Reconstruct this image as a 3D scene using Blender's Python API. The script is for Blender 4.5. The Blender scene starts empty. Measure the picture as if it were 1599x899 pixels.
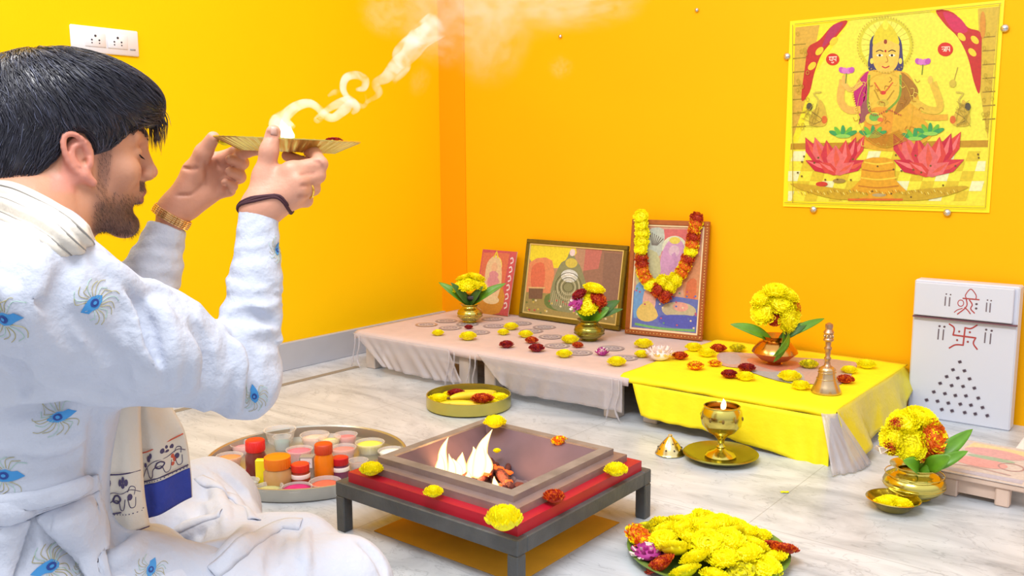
import bpy, math, random
import numpy as np
from mathutils import Vector, Matrix
from mathutils.bvhtree import BVHTree

# ------------------------------------------------------------------ camera, world, lights, exposure
sc = bpy.context.scene
P0 = np.array([799.5, 449.5]); CAMH = 0.75
V1 = np.array([-986, 253.]); V2 = np.array([1930, 238.])       # vanishing points of the two wall directions
FPX = math.sqrt(-np.dot(V1 - P0, V2 - P0))
def _c(p): return np.array([p[0] - P0[0], -(p[1] - P0[1]), -FPX])
_X = -_c(V1); _X /= np.linalg.norm(_X)
_Y = _c(V2); _Y /= np.linalg.norm(_Y)
_Z = np.cross(_X, _Y)
RM = np.array([_X, _Y, _Z])                                     # camera -> world
CAM = np.array([0, 0, CAMH])
cd = bpy.data.cameras.new('camera'); cam = bpy.data.objects.new('camera', cd)
sc.collection.objects.link(cam); sc.camera = cam
m4 = Matrix.Identity(4)
for i in range(3):
    for j in range(3): m4[i][j] = RM[i][j]
    m4[i][3] = CAM[i]
cam.matrix_world = m4
cd.sensor_width = 36; cd.lens = FPX / 1599 * 36; cd.clip_start = 0.02
sc.view_settings.view_transform = 'Standard'; sc.view_settings.look = 'None'
sc.view_settings.gamma = 1; sc.view_settings.use_curve_mapping = False
sc.view_settings.exposure = 0.36
sc.cycles.max_bounces = 8; sc.cycles.volume_bounces = 3; sc.cycles.transparent_max_bounces = 24
sc.cycles.volume_step_rate = 3; sc.cycles.volume_max_steps = 96
w = bpy.data.worlds.new('world'); sc.world = w; w.use_nodes = True
nt = w.node_tree; nt.nodes.clear()
wo = nt.nodes.new('ShaderNodeOutputWorld'); bg = nt.nodes.new('ShaderNodeBackground')
tc = nt.nodes.new('ShaderNodeTexCoord'); sx = nt.nodes.new('ShaderNodeSeparateXYZ'); rp = nt.nodes.new('ShaderNodeValToRGB')
mp = nt.nodes.new('ShaderNodeMapRange'); mp.inputs[1].default_value = -1; mp.inputs[2].default_value = 1
nt.links.new(tc.outputs['Generated'], sx.inputs[0]); nt.links.new(sx.outputs[2], mp.inputs[0])
nt.links.new(mp.outputs[0], rp.inputs[0]); nt.links.new(rp.outputs[0], bg.inputs[0]); nt.links.new(bg.outputs[0], wo.inputs[0])
rp.color_ramp.elements[0].position = 0.4; rp.color_ramp.elements[0].color = (0.24, 0.25, 0.29, 1)
rp.color_ramp.elements[1].position = 0.8; rp.color_ramp.elements[1].color = (0.97, 0.98, 1.0, 1)
bg.inputs[1].default_value = 1.0
def area(name, loc, target, size, power, col=(1, 1, 1)):
    l = bpy.data.lights.new(name, 'AREA'); l.shape = 'RECTANGLE'; l.size = size[0]; l.size_y = size[1]
    l.energy = power; l.color = col
    o = bpy.data.objects.new(name, l); sc.collection.objects.link(o); o.location = loc
    o.rotation_euler = (Vector(target) - Vector(loc)).to_track_quat('-Z', 'Y').to_euler()
    return o
area('ceiling_tube_light', (-0.6, 0.2, 2.5), (-1.0, 1.8, 0.2), (1.2, 0.5), 42)
area('side_highlight_fill', (-3.0 + 0.6, 0.6, 2.3), (-1.2, 1.7, 0.3), (1.2, 0.3), 11)  # area light added from the upper left for highlights, no lamp there

# ------------------------------------------------------------------ helpers
rnd = random.Random(7)
def ray(px, py): return RM @ _c((px, py))
def atz(px, py, z):
    d = ray(px, py); return CAM + d * (z - CAMH) / d[2]
def aty(px, py, y):
    d = ray(px, py); return CAM + d * y / d[1]
FW = RM @ np.array([0, 0, -1.]); FW[2] = 0; FW /= np.linalg.norm(FW)
RT = np.array([FW[1], -FW[0], 0]); UP = np.array([0, 0, 1.])
def at(px, py, v):
    d = ray(px, py); return CAM + d * v / np.dot(d, FW)
def uvz(u, v, z): return RT * u + FW * v + UP * z
def s2l(c):
    return tuple((x / 12.92 if x <= 0.04045 else ((x + 0.055) / 1.055) ** 2.4) for x in [k / 255 for k in c])
MATS = {}
def mat(name, col, rough=0.6, metal=0.0, noise=0, nscale=30, bump=0, bscale=60, alpha=1, emit=None, estr=0, sheen=0, sss=0, attr=None, spec=None, trans=0):
    if name in MATS: return MATS[name]
    m = bpy.data.materials.new(name); m.use_nodes = True; MATS[name] = m
    nt = m.node_tree; b = nt.nodes['Principled BSDF']
    c = (*s2l(col), 1)
    b.inputs['Base Color'].default_value = c
    b.inputs['Roughness'].default_value = rough; b.inputs['Metallic'].default_value = metal
    b.inputs['Alpha'].default_value = alpha
    if spec is not None: b.inputs['Specular IOR Level'].default_value = spec
    if trans: b.inputs['Transmission Weight'].default_value = trans
    if sss:
        b.inputs['Subsurface Weight'].default_value = sss; b.inputs['Subsurface Radius'].default_value = (0.01, 0.004, 0.002); b.inputs['Subsurface Scale'].default_value = 0.6
    if emit: b.inputs['Emission Color'].default_value = (*s2l(emit), 1); b.inputs['Emission Strength'].default_value = estr
    src = None
    if attr:
        a = nt.nodes.new('ShaderNodeVertexColor'); a.layer_name = attr; src = a.outputs[0]
        nt.links.new(src, b.inputs['Base Color'])
    if noise:
        g = nt.nodes.new('ShaderNodeTexCoord'); n = nt.nodes.new('ShaderNodeTexNoise'); n.inputs['Scale'].default_value = nscale; n.inputs['Detail'].default_value = 4
        nt.links.new(g.outputs['Object'], n.inputs['Vector'])
        mr = nt.nodes.new('ShaderNodeMapRange'); mr.inputs[1].default_value = 0.3; mr.inputs[2].default_value = 0.7
        mr.inputs[3].default_value = 1 - noise; mr.inputs[4].default_value = 1 + noise * 0.5
        nt.links.new(n.outputs[0], mr.inputs[0])
        vm = nt.nodes.new('ShaderNodeVectorMath'); vm.operation = 'SCALE'
        if src: nt.links.new(src, vm.inputs[0])
        else: vm.inputs[0].default_value = c[:3]
        if attr == 'Col' and name == 'printed_ink': mr.inputs[3].default_value = 0.70; mr.inputs[4].default_value = 0.86
        nt.links.new(mr.outputs[0], vm.inputs['Scale']); nt.links.new(vm.outputs[0], b.inputs['Base Color'])
    if bump:
        g = nt.nodes.new('ShaderNodeTexCoord'); n = nt.nodes.new('ShaderNodeTexNoise'); n.inputs['Scale'].default_value = bscale; n.inputs['Detail'].default_value = 5
        nt.links.new(g.outputs['Object'], n.inputs['Vector'])
        bp = nt.nodes.new('ShaderNodeBump'); bp.inputs['Strength'].default_value = bump; bp.inputs['Distance'].default_value = 0.01
        nt.links.new(n.outputs[0], bp.inputs['Height']); nt.links.new(bp.outputs[0], b.inputs['Normal'])
    return m

class MB:
    def __init__(s): s.v = []; s.f = []; s.m = []; s.c = []
    def add(s, vs, fs, mi=0, col=None):
        k = len(s.v); s.v += [tuple(float(t) for t in p) for p in vs]
        s.f += [tuple(k + i for i in f) for f in fs]; s.m += [mi] * len(fs); s.c += [col] * len(fs)
        return s
    def box(s, lo, hi, mi=0, bev=0.0, R=None, o=None, col=None):
        lo = np.array(lo, float); hi = np.array(hi, float)
        if bev <= 0:
            vs = [(x, y, z) for z in (lo[2], hi[2]) for y in (lo[1], hi[1]) for x in (lo[0], hi[0])]
            fs = [(0, 2, 3, 1), (4, 5, 7, 6), (0, 1, 5, 4), (2, 6, 7, 3), (0, 4, 6, 2), (1, 3, 7, 5)]
        else:
            b = bev; vs = []; idx = {}
            for sx_ in (0, 1):
                for sy_ in (0, 1):
                    for sz_ in (0, 1):
                        for ax in range(3):
                            p = [lo[i] if (sx_, sy_, sz_)[i] == 0 else hi[i] for i in range(3)]
                            for i in range(3):
                                if i != ax: p[i] += b if (sx_, sy_, sz_)[i] == 0 else -b
                            idx[(sx_, sy_, sz_, ax)] = len(vs); vs.append(tuple(p))
            fs = []
            for ax in range(3):
                o1, o2 = [(1, 2), (2, 0), (0, 1)][ax]
                for sd in (0, 1):
                    q = []
                    for a_, b_ in ((0, 0), (1, 0), (1, 1), (0, 1)):
                        t = [0, 0, 0]; t[ax] = sd; t[o1] = a_; t[o2] = b_; q.append(idx[(*t, ax)])
                    fs.append(tuple(q) if sd else tuple(q[::-1]))
                for a_ in (0, 1):
                    for b_ in (0, 1):
                        q = []
                        for sd, A in ((0, o1), (0, o2), (1, o2), (1, o1)):
                            t = [0, 0, 0]; t[ax] = sd; t[o1] = a_; t[o2] = b_; q.append(idx[(*t, A)])
                        fs.append(tuple(q) if (a_ == b_) else tuple(q[::-1]))
            for sx_ in (0, 1):
                for sy_ in (0, 1):
                    for sz_ in (0, 1):
                        q = [idx[(sx_, sy_, sz_, k)] for k in range(3)]
                        fs.append(tuple(q) if (sx_ + sy_ + sz_) % 2 else tuple(q[::-1]))
        if R is not None: vs = [np.array(R) @ np.array(p) for p in vs]
        if o is not None: vs = [np.array(p) + np.array(o) for p in vs]
        return s.add(vs, fs, mi, col)
    def lathe(s, prof, o=(0, 0, 0), n=32, mi=0, axis=None, flute=0, fn=0, col=None, cap=True):
        vs = []; fs = []
        o = np.array(o, float)
        if axis is None: A = np.eye(3)
        else:
            z = np.array(axis, float); z /= np.linalg.norm(z)
            x = np.cross(z, [0.3, 0.9, 0.1]); x /= np.linalg.norm(x); A = np.array([x, np.cross(z, x), z]).T
        for r, h in prof:
            for k in range(n):
                a = 2 * math.pi * k / n; rr = r * (1 + (flute * math.cos(fn * a) if fn else 0))
                vs.append(o + A @ np.array([rr * math.cos(a), rr * math.sin(a), h]))
        for i in range(len(prof) - 1):
            for k in range(n):
                fs.append((i * n + k, i * n + (k + 1) % n, (i + 1) * n + (k + 1) % n, (i + 1) * n + k))
        if cap:
            if prof[0][0] > 1e-5: fs.append(tuple(range(n - 1, -1, -1)))
            if prof[-1][0] > 1e-5: fs.append(tuple((len(prof) - 1) * n + k for k in range(n)))
        return s.add(vs, fs, mi, col)
    def tube(s, pts, r, n=8, mi=0, flat=1.0, col=None, closed=False):
        pts = [np.array(p, float) for p in pts]; L = len(pts)
        rs = r if hasattr(r, '__len__') else [r] * L
        vs = []; fs = []; ref = None
        for i, p in enumerate(pts):
            if closed: t = pts[(i + 1) % L] - pts[i - 1]
            else: t = pts[min(i + 1, L - 1)] - pts[max(i - 1, 0)]
            t = t / (np.linalg.norm(t) + 1e-9)
            if ref is None: ref = np.cross(t, [0, 0, 1.]) if abs(t[2]) < 0.9 else np.cross(t, [1., 0, 0])
            x = ref - t * np.dot(ref, t); x /= np.linalg.norm(x) + 1e-9; ref = x; y = np.cross(t, x)
            for k in range(n):
                a = 2 * math.pi * k / n; vs.append(p + (x * math.cos(a) + y * flat * math.sin(a)) * rs[i])
        for i in range(L - 1 + (1 if closed else 0)):
            j = (i + 1) % L
            for k in range(n): fs.append((i * n + k, i * n + (k + 1) % n, j * n + (k + 1) % n, j * n + k))
        if not closed: fs.append(tuple(range(n - 1, -1, -1))); fs.append(tuple((L - 1) * n + k for k in range(n)))
        return s.add(vs, fs, mi, col)
    def ell(s, c, r, n=12, m=8, mi=0, R=None, col=None, bumpy=0):
        vs = []; fs = []; c = np.array(c, float)
        for i in range(m + 1):
            th = math.pi * i / m
            for k in range(n):
                a = 2 * math.pi * k / n
                p = np.array([r[0] * math.sin(th) * math.cos(a), r[1] * math.sin(th) * math.sin(a), r[2] * math.cos(th)])
                if bumpy and 0 < i < m: p *= 1 + rnd.uniform(-bumpy, bumpy)
                vs.append(c + (R @ p if R is not None else p))
        for i in range(m):
            for k in range(n):
                fs.append((i * n + k, (i + 1) * n + k, (i + 1) * n + (k + 1) % n, i * n + (k + 1) % n))
        return s.add(vs, fs, mi, col)
    def sheet(s, grid, th=0.002, mi=0, col=None):
        g = np.array(grid, float); R_, C_ = g.shape[:2]
        du = np.gradient(g, axis=1); dv = np.gradient(g, axis=0)
        nn = np.cross(du, dv); nn /= np.linalg.norm(nn, axis=2, keepdims=True) + 1e-12
        a = (g + nn * th / 2).reshape(-1, 3); b = (g - nn * th / 2).reshape(-1, 3)
        N = R_ * C_; fs = []
        for i in range(R_ - 1):
            for j in range(C_ - 1):
                q = (i * C_ + j, i * C_ + j + 1, (i + 1) * C_ + j + 1, (i + 1) * C_ + j)
                fs.append(q); fs.append(tuple(N + t for t in q[::-1]))
        bd = [j for j in range(C_)] + [i * C_ + C_ - 1 for i in range(1, R_)] + [(R_ - 1) * C_ + j for j in range(C_ - 2, -1, -1)] + [i * C_ for i in range(R_ - 2, 0, -1)]
        for k in range(len(bd)):
            p, q = bd[k], bd[(k + 1) % len(bd)]; fs.append((q, p, N + p, N + q))
        return s.add(list(a) + list(b), fs, mi, col)
    def build(s, name, mats, parent=None, loc=None, smooth=True, angle=None):
        me = bpy.data.meshes.new(name)
        off = np.zeros(3)
        if parent is not None:
            p = parent
            while p is not None: off += np.array(p.location); p = p.parent
        elif loc is not None: off = np.array(loc, float)
        me.from_pydata([tuple(np.array(p) - off) for p in s.v], [], s.f)
        if not isinstance(mats, (list, tuple)): mats = [mats]
        for m in mats: me.materials.append(m)
        for i, p in enumerate(me.polygons): p.material_index = s.m[i]; p.use_smooth = smooth
        if any(c is not None for c in s.c):
            ca = me.color_attributes.new('Col', 'FLOAT_COLOR', 'CORNER')
            for i, p in enumerate(me.polygons):
                c = s.c[i] or (1, 1, 1)
                for li in p.loop_indices: ca.data[li].color = (*c, 1)
        if smooth and angle: me.set_sharp_from_angle(angle=math.radians(angle))
        me.update()
        o = bpy.data.objects.new(name, me); sc.collection.objects.link(o)
        if parent is not None: o.parent = parent
        elif loc is not None: o.location = tuple(off)
        return o
def tag(o, label, cat, group=None, kind=None):
    o['label'] = label; o['category'] = cat
    if group: o['group'] = group
    if kind: o['kind'] = kind
    return o
def struct(o): o['kind'] = 'structure'; return o
def thing(name, loc, label, cat, group=None):
    o = bpy.data.objects.new(name, None); sc.collection.objects.link(o); o.location = tuple(float(t) for t in loc)
    o.empty_display_size = 0.02
    return tag(o, label, cat, group)
def lerp(a, b, t): return np.array(a) * (1 - t) + np.array(b) * t
def spline(pts, n):
    P = [np.array(p, float) for p in pts]; P = [2 * P[0] - P[1]] + P + [2 * P[-1] - P[-2]]; out = []
    segs = len(P) - 3
    for i in range(n):
        t = i / (n - 1) * segs; k = min(int(t), segs - 1); t -= k
        a, b, c, d = P[k:k + 4]
        out.append(0.5 * ((2 * b) + (-a + c) * t + (2 * a - 5 * b + 4 * c - d) * t * t + (-a + 3 * b - 3 * c + d) * t ** 3))
    return out

# flat printed artwork: coloured ink shapes on a real plane, one mesh
class Art:
    def __init__(s, fn, normal, step=0.0): s.fn = fn; s.n = np.array(normal, float); s.k = 8; s.step = 0.000012; s.mb = MB()
    def poly(s, pts, col, smooth=0):
        if smooth:
            q = [np.array(p, float) for p in pts]
            L = len(q); out = []
            for i in range(L):
                a, b, c, d = q[i - 1], q[i], q[(i + 1) % L], q[(i + 2) % L]
                for t in np.linspace(0, 1, smooth, endpoint=False):
                    out.append(0.5 * ((2 * b) + (-a + c) * t + (2 * a - 5 * b + 4 * c - d) * t * t + (-a + 3 * b - 3 * c + d) * t ** 3))
            pts = out
        vs = [s.fn(p[0], p[1]) + s.n * s.step * s.k for p in pts]; s.k += 1
        s.mb.add(vs, [tuple(range(len(vs)))], 0, s2l(col))
    def ell(s, c, r, col, rot=0, n=20):
        cr, sr = math.cos(rot), math.sin(rot)
        s.poly([(c[0] + r[0] * math.cos(a) * cr - r[1] * math.sin(a) * sr, c[1] + r[0] * math.cos(a) * sr + r[1] * math.sin(a) * cr) for a in [2 * math.pi * i / n for i in range(n)]], col)
    def ring(s, c, r, wd, col, n=24):
        pts = [(c[0] + r[0] * math.cos(2 * math.pi * i / n), c[1] + r[1] * math.sin(2 * math.pi * i / n)) for i in range(n + 1)]
        s.line(pts, wd, col)
    def line(s, pts, wd, col, smooth=0):
        P = [np.array(p, float) for p in pts]
        if smooth: P = spline(P, smooth)
        a = []; b = []
        for i, p in enumerate(P):
            t = P[min(i + 1, len(P) - 1)] - P[max(i - 1, 0)]; t = t / (np.linalg.norm(t) + 1e-9); nn = np.array([-t[1], t[0]]) * wd / 2
            a.append(p + nn); b.append(p - nn)
        vs = [s.fn(*p) + s.n * s.step * s.k for p in a + b]; s.k += 1; L = len(a)
        s.mb.add(vs, [(i, i + 1, L + i + 1, L + i) for i in range(L - 1)], 0, s2l(col))
PRINT = mat('printed_ink', (200, 200, 200), 0.5, attr='Col', noise=0.10, nscale=120)

# ------------------------------------------------------------------ signed distance modelling for the person
class Field:
    def __init__(s, lo, hi, h):
        s.lo = np.array(lo, float); s.h = h; s.n = np.ceil((np.array(hi) - s.lo) / h).astype(int) + 1
        s.F = np.full(s.n, 1.0, np.float32)
    def sub(s, lo, hi, mg):
        mg = mg + (0.03 if mg > 0 else 0)
        a = np.clip(np.floor((np.array(lo) - mg - s.lo) / s.h).astype(int), 0, s.n)
        b = np.clip(np.ceil((np.array(hi) + mg - s.lo) / s.h).astype(int) + 1, 0, s.n)
        if np.any(b <= a): return None
        g = [(s.lo[i] + s.h * np.arange(a[i], b[i])).astype(np.float32) for i in range(3)]
        return tuple(slice(a[i], b[i]) for i in range(3)), np.meshgrid(*g, indexing='ij', sparse=True)
    def put(s, sl, d, k, sgn=1):
        f = s.F[sl]
        if sgn > 0:
            if k <= 0: s.F[sl] = np.minimum(f, d); return
            hh = np.maximum(k - np.abs(f - d), 0) / k; s.F[sl] = np.minimum(f, d) - hh * hh * k * 0.25
        else:
            d = -d; hh = np.maximum(k - np.abs(f - d), 0) / max(k, 1e-6); s.F[sl] = np.maximum(f, d) + hh * hh * k * 0.25
    def cone(s, a, b, ra, rb, k=0.01, sgn=1, mod=None, flat=None):
        a = np.array(a, float); b = np.array(b, float); r = max(ra, rb)
        q = s.sub(np.minimum(a, b) - r, np.maximum(a, b) + r, k + 3 * s.h)
        if q is None: return
        sl, (X, Y, Z) = q; ab = b - a; L2 = np.dot(ab, ab)
        t = np.clip(((X - a[0]) * ab[0] + (Y - a[1]) * ab[1] + (Z - a[2]) * ab[2]) / L2, 0, 1)
        dx = X - (a[0] + t * ab[0]); dy = Y - (a[1] + t * ab[1]); dz = Z - (a[2] + t * ab[2])
        if flat is not None:
            fa = np.array(flat[0], float); fa /= np.linalg.norm(fa); m = dx * fa[0] + dy * fa[1] + dz * fa[2]
            sc_ = flat[1] - 1; dx = dx + m * fa[0] * sc_; dy = dy + m * fa[1] * sc_; dz = dz + m * fa[2] * sc_
        d = np.sqrt(dx * dx + dy * dy + dz * dz) - (ra + (rb - ra) * t)
        if mod is not None: d = d - mod(X, Y, Z, t)
        s.put(sl, d.astype(np.float32), k, sgn)
    def chain(s, pts, rs, k=0.006, **kw):
        for i in range(len(pts) - 1): s.cone(pts[i], pts[i + 1], rs[i], rs[i + 1], k, **kw)
    def ell(s, c, r, k=0.01, A=None, sgn=1, mod=None):
        c = np.array(c, float); r = np.array(r, float); A = np.eye(3) if A is None else A     # rows: axes
        ext = np.sqrt(((A.T * r) ** 2).sum(axis=1))
        q = s.sub(c - ext, c + ext, k + 3 * s.h)
        if q is None: return
        sl, (X, Y, Z) = q; X = X - c[0]; Y = Y - c[1]; Z = Z - c[2]
        u = [(X * A[i][0] + Y * A[i][1] + Z * A[i][2]) / r[i] for i in range(3)]
        k0 = np.sqrt(u[0] ** 2 + u[1] ** 2 + u[2] ** 2) + 1e-6
        k1 = np.sqrt((u[0] / r[0]) ** 2 + (u[1] / r[1]) ** 2 + (u[2] / r[2]) ** 2) + 1e-6
        d = k0 * (k0 - 1) / k1
        if mod is not None: d = d - mod(X + c[0], Y + c[1], Z + c[2])
        s.put(sl, d.astype(np.float32), k, sgn)
    def plane(s, p, n, lo, hi, k=0.004):            # cut away the side the normal points to, inside a box
        q = s.sub(lo, hi, 0)
        if q is None: return
        sl, (X, Y, Z) = q; n = np.array(n, float); n /= np.linalg.norm(n)
        d = (X - p[0]) * n[0] + (Y - p[1]) * n[1] + (Z - p[2]) * n[2]
        s.put(sl, -d.astype(np.float32), k, -1)
    def mesh(s, smooth=1):
        F = s.F; h = s.h; n = F.shape; ins = F < 0
        cnt = np.zeros(tuple(k - 1 for k in n), np.int8)
        for i in (0, 1):
            for j in (0, 1):
                for k in (0, 1): cnt += ins[i:n[0] - 1 + i, j:n[1] - 1 + j, k:n[2] - 1 + k]
        cell = (cnt > 0) & (cnt < 8); ci = np.argwhere(cell)
        idx = np.full(cell.shape, -1, np.int32); idx[cell] = np.arange(len(ci))
        acc = np.zeros((len(ci), 3)); num = np.zeros(len(ci))
        cor = {}
        for i in (0, 1):
            for j in (0, 1):
                for k in (0, 1): cor[(i, j, k)] = F[ci[:, 0] + i, ci[:, 1] + j, ci[:, 2] + k].astype(float)
        for a in cor:
            for ax in range(3):
                if a[ax]: continue
                b = list(a); b[ax] = 1; b = tuple(b); fa, fb = cor[a], cor[b]; m = (fa < 0) != (fb < 0)
                t = np.clip(fa / np.where(np.abs(fa - fb) < 1e-12, 1, fa - fb), 0, 1)
                p = np.tile(np.array(a, float), (len(ci), 1)); p[:, ax] = t
                acc[m] += p[m]; num[m] += 1
        V = s.lo + h * (ci + acc / num[:, None])
        faces = []
        for ax in range(3):
            o1, o2 = [(1, 2), (2, 0), (0, 1)][ax]
            sa = [slice(None)] * 3; sb = [slice(None)] * 3; sa[ax] = slice(0, n[ax] - 1); sb[ax] = slice(1, n[ax])
            A_ = ins[tuple(sa)]; B_ = ins[tuple(sb)]; e = np.argwhere(A_ != B_)
            e = e[(e[:, o1] > 0) & (e[:, o2] > 0) & (e[:, o1] < n[o1] - 1) & (e[:, o2] < n[o2] - 1)]
            fl = A_[e[:, 0], e[:, 1], e[:, 2]]
            q = []
            for d1, d2 in ((-1, -1), (0, -1), (0, 0), (-1, 0)):
                c = e.copy(); c[:, o1] += d1; c[:, o2] += d2; q.append(idx[c[:, 0], c[:, 1], c[:, 2]])
            q = np.stack(q, 1); q[~fl] = q[~fl][:, ::-1]; faces.append(q)
        Fc = np.concatenate(faces)
        for _ in range(smooth):
            S = np.zeros_like(V); N = np.zeros(len(V))
            for a in range(4):
                b = (a + 1) % 4
                np.add.at(S, Fc[:, a], V[Fc[:, b]]); np.add.at(N, Fc[:, a], 1)
                np.add.at(S, Fc[:, b], V[Fc[:, a]]); np.add.at(N, Fc[:, b], 1)
            V = V * 0.5 + 0.5 * S / np.maximum(N, 1)[:, None]
        return V, Fc
def mesh_obj(name, V, Fc, mats, parent, colors=None):
    off = np.array(parent.location) if parent is not None else np.zeros(3)
    me = bpy.data.meshes.new(name)
    V = V - off
    me.vertices.add(len(V)); me.vertices.foreach_set('co', V.astype(np.float32).ravel())
    me.loops.add(len(Fc) * 4); me.loops.foreach_set('vertex_index', Fc.astype(np.int32).ravel())
    me.polygons.add(len(Fc)); me.polygons.foreach_set('loop_start', np.arange(0, len(Fc) * 4, 4, dtype=np.int32))
    me.polygons.foreach_set('use_smooth', np.ones(len(Fc), bool))
    me.update(calc_edges=True); me.validate()
    for m in (mats if isinstance(mats, list) else [mats]): me.materials.append(m)
    if colors is not None:
        ca = me.color_attributes.new('Col', 'FLOAT_COLOR', 'POINT')
        ca.data.foreach_set('color', np.concatenate([colors, np.ones((len(colors), 1))], 1).astype(np.float32).ravel())
    o = bpy.data.objects.new(name, me); sc.collection.objects.link(o)
    if parent is not None: o.parent = parent
    return o

# ------------------------------------------------------------------ the room
WY = 2.78; WX = -2.59
def node_mat(name):
    m = bpy.data.materials.new(name); m.use_nodes = True; return m, m.node_tree, m.node_tree.nodes['Principled BSDF']
mf, nf, bf = node_mat('marble_floor')
tcn = nf.nodes.new('ShaderNodeTexCoord'); mpg = nf.nodes.new('ShaderNodeMapping')
nf.links.new(tcn.outputs['Object'], mpg.inputs[0])
n1 = nf.nodes.new('ShaderNodeTexNoise'); n1.inputs['Scale'].default_value = 2.2; n1.inputs['Detail'].default_value = 9; n1.inputs['Roughness'].default_value = 0.62; n1.inputs['Distortion'].default_value = 1.6
mpg.inputs['Scale'].default_value = (1.0, 2.6, 1); mpg.inputs['Rotation'].default_value = (0, 0, 0.35)
nf.links.new(mpg.outputs[0], n1.inputs['Vector'])
r1 = nf.nodes.new('ShaderNodeValToRGB'); nf.links.new(n1.outputs[0], r1.inputs[0])
e = r1.color_ramp.elements; e[0].position = 0.3; e[0].color = (*s2l((158, 164, 172)), 1); e[1].position = 0.62; e[1].color = (*s2l((208, 213, 220)), 1)
q = r1.color_ramp.elements.new(0.47); q.color = (*s2l((190, 195, 202)), 1)
n2 = nf.nodes.new('ShaderNodeTexNoise'); n2.inputs['Scale'].default_value = 5; n2.inputs['Detail'].default_value = 8; n2.inputs['Distortion'].default_value = 2.2
nf.links.new(mpg.outputs[0], n2.inputs['Vector'])
r2 = nf.nodes.new('ShaderNodeValToRGB'); nf.links.new(n2.outputs[0], r2.inputs[0])
e = r2.color_ramp.elements; e[0].position = 0.485; e[0].color = (1, 1, 1, 1); e[1].position = 0.515; e[1].color = (1, 1, 1, 1)
q = r2.color_ramp.elements.new(0.5); q.color = (0.74, 0.75, 0.76, 1)
br = nf.nodes.new('ShaderNodeTexBrick'); br.offset = 0.0; br.inputs['Scale'].default_value = 1; br.inputs['Brick Width'].default_value = 0.62; br.inputs['Row Height'].default_value = 0.62
br.inputs['Mortar Size'].default_value = 0.0012; br.inputs['Mortar Smooth'].default_value = 0.5
br.inputs['Color1'].default_value = (1, 1, 1, 1); br.inputs['Color2'].default_value = (0.96, 0.96, 0.97, 1); br.inputs['Mortar'].default_value = (0.62, 0.62, 0.62, 1)
mp2 = nf.nodes.new('ShaderNodeMapping'); mp2.inputs['Location'].default_value = (0.1, 0.18, 0); nf.links.new(tcn.outputs['Object'], mp2.inputs[0]); nf.links.new(mp2.outputs[0], br.inputs['Vector'])
def mul(nt, a, b):
    x = nt.nodes.new('ShaderNodeMixRGB'); x.blend_type = 'MULTIPLY'; x.inputs[0].default_value = 1; nt.links.new(a, x.inputs[1]); nt.links.new(b, x.inputs[2]); return x.outputs[0]
nf.links.new(mul(nf, mul(nf, r1.outputs[0], r2.outputs[0]), br.outputs[0]), bf.inputs['Base Color'])
bf.inputs['Roughness'].default_value = 0.32
struct(MB().box((-3.2, -0.6, -0.06), (1.2, WY + 0.12, 0)).build('floor', mf, smooth=False))

def wallmat(name, col):
    m, n, b = node_mat(name)
    t = n.nodes.new('ShaderNodeTexCoord'); a = n.nodes.new('ShaderNodeTexNoise'); a.inputs['Scale'].default_value = 1.3; a.inputs['Detail'].default_value = 3
    n.links.new(t.outputs['Object'], a.inputs['Vector']); r = n.nodes.new('ShaderNodeValToRGB'); n.links.new(a.outputs[0], r.inputs[0])
    c = s2l(col); r.color_ramp.elements[0].position = 0.3; r.color_ramp.elements[1].position = 0.7
    r.color_ramp.elements[0].color = (c[0] * 0.98, c[1] * 0.96, c[2], 1); r.color_ramp.elements[1].color = (c[0], c[1] * 1.02, c[2], 1)
    n.links.new(r.outputs[0], b.inputs['Base Color']); b.inputs['Roughness'].default_value = 0.55; b.inputs['Specular IOR Level'].default_value = 0.1
    g = n.nodes.new('ShaderNodeTexNoise'); g.inputs['Scale'].default_value = 160; n.links.new(t.outputs['Object'], g.inputs['Vector'])
    bp = n.nodes.new('ShaderNodeBump'); bp.inputs['Strength'].default_value = 0.08; bp.inputs['Distance'].default_value = 0.003
    n.links.new(g.outputs[0], bp.inputs['Height']); n.links.new(bp.outputs[0], b.inputs['Normal'])
    return m
YEL = wallmat('yellow_wall_paint', (253, 203, 6)); ORA = wallmat('orange_wall_paint', (252, 179, 8)); ORD = wallmat('corner_strip_orange', (250, 160, 6))
struct(MB().box((-2.71, -0.6, 0), (WX, WY + 0.12, 2.6)).build('wall_left', YEL, smooth=False))
struct(MB().box((WX, WY, 0), (1.2, WY + 0.12, 2.6)).build('wall_back', ORA, smooth=False))
struct(MB().box((WX, WY - 0.004, 0), (-2.451, WY, 2.6)).build('trim_1', ORD, smooth=False))     # corner strip, a deeper orange than the wall
BB = mat('baseboard_stone', (180, 183, 192), 0.35, noise=0.06, nscale=8)
struct(MB().box((WX, -0.6, 0), (WX + 0.018, WY, 0.10), bev=0.002).build('baseboard_left', BB, smooth=False))
# dark joint between the border tiles and the field tiles
j0 = atz(427, 607, 0); j1 = atz(594, 573, 0)
struct(MB().box((-2.43, 0.2, 0), (-2.405, 2.14, 0.0015)).build('trim_2', mat('dark_joint', (140, 132, 120), 0.6), smooth=False))

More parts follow.
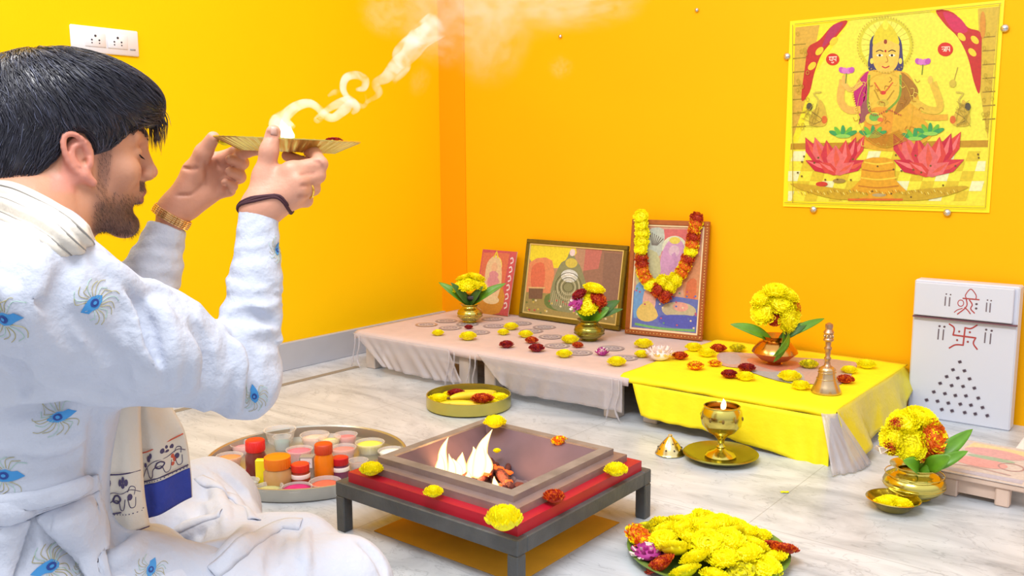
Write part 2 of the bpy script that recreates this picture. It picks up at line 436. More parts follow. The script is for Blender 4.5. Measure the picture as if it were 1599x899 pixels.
# ------------------------------------------------------------------ wall socket
def wallx(px, py):
    d = ray(px, py); return CAM + d * (WX) / d[0]
s0 = wallx(107, 36); s1 = wallx(216, 92)
yA, yB = s0[1], s1[1]; zc = (wallx(162, 64))[2]; hh = 0.5 * abs(wallx(107, 36)[2] - wallx(107, 78)[2])
WHP = mat('white_plastic', (238, 236, 240), 0.3)
t = thing('wall_socket', (WX, (yA + yB) / 2, zc), 'white double electrical socket plate on the yellow wall above the man', 'socket')
MB().box((WX, yA, zc - hh), (WX + 0.008, yB, zc + hh), bev=0.003).build('cover_plate', WHP, t)
for i in range(2):
    a = yA + (yB - yA) * (0.19 + 0.33 * i); b = a + (yB - yA) * 0.30
    m = MB().box((WX + 0.008, a, zc - hh * 0.52), (WX + 0.0115, b, zc + hh * 0.55), bev=0.001).build('socket_module', WHP, t)
    k = MB(); cy = (a + b) / 2
    for dy, dz, rr in ((0, 0.3, 0.0035), (-0.011, -0.02, 0.0026), (0.011, -0.02, 0.0026), (-0.011, -0.25, 0.002), (0.011, -0.25, 0.002)):
        k.lathe([(rr, 0), (rr, 0.0006)], (WX + 0.0115, cy + dy, zc + dz * hh), 10, axis=(1, 0, 0))
    k.build('pin_hole', mat('socket_hole', (60, 55, 60), 0.7), m)
sg = MB().box((WX + 0.008, yA + (yB - yA) * 0.86, zc - hh * 0.55), (WX + 0.0095, yA + (yB - yA) * 0.94, zc - hh * 0.45)).build('maker_mark', mat('grey_mark', (150, 150, 155), 0.6), t)

# ------------------------------------------------------------------ wall poster of the goddess (generic devotional print)
GOLD = mat('gold_foil', (250, 226, 20), 0.35, 0.0)
pz0, pz1, px0, px1 = 0.588, 1.157, -1.110, -0.520
pt = thing('poster', ((px0 + px1) / 2, WY - 0.004, (pz0 + pz1) / 2), 'large golden poster of a goddess seated on a pink lotus pinned to the orange wall', 'poster')
MB().box((px0, WY - 0.004, pz0), (px1, WY - 0.001, pz1)).build('poster_sheet', GOLD, pt, smooth=False)
def cp(ox, oy, s, y):                       # crop pixel -> wall plane
    return lambda X, Y: aty(ox + X / s, oy + Y / s, y)
A = Art(cp(1200, 0, 2.569, WY - 0.0045), (0, -1, 0))
A.poly([(112, 108), (925, 25), (866, 826), (76, 806)], (255, 240, 60))
A.poly([(112, 108), (925, 25), (880, 575), (92, 570)], (255, 238, 30))
A.poly([(108, 110), (205, 100), (150, 400), (95, 560)], (228, 180, 60)); A.poly([(840, 35), (925, 26), (880, 560), (850, 380)], (225, 190, 50))
A.poly([(118, 570), (880, 570), (850, 370), (800, 150), (640, 40), (330, 80), (170, 320), (150, 470)], (250, 240, 70))
for k in range(7):
    A.line([(100 - k, 180 + 55 * k), (150, 176 + 55 * k)], 5, (170, 140, 30)); A.line([(858, 150 + 55 * k), (910, 146 + 55 * k)], 5, (170, 140, 30))
A.poly([(90, 575), (882, 562), (880, 590), (88, 600)], (200, 150, 20))
# checked floor
for r_ in range(5):
    for c_ in range(16):
        if (r_ + c_) % 2: continue
        x0 = 82 + c_ * 50; x1 = x0 + 50; y0 = 606 + r_ * 40; y1 = y0 + 40; sh = (r_) * 12
        A.poly([(max(80, x0 - sh + 20), y0), (min(872, x1 - sh + 20), y0), (min(868, x1 - sh + 8), y1), (max(78, x0 - sh + 8), y1)], (235, 205, 40) if c_ % 3 else (250, 250, 190))
# curtains
A.poly([(318, 85), (260, 100), (205, 160), (160, 190), (148, 260), (132, 400), (165, 370), (185, 290), (215, 215), (270, 150)], (205, 40, 30), 4)
A.poly([(250, 110), (300, 92), (260, 150), (215, 190)], (190, 40, 90), 4)
A.poly([(672, 42), (740, 50), (800, 110), (850, 130), (855, 200), (848, 370), (825, 330), (800, 230), (760, 150), (710, 100)], (205, 40, 30), 4)
A.poly([(700, 50), (765, 70), (800, 125), (745, 125)], (215, 40, 90), 4)
for p in ((262, 165), (205, 205), (175, 265)): A.ell(p, (20, 12), (245, 215, 40), -0.8)
for p in ((775, 148), (818, 210), (828, 160)): A.ell(p, (20, 12), (245, 215, 40), 0.8)
A.ell((860, 100), (12, 55), (225, 150, 40))
# discs with writing
for (cx, cy), rr in (((258, 238), 27), ((710, 198), 31)):
    A.ell((cx, cy), (rr, rr * 0.9), (220, 40, 20))
    A.line([(cx - 16, cy - 9), (cx + 17, cy - 11)], 3, (255, 235, 210))
    if cx < 500:
        A.line([(cx - 10, cy - 9), (cx - 12, cy + 2), (cx - 4, cy + 4)], 3, (255, 235, 210), 8); A.line([(cx - 2, cy - 9), (cx - 2, cy + 8)], 3, (255, 235, 210))
        A.line([(cx + 4, cy - 9), (cx + 4, cy + 1), (cx + 12, cy + 2)], 3, (255, 235, 210)); A.line([(cx + 13, cy - 10), (cx + 13, cy + 8)], 3, (255, 235, 210)); A.line([(cx - 6, cy + 12), (cx + 2, cy + 14), (cx + 4, cy + 9)], 3, (255, 235, 210), 6)
    else:
        A.line([(cx - 14, cy + 1), (cx - 7, cy - 2), (cx - 3, cy + 3), (cx - 9, cy + 8)], 3, (255, 235, 210), 8); A.line([(cx - 1, cy - 10), (cx - 1, cy + 9)], 3, (255, 235, 210))
        A.line([(cx + 4, cy - 10), (cx + 4, cy + 9)], 3, (255, 235, 210)); A.line([(cx + 9, cy - 9), (cx + 9, cy + 1), (cx + 16, cy + 2)], 3, (255, 235, 210)); A.line([(cx + 17, cy - 11), (cx + 17, cy + 9)], 3, (255, 235, 210))
# halo
A.ell((470, 180), (108, 108), (225, 215, 40)); A.ell((470, 180), (98, 98), (250, 245, 90))
for k in range(24):
    a = 2 * math.pi * k / 24; A.line([(470 + 62 * math.cos(a), 180 + 62 * math.sin(a)), (470 + 97 * math.cos(a), 180 + 97 * math.sin(a))], 2.5, (215, 200, 60))
A.poly([(405, 210), (415, 150), (470, 118), (525, 150), (538, 210), (530, 290), (410, 290)], (70, 60, 110), 4)       # hair
# body, sari
A.poly([(400, 285), (350, 340), (340, 400), (385, 500), (330, 560), (420, 600), (560, 600), (660, 540), (620, 470), (600, 380), (575, 315), (530, 285)], (236, 178, 40), 5)
A.poly([(400, 285), (350, 345), (345, 400), (370, 480), (362, 495), (395, 430), (405, 350)], (200, 30, 120), 4)
A.poly([(530, 290), (590, 340), (598, 380), (560, 420), (505, 460), (528, 380)], (175, 120, 30), 4)
A.poly([(398, 300), (440, 288), (500, 288), (535, 300), (520, 400), (480, 440), (410, 440)], (245, 200, 60), 4)
A.poly([(430, 430), (400, 470), (380, 560), (470, 580), (500, 450)], (240, 165, 40), 4)
A.poly([(375, 420), (400, 400), (410, 450), (370, 495)], (160, 90, 90), 3)
A.line([(405, 300), (400, 420), (420, 470)], 9, (150, 170, 40), 10); A.line([(530, 300), (525, 390), (470, 450)], 9, (130, 170, 50), 10)
A.line([(425, 330), (460, 372), (500, 330)], 6, (225, 110, 40), 10); A.line([(425, 360), (460, 415), (505, 362)], 6, (190, 150, 30), 10); A.ell((460, 412), (24, 14), (215, 190, 60)); A.ell((460, 372), (12, 8), (225, 60, 50))
# arms
A.line([(370, 440), (320, 440), (290, 400), (300, 320)], 30, (244, 190, 80), 14); A.line([(375, 330), (330, 360), (300, 330)], 20, (244, 195, 90), 10)
A.line([(575, 400), (640, 440), (690, 430), (660, 330)], 30, (235, 195, 60), 14); A.line([(560, 440), (640, 470), (720, 470)], 24, (238, 180, 50), 10)
A.ell((305, 315), (10, 16), (240, 190, 90)); A.ell((650, 320), (10, 16), (240, 200, 80))
for cx, cy in ((314, 285), (620, 250)):
    for dx in (-20, -8, 8, 20): A.ell((cx + dx, cy - abs(dx) * 0.2), (11, 13), (205, 90, 190) if abs(dx) > 10 else (225, 130, 205), dx * 0.03)
    A.line([(cx, cy + 10), (cx - 4, cy + 50)], 4, (120, 140, 40))
# face, crown
A.poly([(418, 205), (425, 175), (470, 160), (520, 175), (526, 205), (518, 258), (495, 288), (470, 298), (440, 285), (422, 255)], (250, 205, 80), 5)
A.poly([(420, 180), (430, 130), (470, 88), (512, 130), (524, 178), (470, 158)], (235, 215, 30), 3); A.ell((470, 100), (12, 20), (250, 240, 60)); A.ell((470, 168), (7, 9), (160, 60, 30))
for ex in (447, 496):
    A.ell((ex, 222), (13, 5), (255, 245, 220)); A.ell((ex, 222), (5, 5), (40, 20, 20)); A.line([(ex - 15, 208), (ex, 201), (ex + 15, 207)], 4, (70, 40, 20), 8)
A.ell((470, 205), (4, 5), (190, 20, 20)); A.line([(474, 225), (480, 246), (470, 250)], 3, (190, 120, 40), 6); A.line([(456, 266), (470, 272), (486, 265)], 5, (200, 50, 50), 8)
A.ell((415, 245), (7, 12), (250, 225, 90)); A.ell((530, 245), (7, 12), (250, 225, 90))
# swans / elephants at the sides (pale shapes)
for sx_, mx in ((1, 195), (-1, 770)):
    A.poly([(mx - 30, 500), (mx - 20, 450), (mx, 430), (mx + 10, 400), (mx + 28, 420), (mx + 40, 470), (mx + 30, 505)], (225, 190, 60), 4)
    A.line([(mx, 430), (mx + 5 * sx_, 400), (mx - 12 * sx_, 375), (mx + 18 * sx_, 370)], 7, (215, 195, 70), 10)
    A.ell((mx - 30 * sx_, 428), (12, 16), (90, 80, 60)); A.ell((mx + 30 * sx_, 480), (12, 16), (225, 110, 40)); A.line([(mx - 20, 450), (mx + 20, 480), (mx - 15, 500)], 3, (150, 120, 40), 10)
A.line([(740, 340), (760, 270)], 3, (190, 160, 60)); A.ell((740, 335), (14, 16), (215, 190, 60))
# lotus
def lotus(cx, cy, sc_, flip):
    P = []
    for i, (dx, dy, w_, h_, rot) in enumerate(((-105, -20, 26, 62, -0.45), (95, -25, 26, 66, 0.5), (-70, -10, 30, 70, -0.3), (65, -10, 30, 72, 0.35), (-30, 5, 34, 70, -0.15), (35, 5, 34, 70, 0.15), (0, 20, 40, 62, 0), (-75, 50, 26, 62, -1.15), (80, 50, 26, 66, 1.15), (-30, 60, 24, 50, -1.0), (40, 60, 24, 50, 1.0))):
        cr, sr = math.cos(rot), math.sin(rot)
        col = [(215, 50, 70), (225, 70, 60), (235, 110, 110), (205, 30, 60)][i % 4]
        pp = [(0, -h_), (w_, -h_ * 0.1), (w_ * 0.6, h_ * 0.7), (0, h_), (-w_ * 0.6, h_ * 0.7), (-w_, -h_ * 0.1)]
        pts = [(cx + flip * (dx + x * cr - y * sr) * sc_, cy + (dy + x * sr + y * cr) * sc_) for x, y in pp]
        A.poly(pts, col)
        pts2 = [(cx + flip * (dx + x * cr - y * sr) * sc_, cy + (dy + x * sr + y * cr) * sc_) for x, y in [(0, -h_ * 0.9), (w_ * 0.45, 0), (0, h_ * 0.6), (-w_ * 0.2, 0)]]
        A.poly(pts2, (245, 120, 120) if i % 2 else (235, 95, 70))
lotus(270, 620, 0.92, 1); lotus(640, 615, 1.05, 1)
for cx, cy in ((300, 540), (420, 540), (590, 550), (650, 530)):
    for a in (-1.2, -0.6, 0, 0.6, 1.2):
        A.ell((cx + 34 * math.sin(a), cy - 12 * math.cos(a)), (9, 26), (110, 195, 60) if int(a * 10) % 4 else (60, 165, 90), a)
    A.ell((cx, cy + 6), (30, 8), (150, 215, 90))
A.ell((425, 475), (36, 26), (235, 205, 60)); A.ell((425, 470), (20, 16), (120, 190, 80)); A.ell((450, 480), (12, 9), (240, 120, 60))
# pedestal and base
A.poly([(385, 640), (500, 640), (510, 720), (560, 790), (320, 790), (370, 720)], (235, 170, 25), 3)
for k, yy in enumerate((650, 680, 712, 745)): A.line([(385 - k * 8, yy), (440, yy + 8), (500 + k * 8, yy)], 6, (205, 130, 20) if k % 2 else (250, 215, 60), 10)
A.poly([(110, 735), (400, 775), (320, 800), (230, 790), (120, 755)], (215, 175, 30), 3); A.poly([(520, 770), (790, 745), (760, 770), (640, 800), (520, 800)], (215, 175, 30), 3)
A.line([(320, 800), (540, 800)], 9, (225, 110, 30)); A.ell((215, 738), (24, 10), (215, 60, 40)); A.ell((285, 725), (26, 9), (170, 140, 60)); A.ell((445, 782), (28, 7), (190, 170, 120))
for k in range(26): A.ell((90 + rnd.random() * 770, 610 + rnd.random() * 190), (4, 4), (120, 90, 20))
OL = (196, 168, 40)
for k in range(40):
    a = rnd.uniform(0, 6.28); cx_, cy_ = rnd.uniform(330, 620), rnd.uniform(300, 600); A.line([(cx_, cy_), (cx_ + 14 * math.cos(a), cy_ + 14 * math.sin(a)), (cx_ + 22 * math.cos(a + 0.8), cy_ + 22 * math.sin(a + 0.8))], 2.2, rnd.choice([(205, 140, 30), (250, 225, 90), (180, 120, 40)]), 7)
for k in range(34):
    x_ = rnd.uniform(112, 160) if k % 2 else rnd.uniform(862, 900); y_ = rnd.uniform(130, 540); A.ring((x_, y_), (6, 8), 2, OL, 8)
for k in range(60):
    a = math.pi * 2 * k / 60; A.line([(470 + 108 * math.cos(a), 180 + 108 * math.sin(a)), (470 + 114 * math.cos(a), 180 + 114 * math.sin(a))], 3, OL)
for k in range(9): A.line([(395 + 4 * k, 560 - 5 * k), (470, 590 - 6 * k), (560 - 4 * k, 560 - 5 * k)], 2.5, (215, 150, 30), 10)
for k in range(16): A.ell((405 + 8.5 * k, 452 + 10 * math.sin(k * 0.5)), (3, 3), (190, 60, 60), 0, 6); A.ell((335 + 2 * k, 350 + 9 * k), (3, 3), (250, 220, 90), 0, 6)
for sx_ in (150, 770):
    for k in range(12): A.line([(sx_ + rnd.uniform(-20, 60), rnd.uniform(400, 510)), (sx_ + rnd.uniform(-20, 60), rnd.uniform(400, 510))], 2, (175, 150, 50))
for k in range(50): A.line([(120 + 13 * k, 765 + 6 * math.sin(k)), (126 + 13 * k, 775 + 6 * math.sin(k))], 3, (185, 140, 20) if k % 2 else (250, 235, 120))
A.ring((470, 440), (110, 150), 1.5, (225, 190, 50), 40)
A.line([(100, 100), (100, 812)], 3, OL); A.line([(108, 98), (936, 14)], 3, OL); A.line([(930, 14), (872, 832)], 3, OL); A.line([(66, 812), (872, 834)], 3, OL)
A.mb.build('poster_print', PRINT, pt, smooth=False)
PIN = mat('mirror_screw_metal', (215, 210, 205), 0.25, 0.9)
for x, y in ((1229, 88), (1569, 44), (1270, 327), (1479, 332)):
    p = aty(x, y, WY - 0.006); m = MB(); m.lathe([(0.006, 0), (0.0105, 0.003), (0.0105, 0.008), (0.006, 0.012), (0, 0.013)], (p[0], WY, p[2]), 14, axis=(0, -1, 0)); m.build('mounting_stud', PIN, pt)
for i, (x, y) in enumerate(((1089, 16), (876, 57))):
    p = aty(x, y, WY); m = MB(); m.lathe([(0.004, 0), (0.007, 0.003), (0.006, 0.008), (0, 0.010)], p, 12, axis=(0, -1, 0))
    tag(m.build('wall_nail', PIN, loc=p), ['small metal stud high on the orange wall left of the poster', 'tiny pale wall plug on orange wall near the smoke'][i], 'nail')

# ------------------------------------------------------------------ low altar tables
WOODW = mat('whitewashed_wood', (194, 180, 170), 0.55, noise=0.12, nscale=14)
CLOTHP = mat('pink_print_cloth', (206, 186, 184), 0.75, noise=0.05, nscale=25, bump=0.15, bscale=40)
YC = mat('yellow_cloth', (253, 232, 10), 0.7, noise=0.05, nscale=20, bump=0.2, bscale=50)
PL = mat('clear_plastic_sheet', (212, 204, 208), 0.18, alpha=0.42, bump=0.5, bscale=22)
TZ = 0.128
def low_table(x0, x1, y0, y1, z, label, legs=True, wood=WOODW, lw=0.045, th=0.024):
    t = thing('low_wooden_table', ((x0 + x1) / 2, (y0 + y1) / 2, 0), label, 'table', 'low altar tables')
    MB().box((x0, y0, z - th), (x1, y1, z), bev=0.003).build('tabletop', wood, t, smooth=False)
    for a in (x0 + 0.03, x1 - 0.03 - lw):
        for b in (y0 + 0.004, y1 - 0.02 - lw):
            MB().box((a, b, 0), (a + lw, b + lw, z - th), bev=0.003).build('leg', wood, t, smooth=False)
    for ya in (y0 + 0.012, y1 - 0.045): MB().box((x0 + 0.05, ya, z - th - 0.03), (x1 - 0.05, ya + 0.015, z - th)).build('apron', wood, t, smooth=False)
    return t
YF = 2.145
low_table(-2.415, -1.862, YF, 2.73, TZ, 'low white wooden table under the pale pink cloth in the room corner')
low_table(-1.858, -1.300, YF, 2.73, TZ, 'middle low white wooden table under the framed pictures')
low_table(-1.285, -0.720, YF + 0.02, 2.74, TZ + 0.004, 'low table under the bright yellow cloth')

def wav(seed):
    r = random.Random(seed); ks = [(r.uniform(8, 30), r.uniform(0, 6.28), r.uniform(0.3, 1)) for _ in range(5)]
    return lambda t: sum(a * math.sin(k * t + p) for k, p, a in ks) / 2.5
def cover(name, x0, x1, y0, y1, z, m, label, seed, front=0.02, th=0.003, side=None):
    """cloth on a table top that turns over the front edge"""
    wv = wav(seed); C_ = 60; rows = []
    ys = [y1] + list(np.linspace(y1 - 0.02, y0 + 0.01, 14)) + [y0 - 0.004, y0 - 0.007, y0 - 0.008]
    zs = [z] * 15 + [z - 0.004, z - 0.5 * front, z - front]
    for i, (y, zz) in enumerate(zip(ys, zs)):
        row = []
        for j in range(C_):
            u = j / (C_ - 1); x = x0 + (x1 - x0) * u
            row.append((x, y - (0.002 * wv(u * 2) if i > 14 else 0), zz + (0.0006 * (1 + wv(u * 2 + y * 3)) if i < 15 else 0.003 * wv(u + 1) * (i - 14) / 3)))
        rows.append(row)
    return tag(MB().sheet(rows, th).build(name, m, loc=((x0 + x1) / 2, (y0 + y1) / 2, z)), label, 'cloth')
z1 = TZ + 0.0025
c1 = cover('table_cloth', -2.43, -1.285, YF, 2.74, z1, CLOTHP, 'pale pink printed cloth spread over the two white low tables', 3, 0.024)
# printed medallions of the pink cloth
A = Art(lambda X, Y: atz(X, Y, z1 + 0.0040), (0, 0, 1), 0.00003)
def rosette(px_, py_, r, col, col2):
    c = atz(px_, py_, z1)
    f = lambda x, y: (x, y)
    save = A.fn; A.fn = lambda X, Y: np.array([c[0] + X, c[1] + Y, z1 + 0.0036])
    A.ell((0, 0), (r, r), col); A.ell((0, 0), (r * 0.78, r * 0.78), (214, 205, 206)); A.ring((0, 0), (r * 0.55, r * 0.55), r * 0.16, col2)
    for k in range(8):
        a = k * math.pi / 4; A.ell((r * 0.33 * math.cos(a), r * 0.33 * math.sin(a)), (r * 0.2, r * 0.08), col2, a, 8)
    A.fn = save
    A.mb.build('printed_medallion', PRINT, c1, smooth=False); A.mb = MB(); A.k = 8
for p in ((666, 508), (697, 502), (703, 513), (747, 520), (730, 507), (769, 499), (772, 510), (813, 506), (850, 512), (870, 541), (905, 552), (955, 545), (925, 522), (860, 527), (975, 560), (830, 518)):
    rosette(p[0], p[1], 0.042, (178, 162, 168) if p[0] != 666 else (196, 160, 140), (160, 150, 170))
# yellow cloth + drape
ZY = TZ + 0.0065
c3 = cover('yellow_table_cloth', -1.315, -0.705, YF + 0.005, 2.76, ZY, YC, 'bright yellow cloth covering the right low table with long front drape', 5, 0.018)
def drape(top, hem, n=12, C_=60, amp=0.006, seed=1, bow=0.0):
    wv = wav(seed); T = spline(top, C_); Hh = spline(hem, C_); rows = []
    for i in range(n):
        t = i / (n - 1); row = []
        for j in range(C_):
            p = lerp(T[j], Hh[j], t); u = j / (C_ - 1)
            row.append(p + np.array([0.2, -1, 0]) * (amp * wv(u * 2.2 + 0.15 * t) * t - bow * math.sin(t * math.pi)))
        rows.append(row)
    return rows
yf = YF - 0.012
hem = [aty(x, y, yf - 0.01) for x, y in ((1000, 649), (1045, 661), (1100, 672), (1160, 692), (1215, 708), (1262, 730), (1293, 741))]
top = [np.array([x, yf, ZY - 0.016]) for x in np.linspace(-1.268, -0.715, 7)]
MB().sheet(drape(top, hem, seed=9), 0.0015).build('front_drape', YC, c3)
A = Art(None, (0, 0, 1), 0.00004)
A.fn = lambda X, Y: atz(960 + X / 3.33, 480 + Y / 3.33, ZY + 0.004)
A.poly([(545, 235), (740, 240), (960, 260), (1190, 275), (1260, 300), (1170, 400), (1000, 395), (840, 375), (690, 320), (560, 300)], (218, 180, 170), 5)
A.poly([(690, 325), (840, 378), (980, 395), (960, 330), (820, 335)], (190, 190, 190), 3)
A.poly([(700, 285), (850, 330), (960, 310), (940, 280), (720, 262)], (238, 150, 120), 4)
A.poly([(1080, 270), (1200, 278), (1230, 300), (1150, 360)], (205, 175, 160), 3); A.poly([(545, 240), (640, 245), (650, 290), (570, 290)], (200, 190, 200), 3)
A.mb.build('printed_patch', PRINT, c3, smooth=False)
def topquad(name, pts, m, parent, th=0.001): return MB().sheet(pts, th).build(name, m, parent)
# clear plastic hanging in front of the tables
PS = thing('plastic_sheet', (-1.86, YF - 0.02, 0), 'crumpled clear plastic sheet hanging over the front of the white tables', 'plastic sheet')
yp = YF - 0.016
for a, b, hems in (((-2.43), (-1.965), ((598, 572), (622, 580), (665, 590), (700, 596), (722, 597))), ((-1.84), (-1.30), ((772, 588), (800, 612), (850, 622), (920, 634), (972, 644)))):
    hm = [aty(x, y, yp - 0.012) for x, y in hems]; hm = [np.array([p[0], p[1], max(p[2], 0.003)]) for p in hm]
    tp = [np.array([x, yp, z1 - 0.004]) for x in np.linspace(a, b, 5)]
    MB().sheet(drape(tp, hm, seed=int(-a * 10), amp=0.007), 0.0006).build('hanging_panel', PL, PS)
# knotted plastic at the joint
for x in (-1.945, -1.855, -2.40, -1.32):
    m = MB()
    for k in (0, 2):
        xx = x + 0.011 * (k - 1); m.tube(spline([(xx, yp - 0.004, z1 - 0.008), (xx + 0.004, yp - 0.010, 0.085), (xx - 0.006, yp - 0.012, 0.04), (xx + 0.012 * (k - 1), yp - 0.014, 0.006)], 10), [0.003, 0.004, 0.0025, 0.004, 0.003, 0.0045, 0.003, 0.005, 0.004, 0.002], 7, flat=0.6)
    m.build('twisted_fold', PL, PS)
PS2 = thing('plastic_sheet', (-0.72, YF, 0), 'clear plastic sheet drooping from the right corner of the yellow table', 'plastic sheet')
YG = mat('plastic_over_yellow', (236, 220, 60), 0.2, alpha=0.75, bump=0.5, bscale=20)
tp = [np.array([-0.7035, y, ZY + 0.0025]) for y in np.linspace(YF, 2.72, 7)]
hm = [np.array([-0.66 + 0.02 * math.sin(i * 2), y, z]) for i, (y, z) in enumerate(zip(np.linspace(YF - 0.01, 2.74, 7), (0.012, 0.03, 0.02, 0.035, 0.02, 0.05, 0.09)))]
MB().sheet(drape(tp, hm, seed=13, amp=0.01), 0.0008).build('side_panel', YG, PS2)
m = MB(); tp = [np.array([-0.735, yf - 0.006, ZY - 0.006]), np.array([-0.72, yf - 0.008, ZY - 0.005]), np.array([-0.700, YF, ZY - 0.005])]
hm = [atz(1300, 742, 0.004), atz(1340, 735, 0.004), atz(1362, 722, 0.004)]
m.sheet(drape(tp, hm, seed=17, amp=0.012, C_=24), 0.0008); m.build('corner_fold', PL, PS2)
# small low table at the right with a printed paper
sq = [atz(1478, 672, .07), atz(1577, 678, .07), atz(1530, 742, .07), atz(1440, 728, .07)]
X0, X1 = -0.475, -0.315; Y0, Y1 = 2.09, 2.36
t4 = low_table(X0, X1 + 0.03, Y0, Y1, 0.055, 'tiny low wooden table behind the floor pot, topped by a printed sheet', wood=mat('pale_wood', (214, 186, 168), 0.55, noise=0.12, nscale=20), lw=0.028, th=0.014)
pp = MB().box((X0 - 0.002, Y0 - 0.002, 0.0555), (X1 + 0.032, Y1, 0.057)).build('printed_sheet', PRINT, loc=((X0 + X1) / 2, (Y0 + Y1) / 2, 0.0555), smooth=False)
ca = pp.data.color_attributes.new('Col', 'FLOAT_COLOR', 'CORNER')
for dta in ca.data: dta.color = (*s2l((222, 210, 205)), 1)
tag(pp, 'crinkled glossy printed sheet with pink motif on the tiny low table', 'printed sheet')
A = Art(lambda X, Y: np.array([X0 + X * (X1 + 0.03 - X0), Y0 + Y * (Y1 - Y0), 0.0572]), (0, 0, 1), 0.00004)
A.poly([(0.15, 0.72), (0.85, 0.70), (0.9, 0.92), (0.2, 0.95)], (240, 222, 170)); A.ell((0.5, 0.72), (0.34, 0.13), (230, 176, 178)); A.ell((0.42, 0.4), (0.30, 0.13), (235, 170, 168))
A.ell((0.5, 0.56), (0.26, 0.05), (170, 196, 170)); A.line([(0.1, 0.2), (0.4, 0.25), (0.8, 0.2)], 0.03, (200, 170, 170), 8); A.ring((0.75, 0.42), (0.13, 0.1), 0.02, (190, 150, 150)); A.poly([(0.05, 0.04), (0.95, 0.04), (0.95, 0.14), (0.05, 0.12)], (200, 196, 214))
A.mb.build('printed_motif', PRINT, pp, smooth=False)
# second small white slab at the right edge
ws = atz(1592, 700, 0.05)
tag(MB().box((ws[0] - 0.01, ws[1] - 0.02, 0.0), (ws[0] + 0.22, ws[1] + 0.13, 0.05), bev=0.004).build('white_slab', mat('white_laminate', (236, 234, 238), 0.35), loc=(ws[0] + 0.1, ws[1], 0), smooth=False), 'white slab cut off by the right edge of the photo beside the tiny table', 'slab')

# ------------------------------------------------------------------ white board with red and black marks
WB = mat('white_board_laminate', (206, 209, 222), 0.4)
bt = thing('prayer_board', (-0.555, 2.715, 0), 'tall white box board with red sacred marks and a triangle of dots', 'board')
bx0, bx1, bY, bH = -0.684, -0.418, 2.70, 0.398
MB().box((bx0, bY, 0), (bx1, bY + 0.055, bH), bev=0.004).build('board_body', WB, bt, smooth=False)
MB().box((bx0 + 0.004, bY - 0.0105, 0.298), (bx1 - 0.012, bY, 0.392), bev=0.002).build('top_flap', WB, bt, smooth=False)
MB().box((bx0 + 0.002, bY - 0.0112, 0.292), (bx1, bY, 0.2955)).build('seam_strip', mat('dark_seam', (110, 70, 80), 0.6), bt, smooth=False)
A = Art(None, (0, -1, 0), 0.0001)
A.fn = lambda X, Y: aty(1400 + X / 5.286, 430 + Y / 5.286, bY - 0.0107)
RD = (190, 70, 70); DK = (105, 85, 95)
for (x, y) in ((405, 155), (440, 160), (745, 205), (775, 210)):
    A.ell((x + 6, y - 2), (7, 6), DK); A.line([(x, y + 18), (x - 6, y + 95)], 11, (130, 115, 125))
A.line([(545, 188), (685, 200)], 11, RD); A.line([(575, 188), (570, 160), (612, 112), (655, 160), (655, 196)], 8, RD, 18)
A.ring((530, 228), (24, 26), 7, RD); A.line([(575, 195), (582, 240), (560, 275), (500, 320)], 10, RD, 12); A.line([(545, 270), (500, 285), (475, 305)], 7, RD, 8)
A.line([(560, 262), (590, 290), (610, 318)], 9, RD, 8); A.line([(600, 200), (625, 240), (612, 275), (645, 312)], 10, RD, 12); A.ell((660, 236), (11, 9), DK); A.ell((657, 272), (11, 9), DK)
A.mb.build('red_mark', PRINT, bt, smooth=False)
A = Art(None, (0, -1, 0), 0.0001)
A.fn = lambda X, Y: aty(1400 + X / 5.286, 430 + Y / 5.286, bY - 0.0004)
for (x, y) in ((355, 418), (395, 423), (740, 447), (785, 456)):
    A.ell((x, y), (10, 9), DK); A.line([(x - 6, y + 22), (x - 14, y + 110)], 11, (120, 105, 115))
A.line([(465, 490), (655, 515)], 13, RD); A.line([(566, 428), (549, 578)], 13, RD)
A.line([(432, 398), (475, 432), (466, 494)], 12, RD, 12); A.line([(668, 408), (612, 438), (562, 430)], 12, RD, 12); A.line([(655, 511), (634, 560), (668, 612)], 12, RD, 12); A.line([(554, 574), (485, 572), (432, 600)], 12, RD, 12)
for p in ((517, 462), (605, 468), (500, 533), (588, 547)): A.ell(p, (9, 9), (170, 80, 80))
A.mb.build('red_swastika_mark', PRINT, bt, smooth=False)
A = Art(None, (0, -1, 0), 0.0001)
A.fn = lambda X, Y: aty(1400 + X / 3.744, 560 + Y / 3.744, bY - 0.0004)
rows_ = [((370, 18),), ((330, 64), (397, 70)), ((293, 104), (358, 112), (427, 117)), ((255, 143), (322, 156), (389, 161), (455, 171)), ((218, 193), (283, 203), (344, 214), (406, 216), (478, 229)), ((176, 240), (240, 247), (303, 258), (373, 264), (435, 270), (503, 284)), ((265, 295), (325, 303), (399, 313), (461, 321), (531, 331))]
for r_ in rows_:
    for p in r_:
        A.ell(p, (11, 9), (105, 90, 105)); A.ell(p, (6, 5), (70, 58, 75))
        for a in (0.4, 1.9, 3.6, 5.2): A.ell((p[0] + 11 * math.cos(a), p[1] + 9 * math.sin(a)), (3, 3), (130, 115, 125), 0, 6)
A.mb.build('dot_triangle', PRINT, bt, smooth=False)

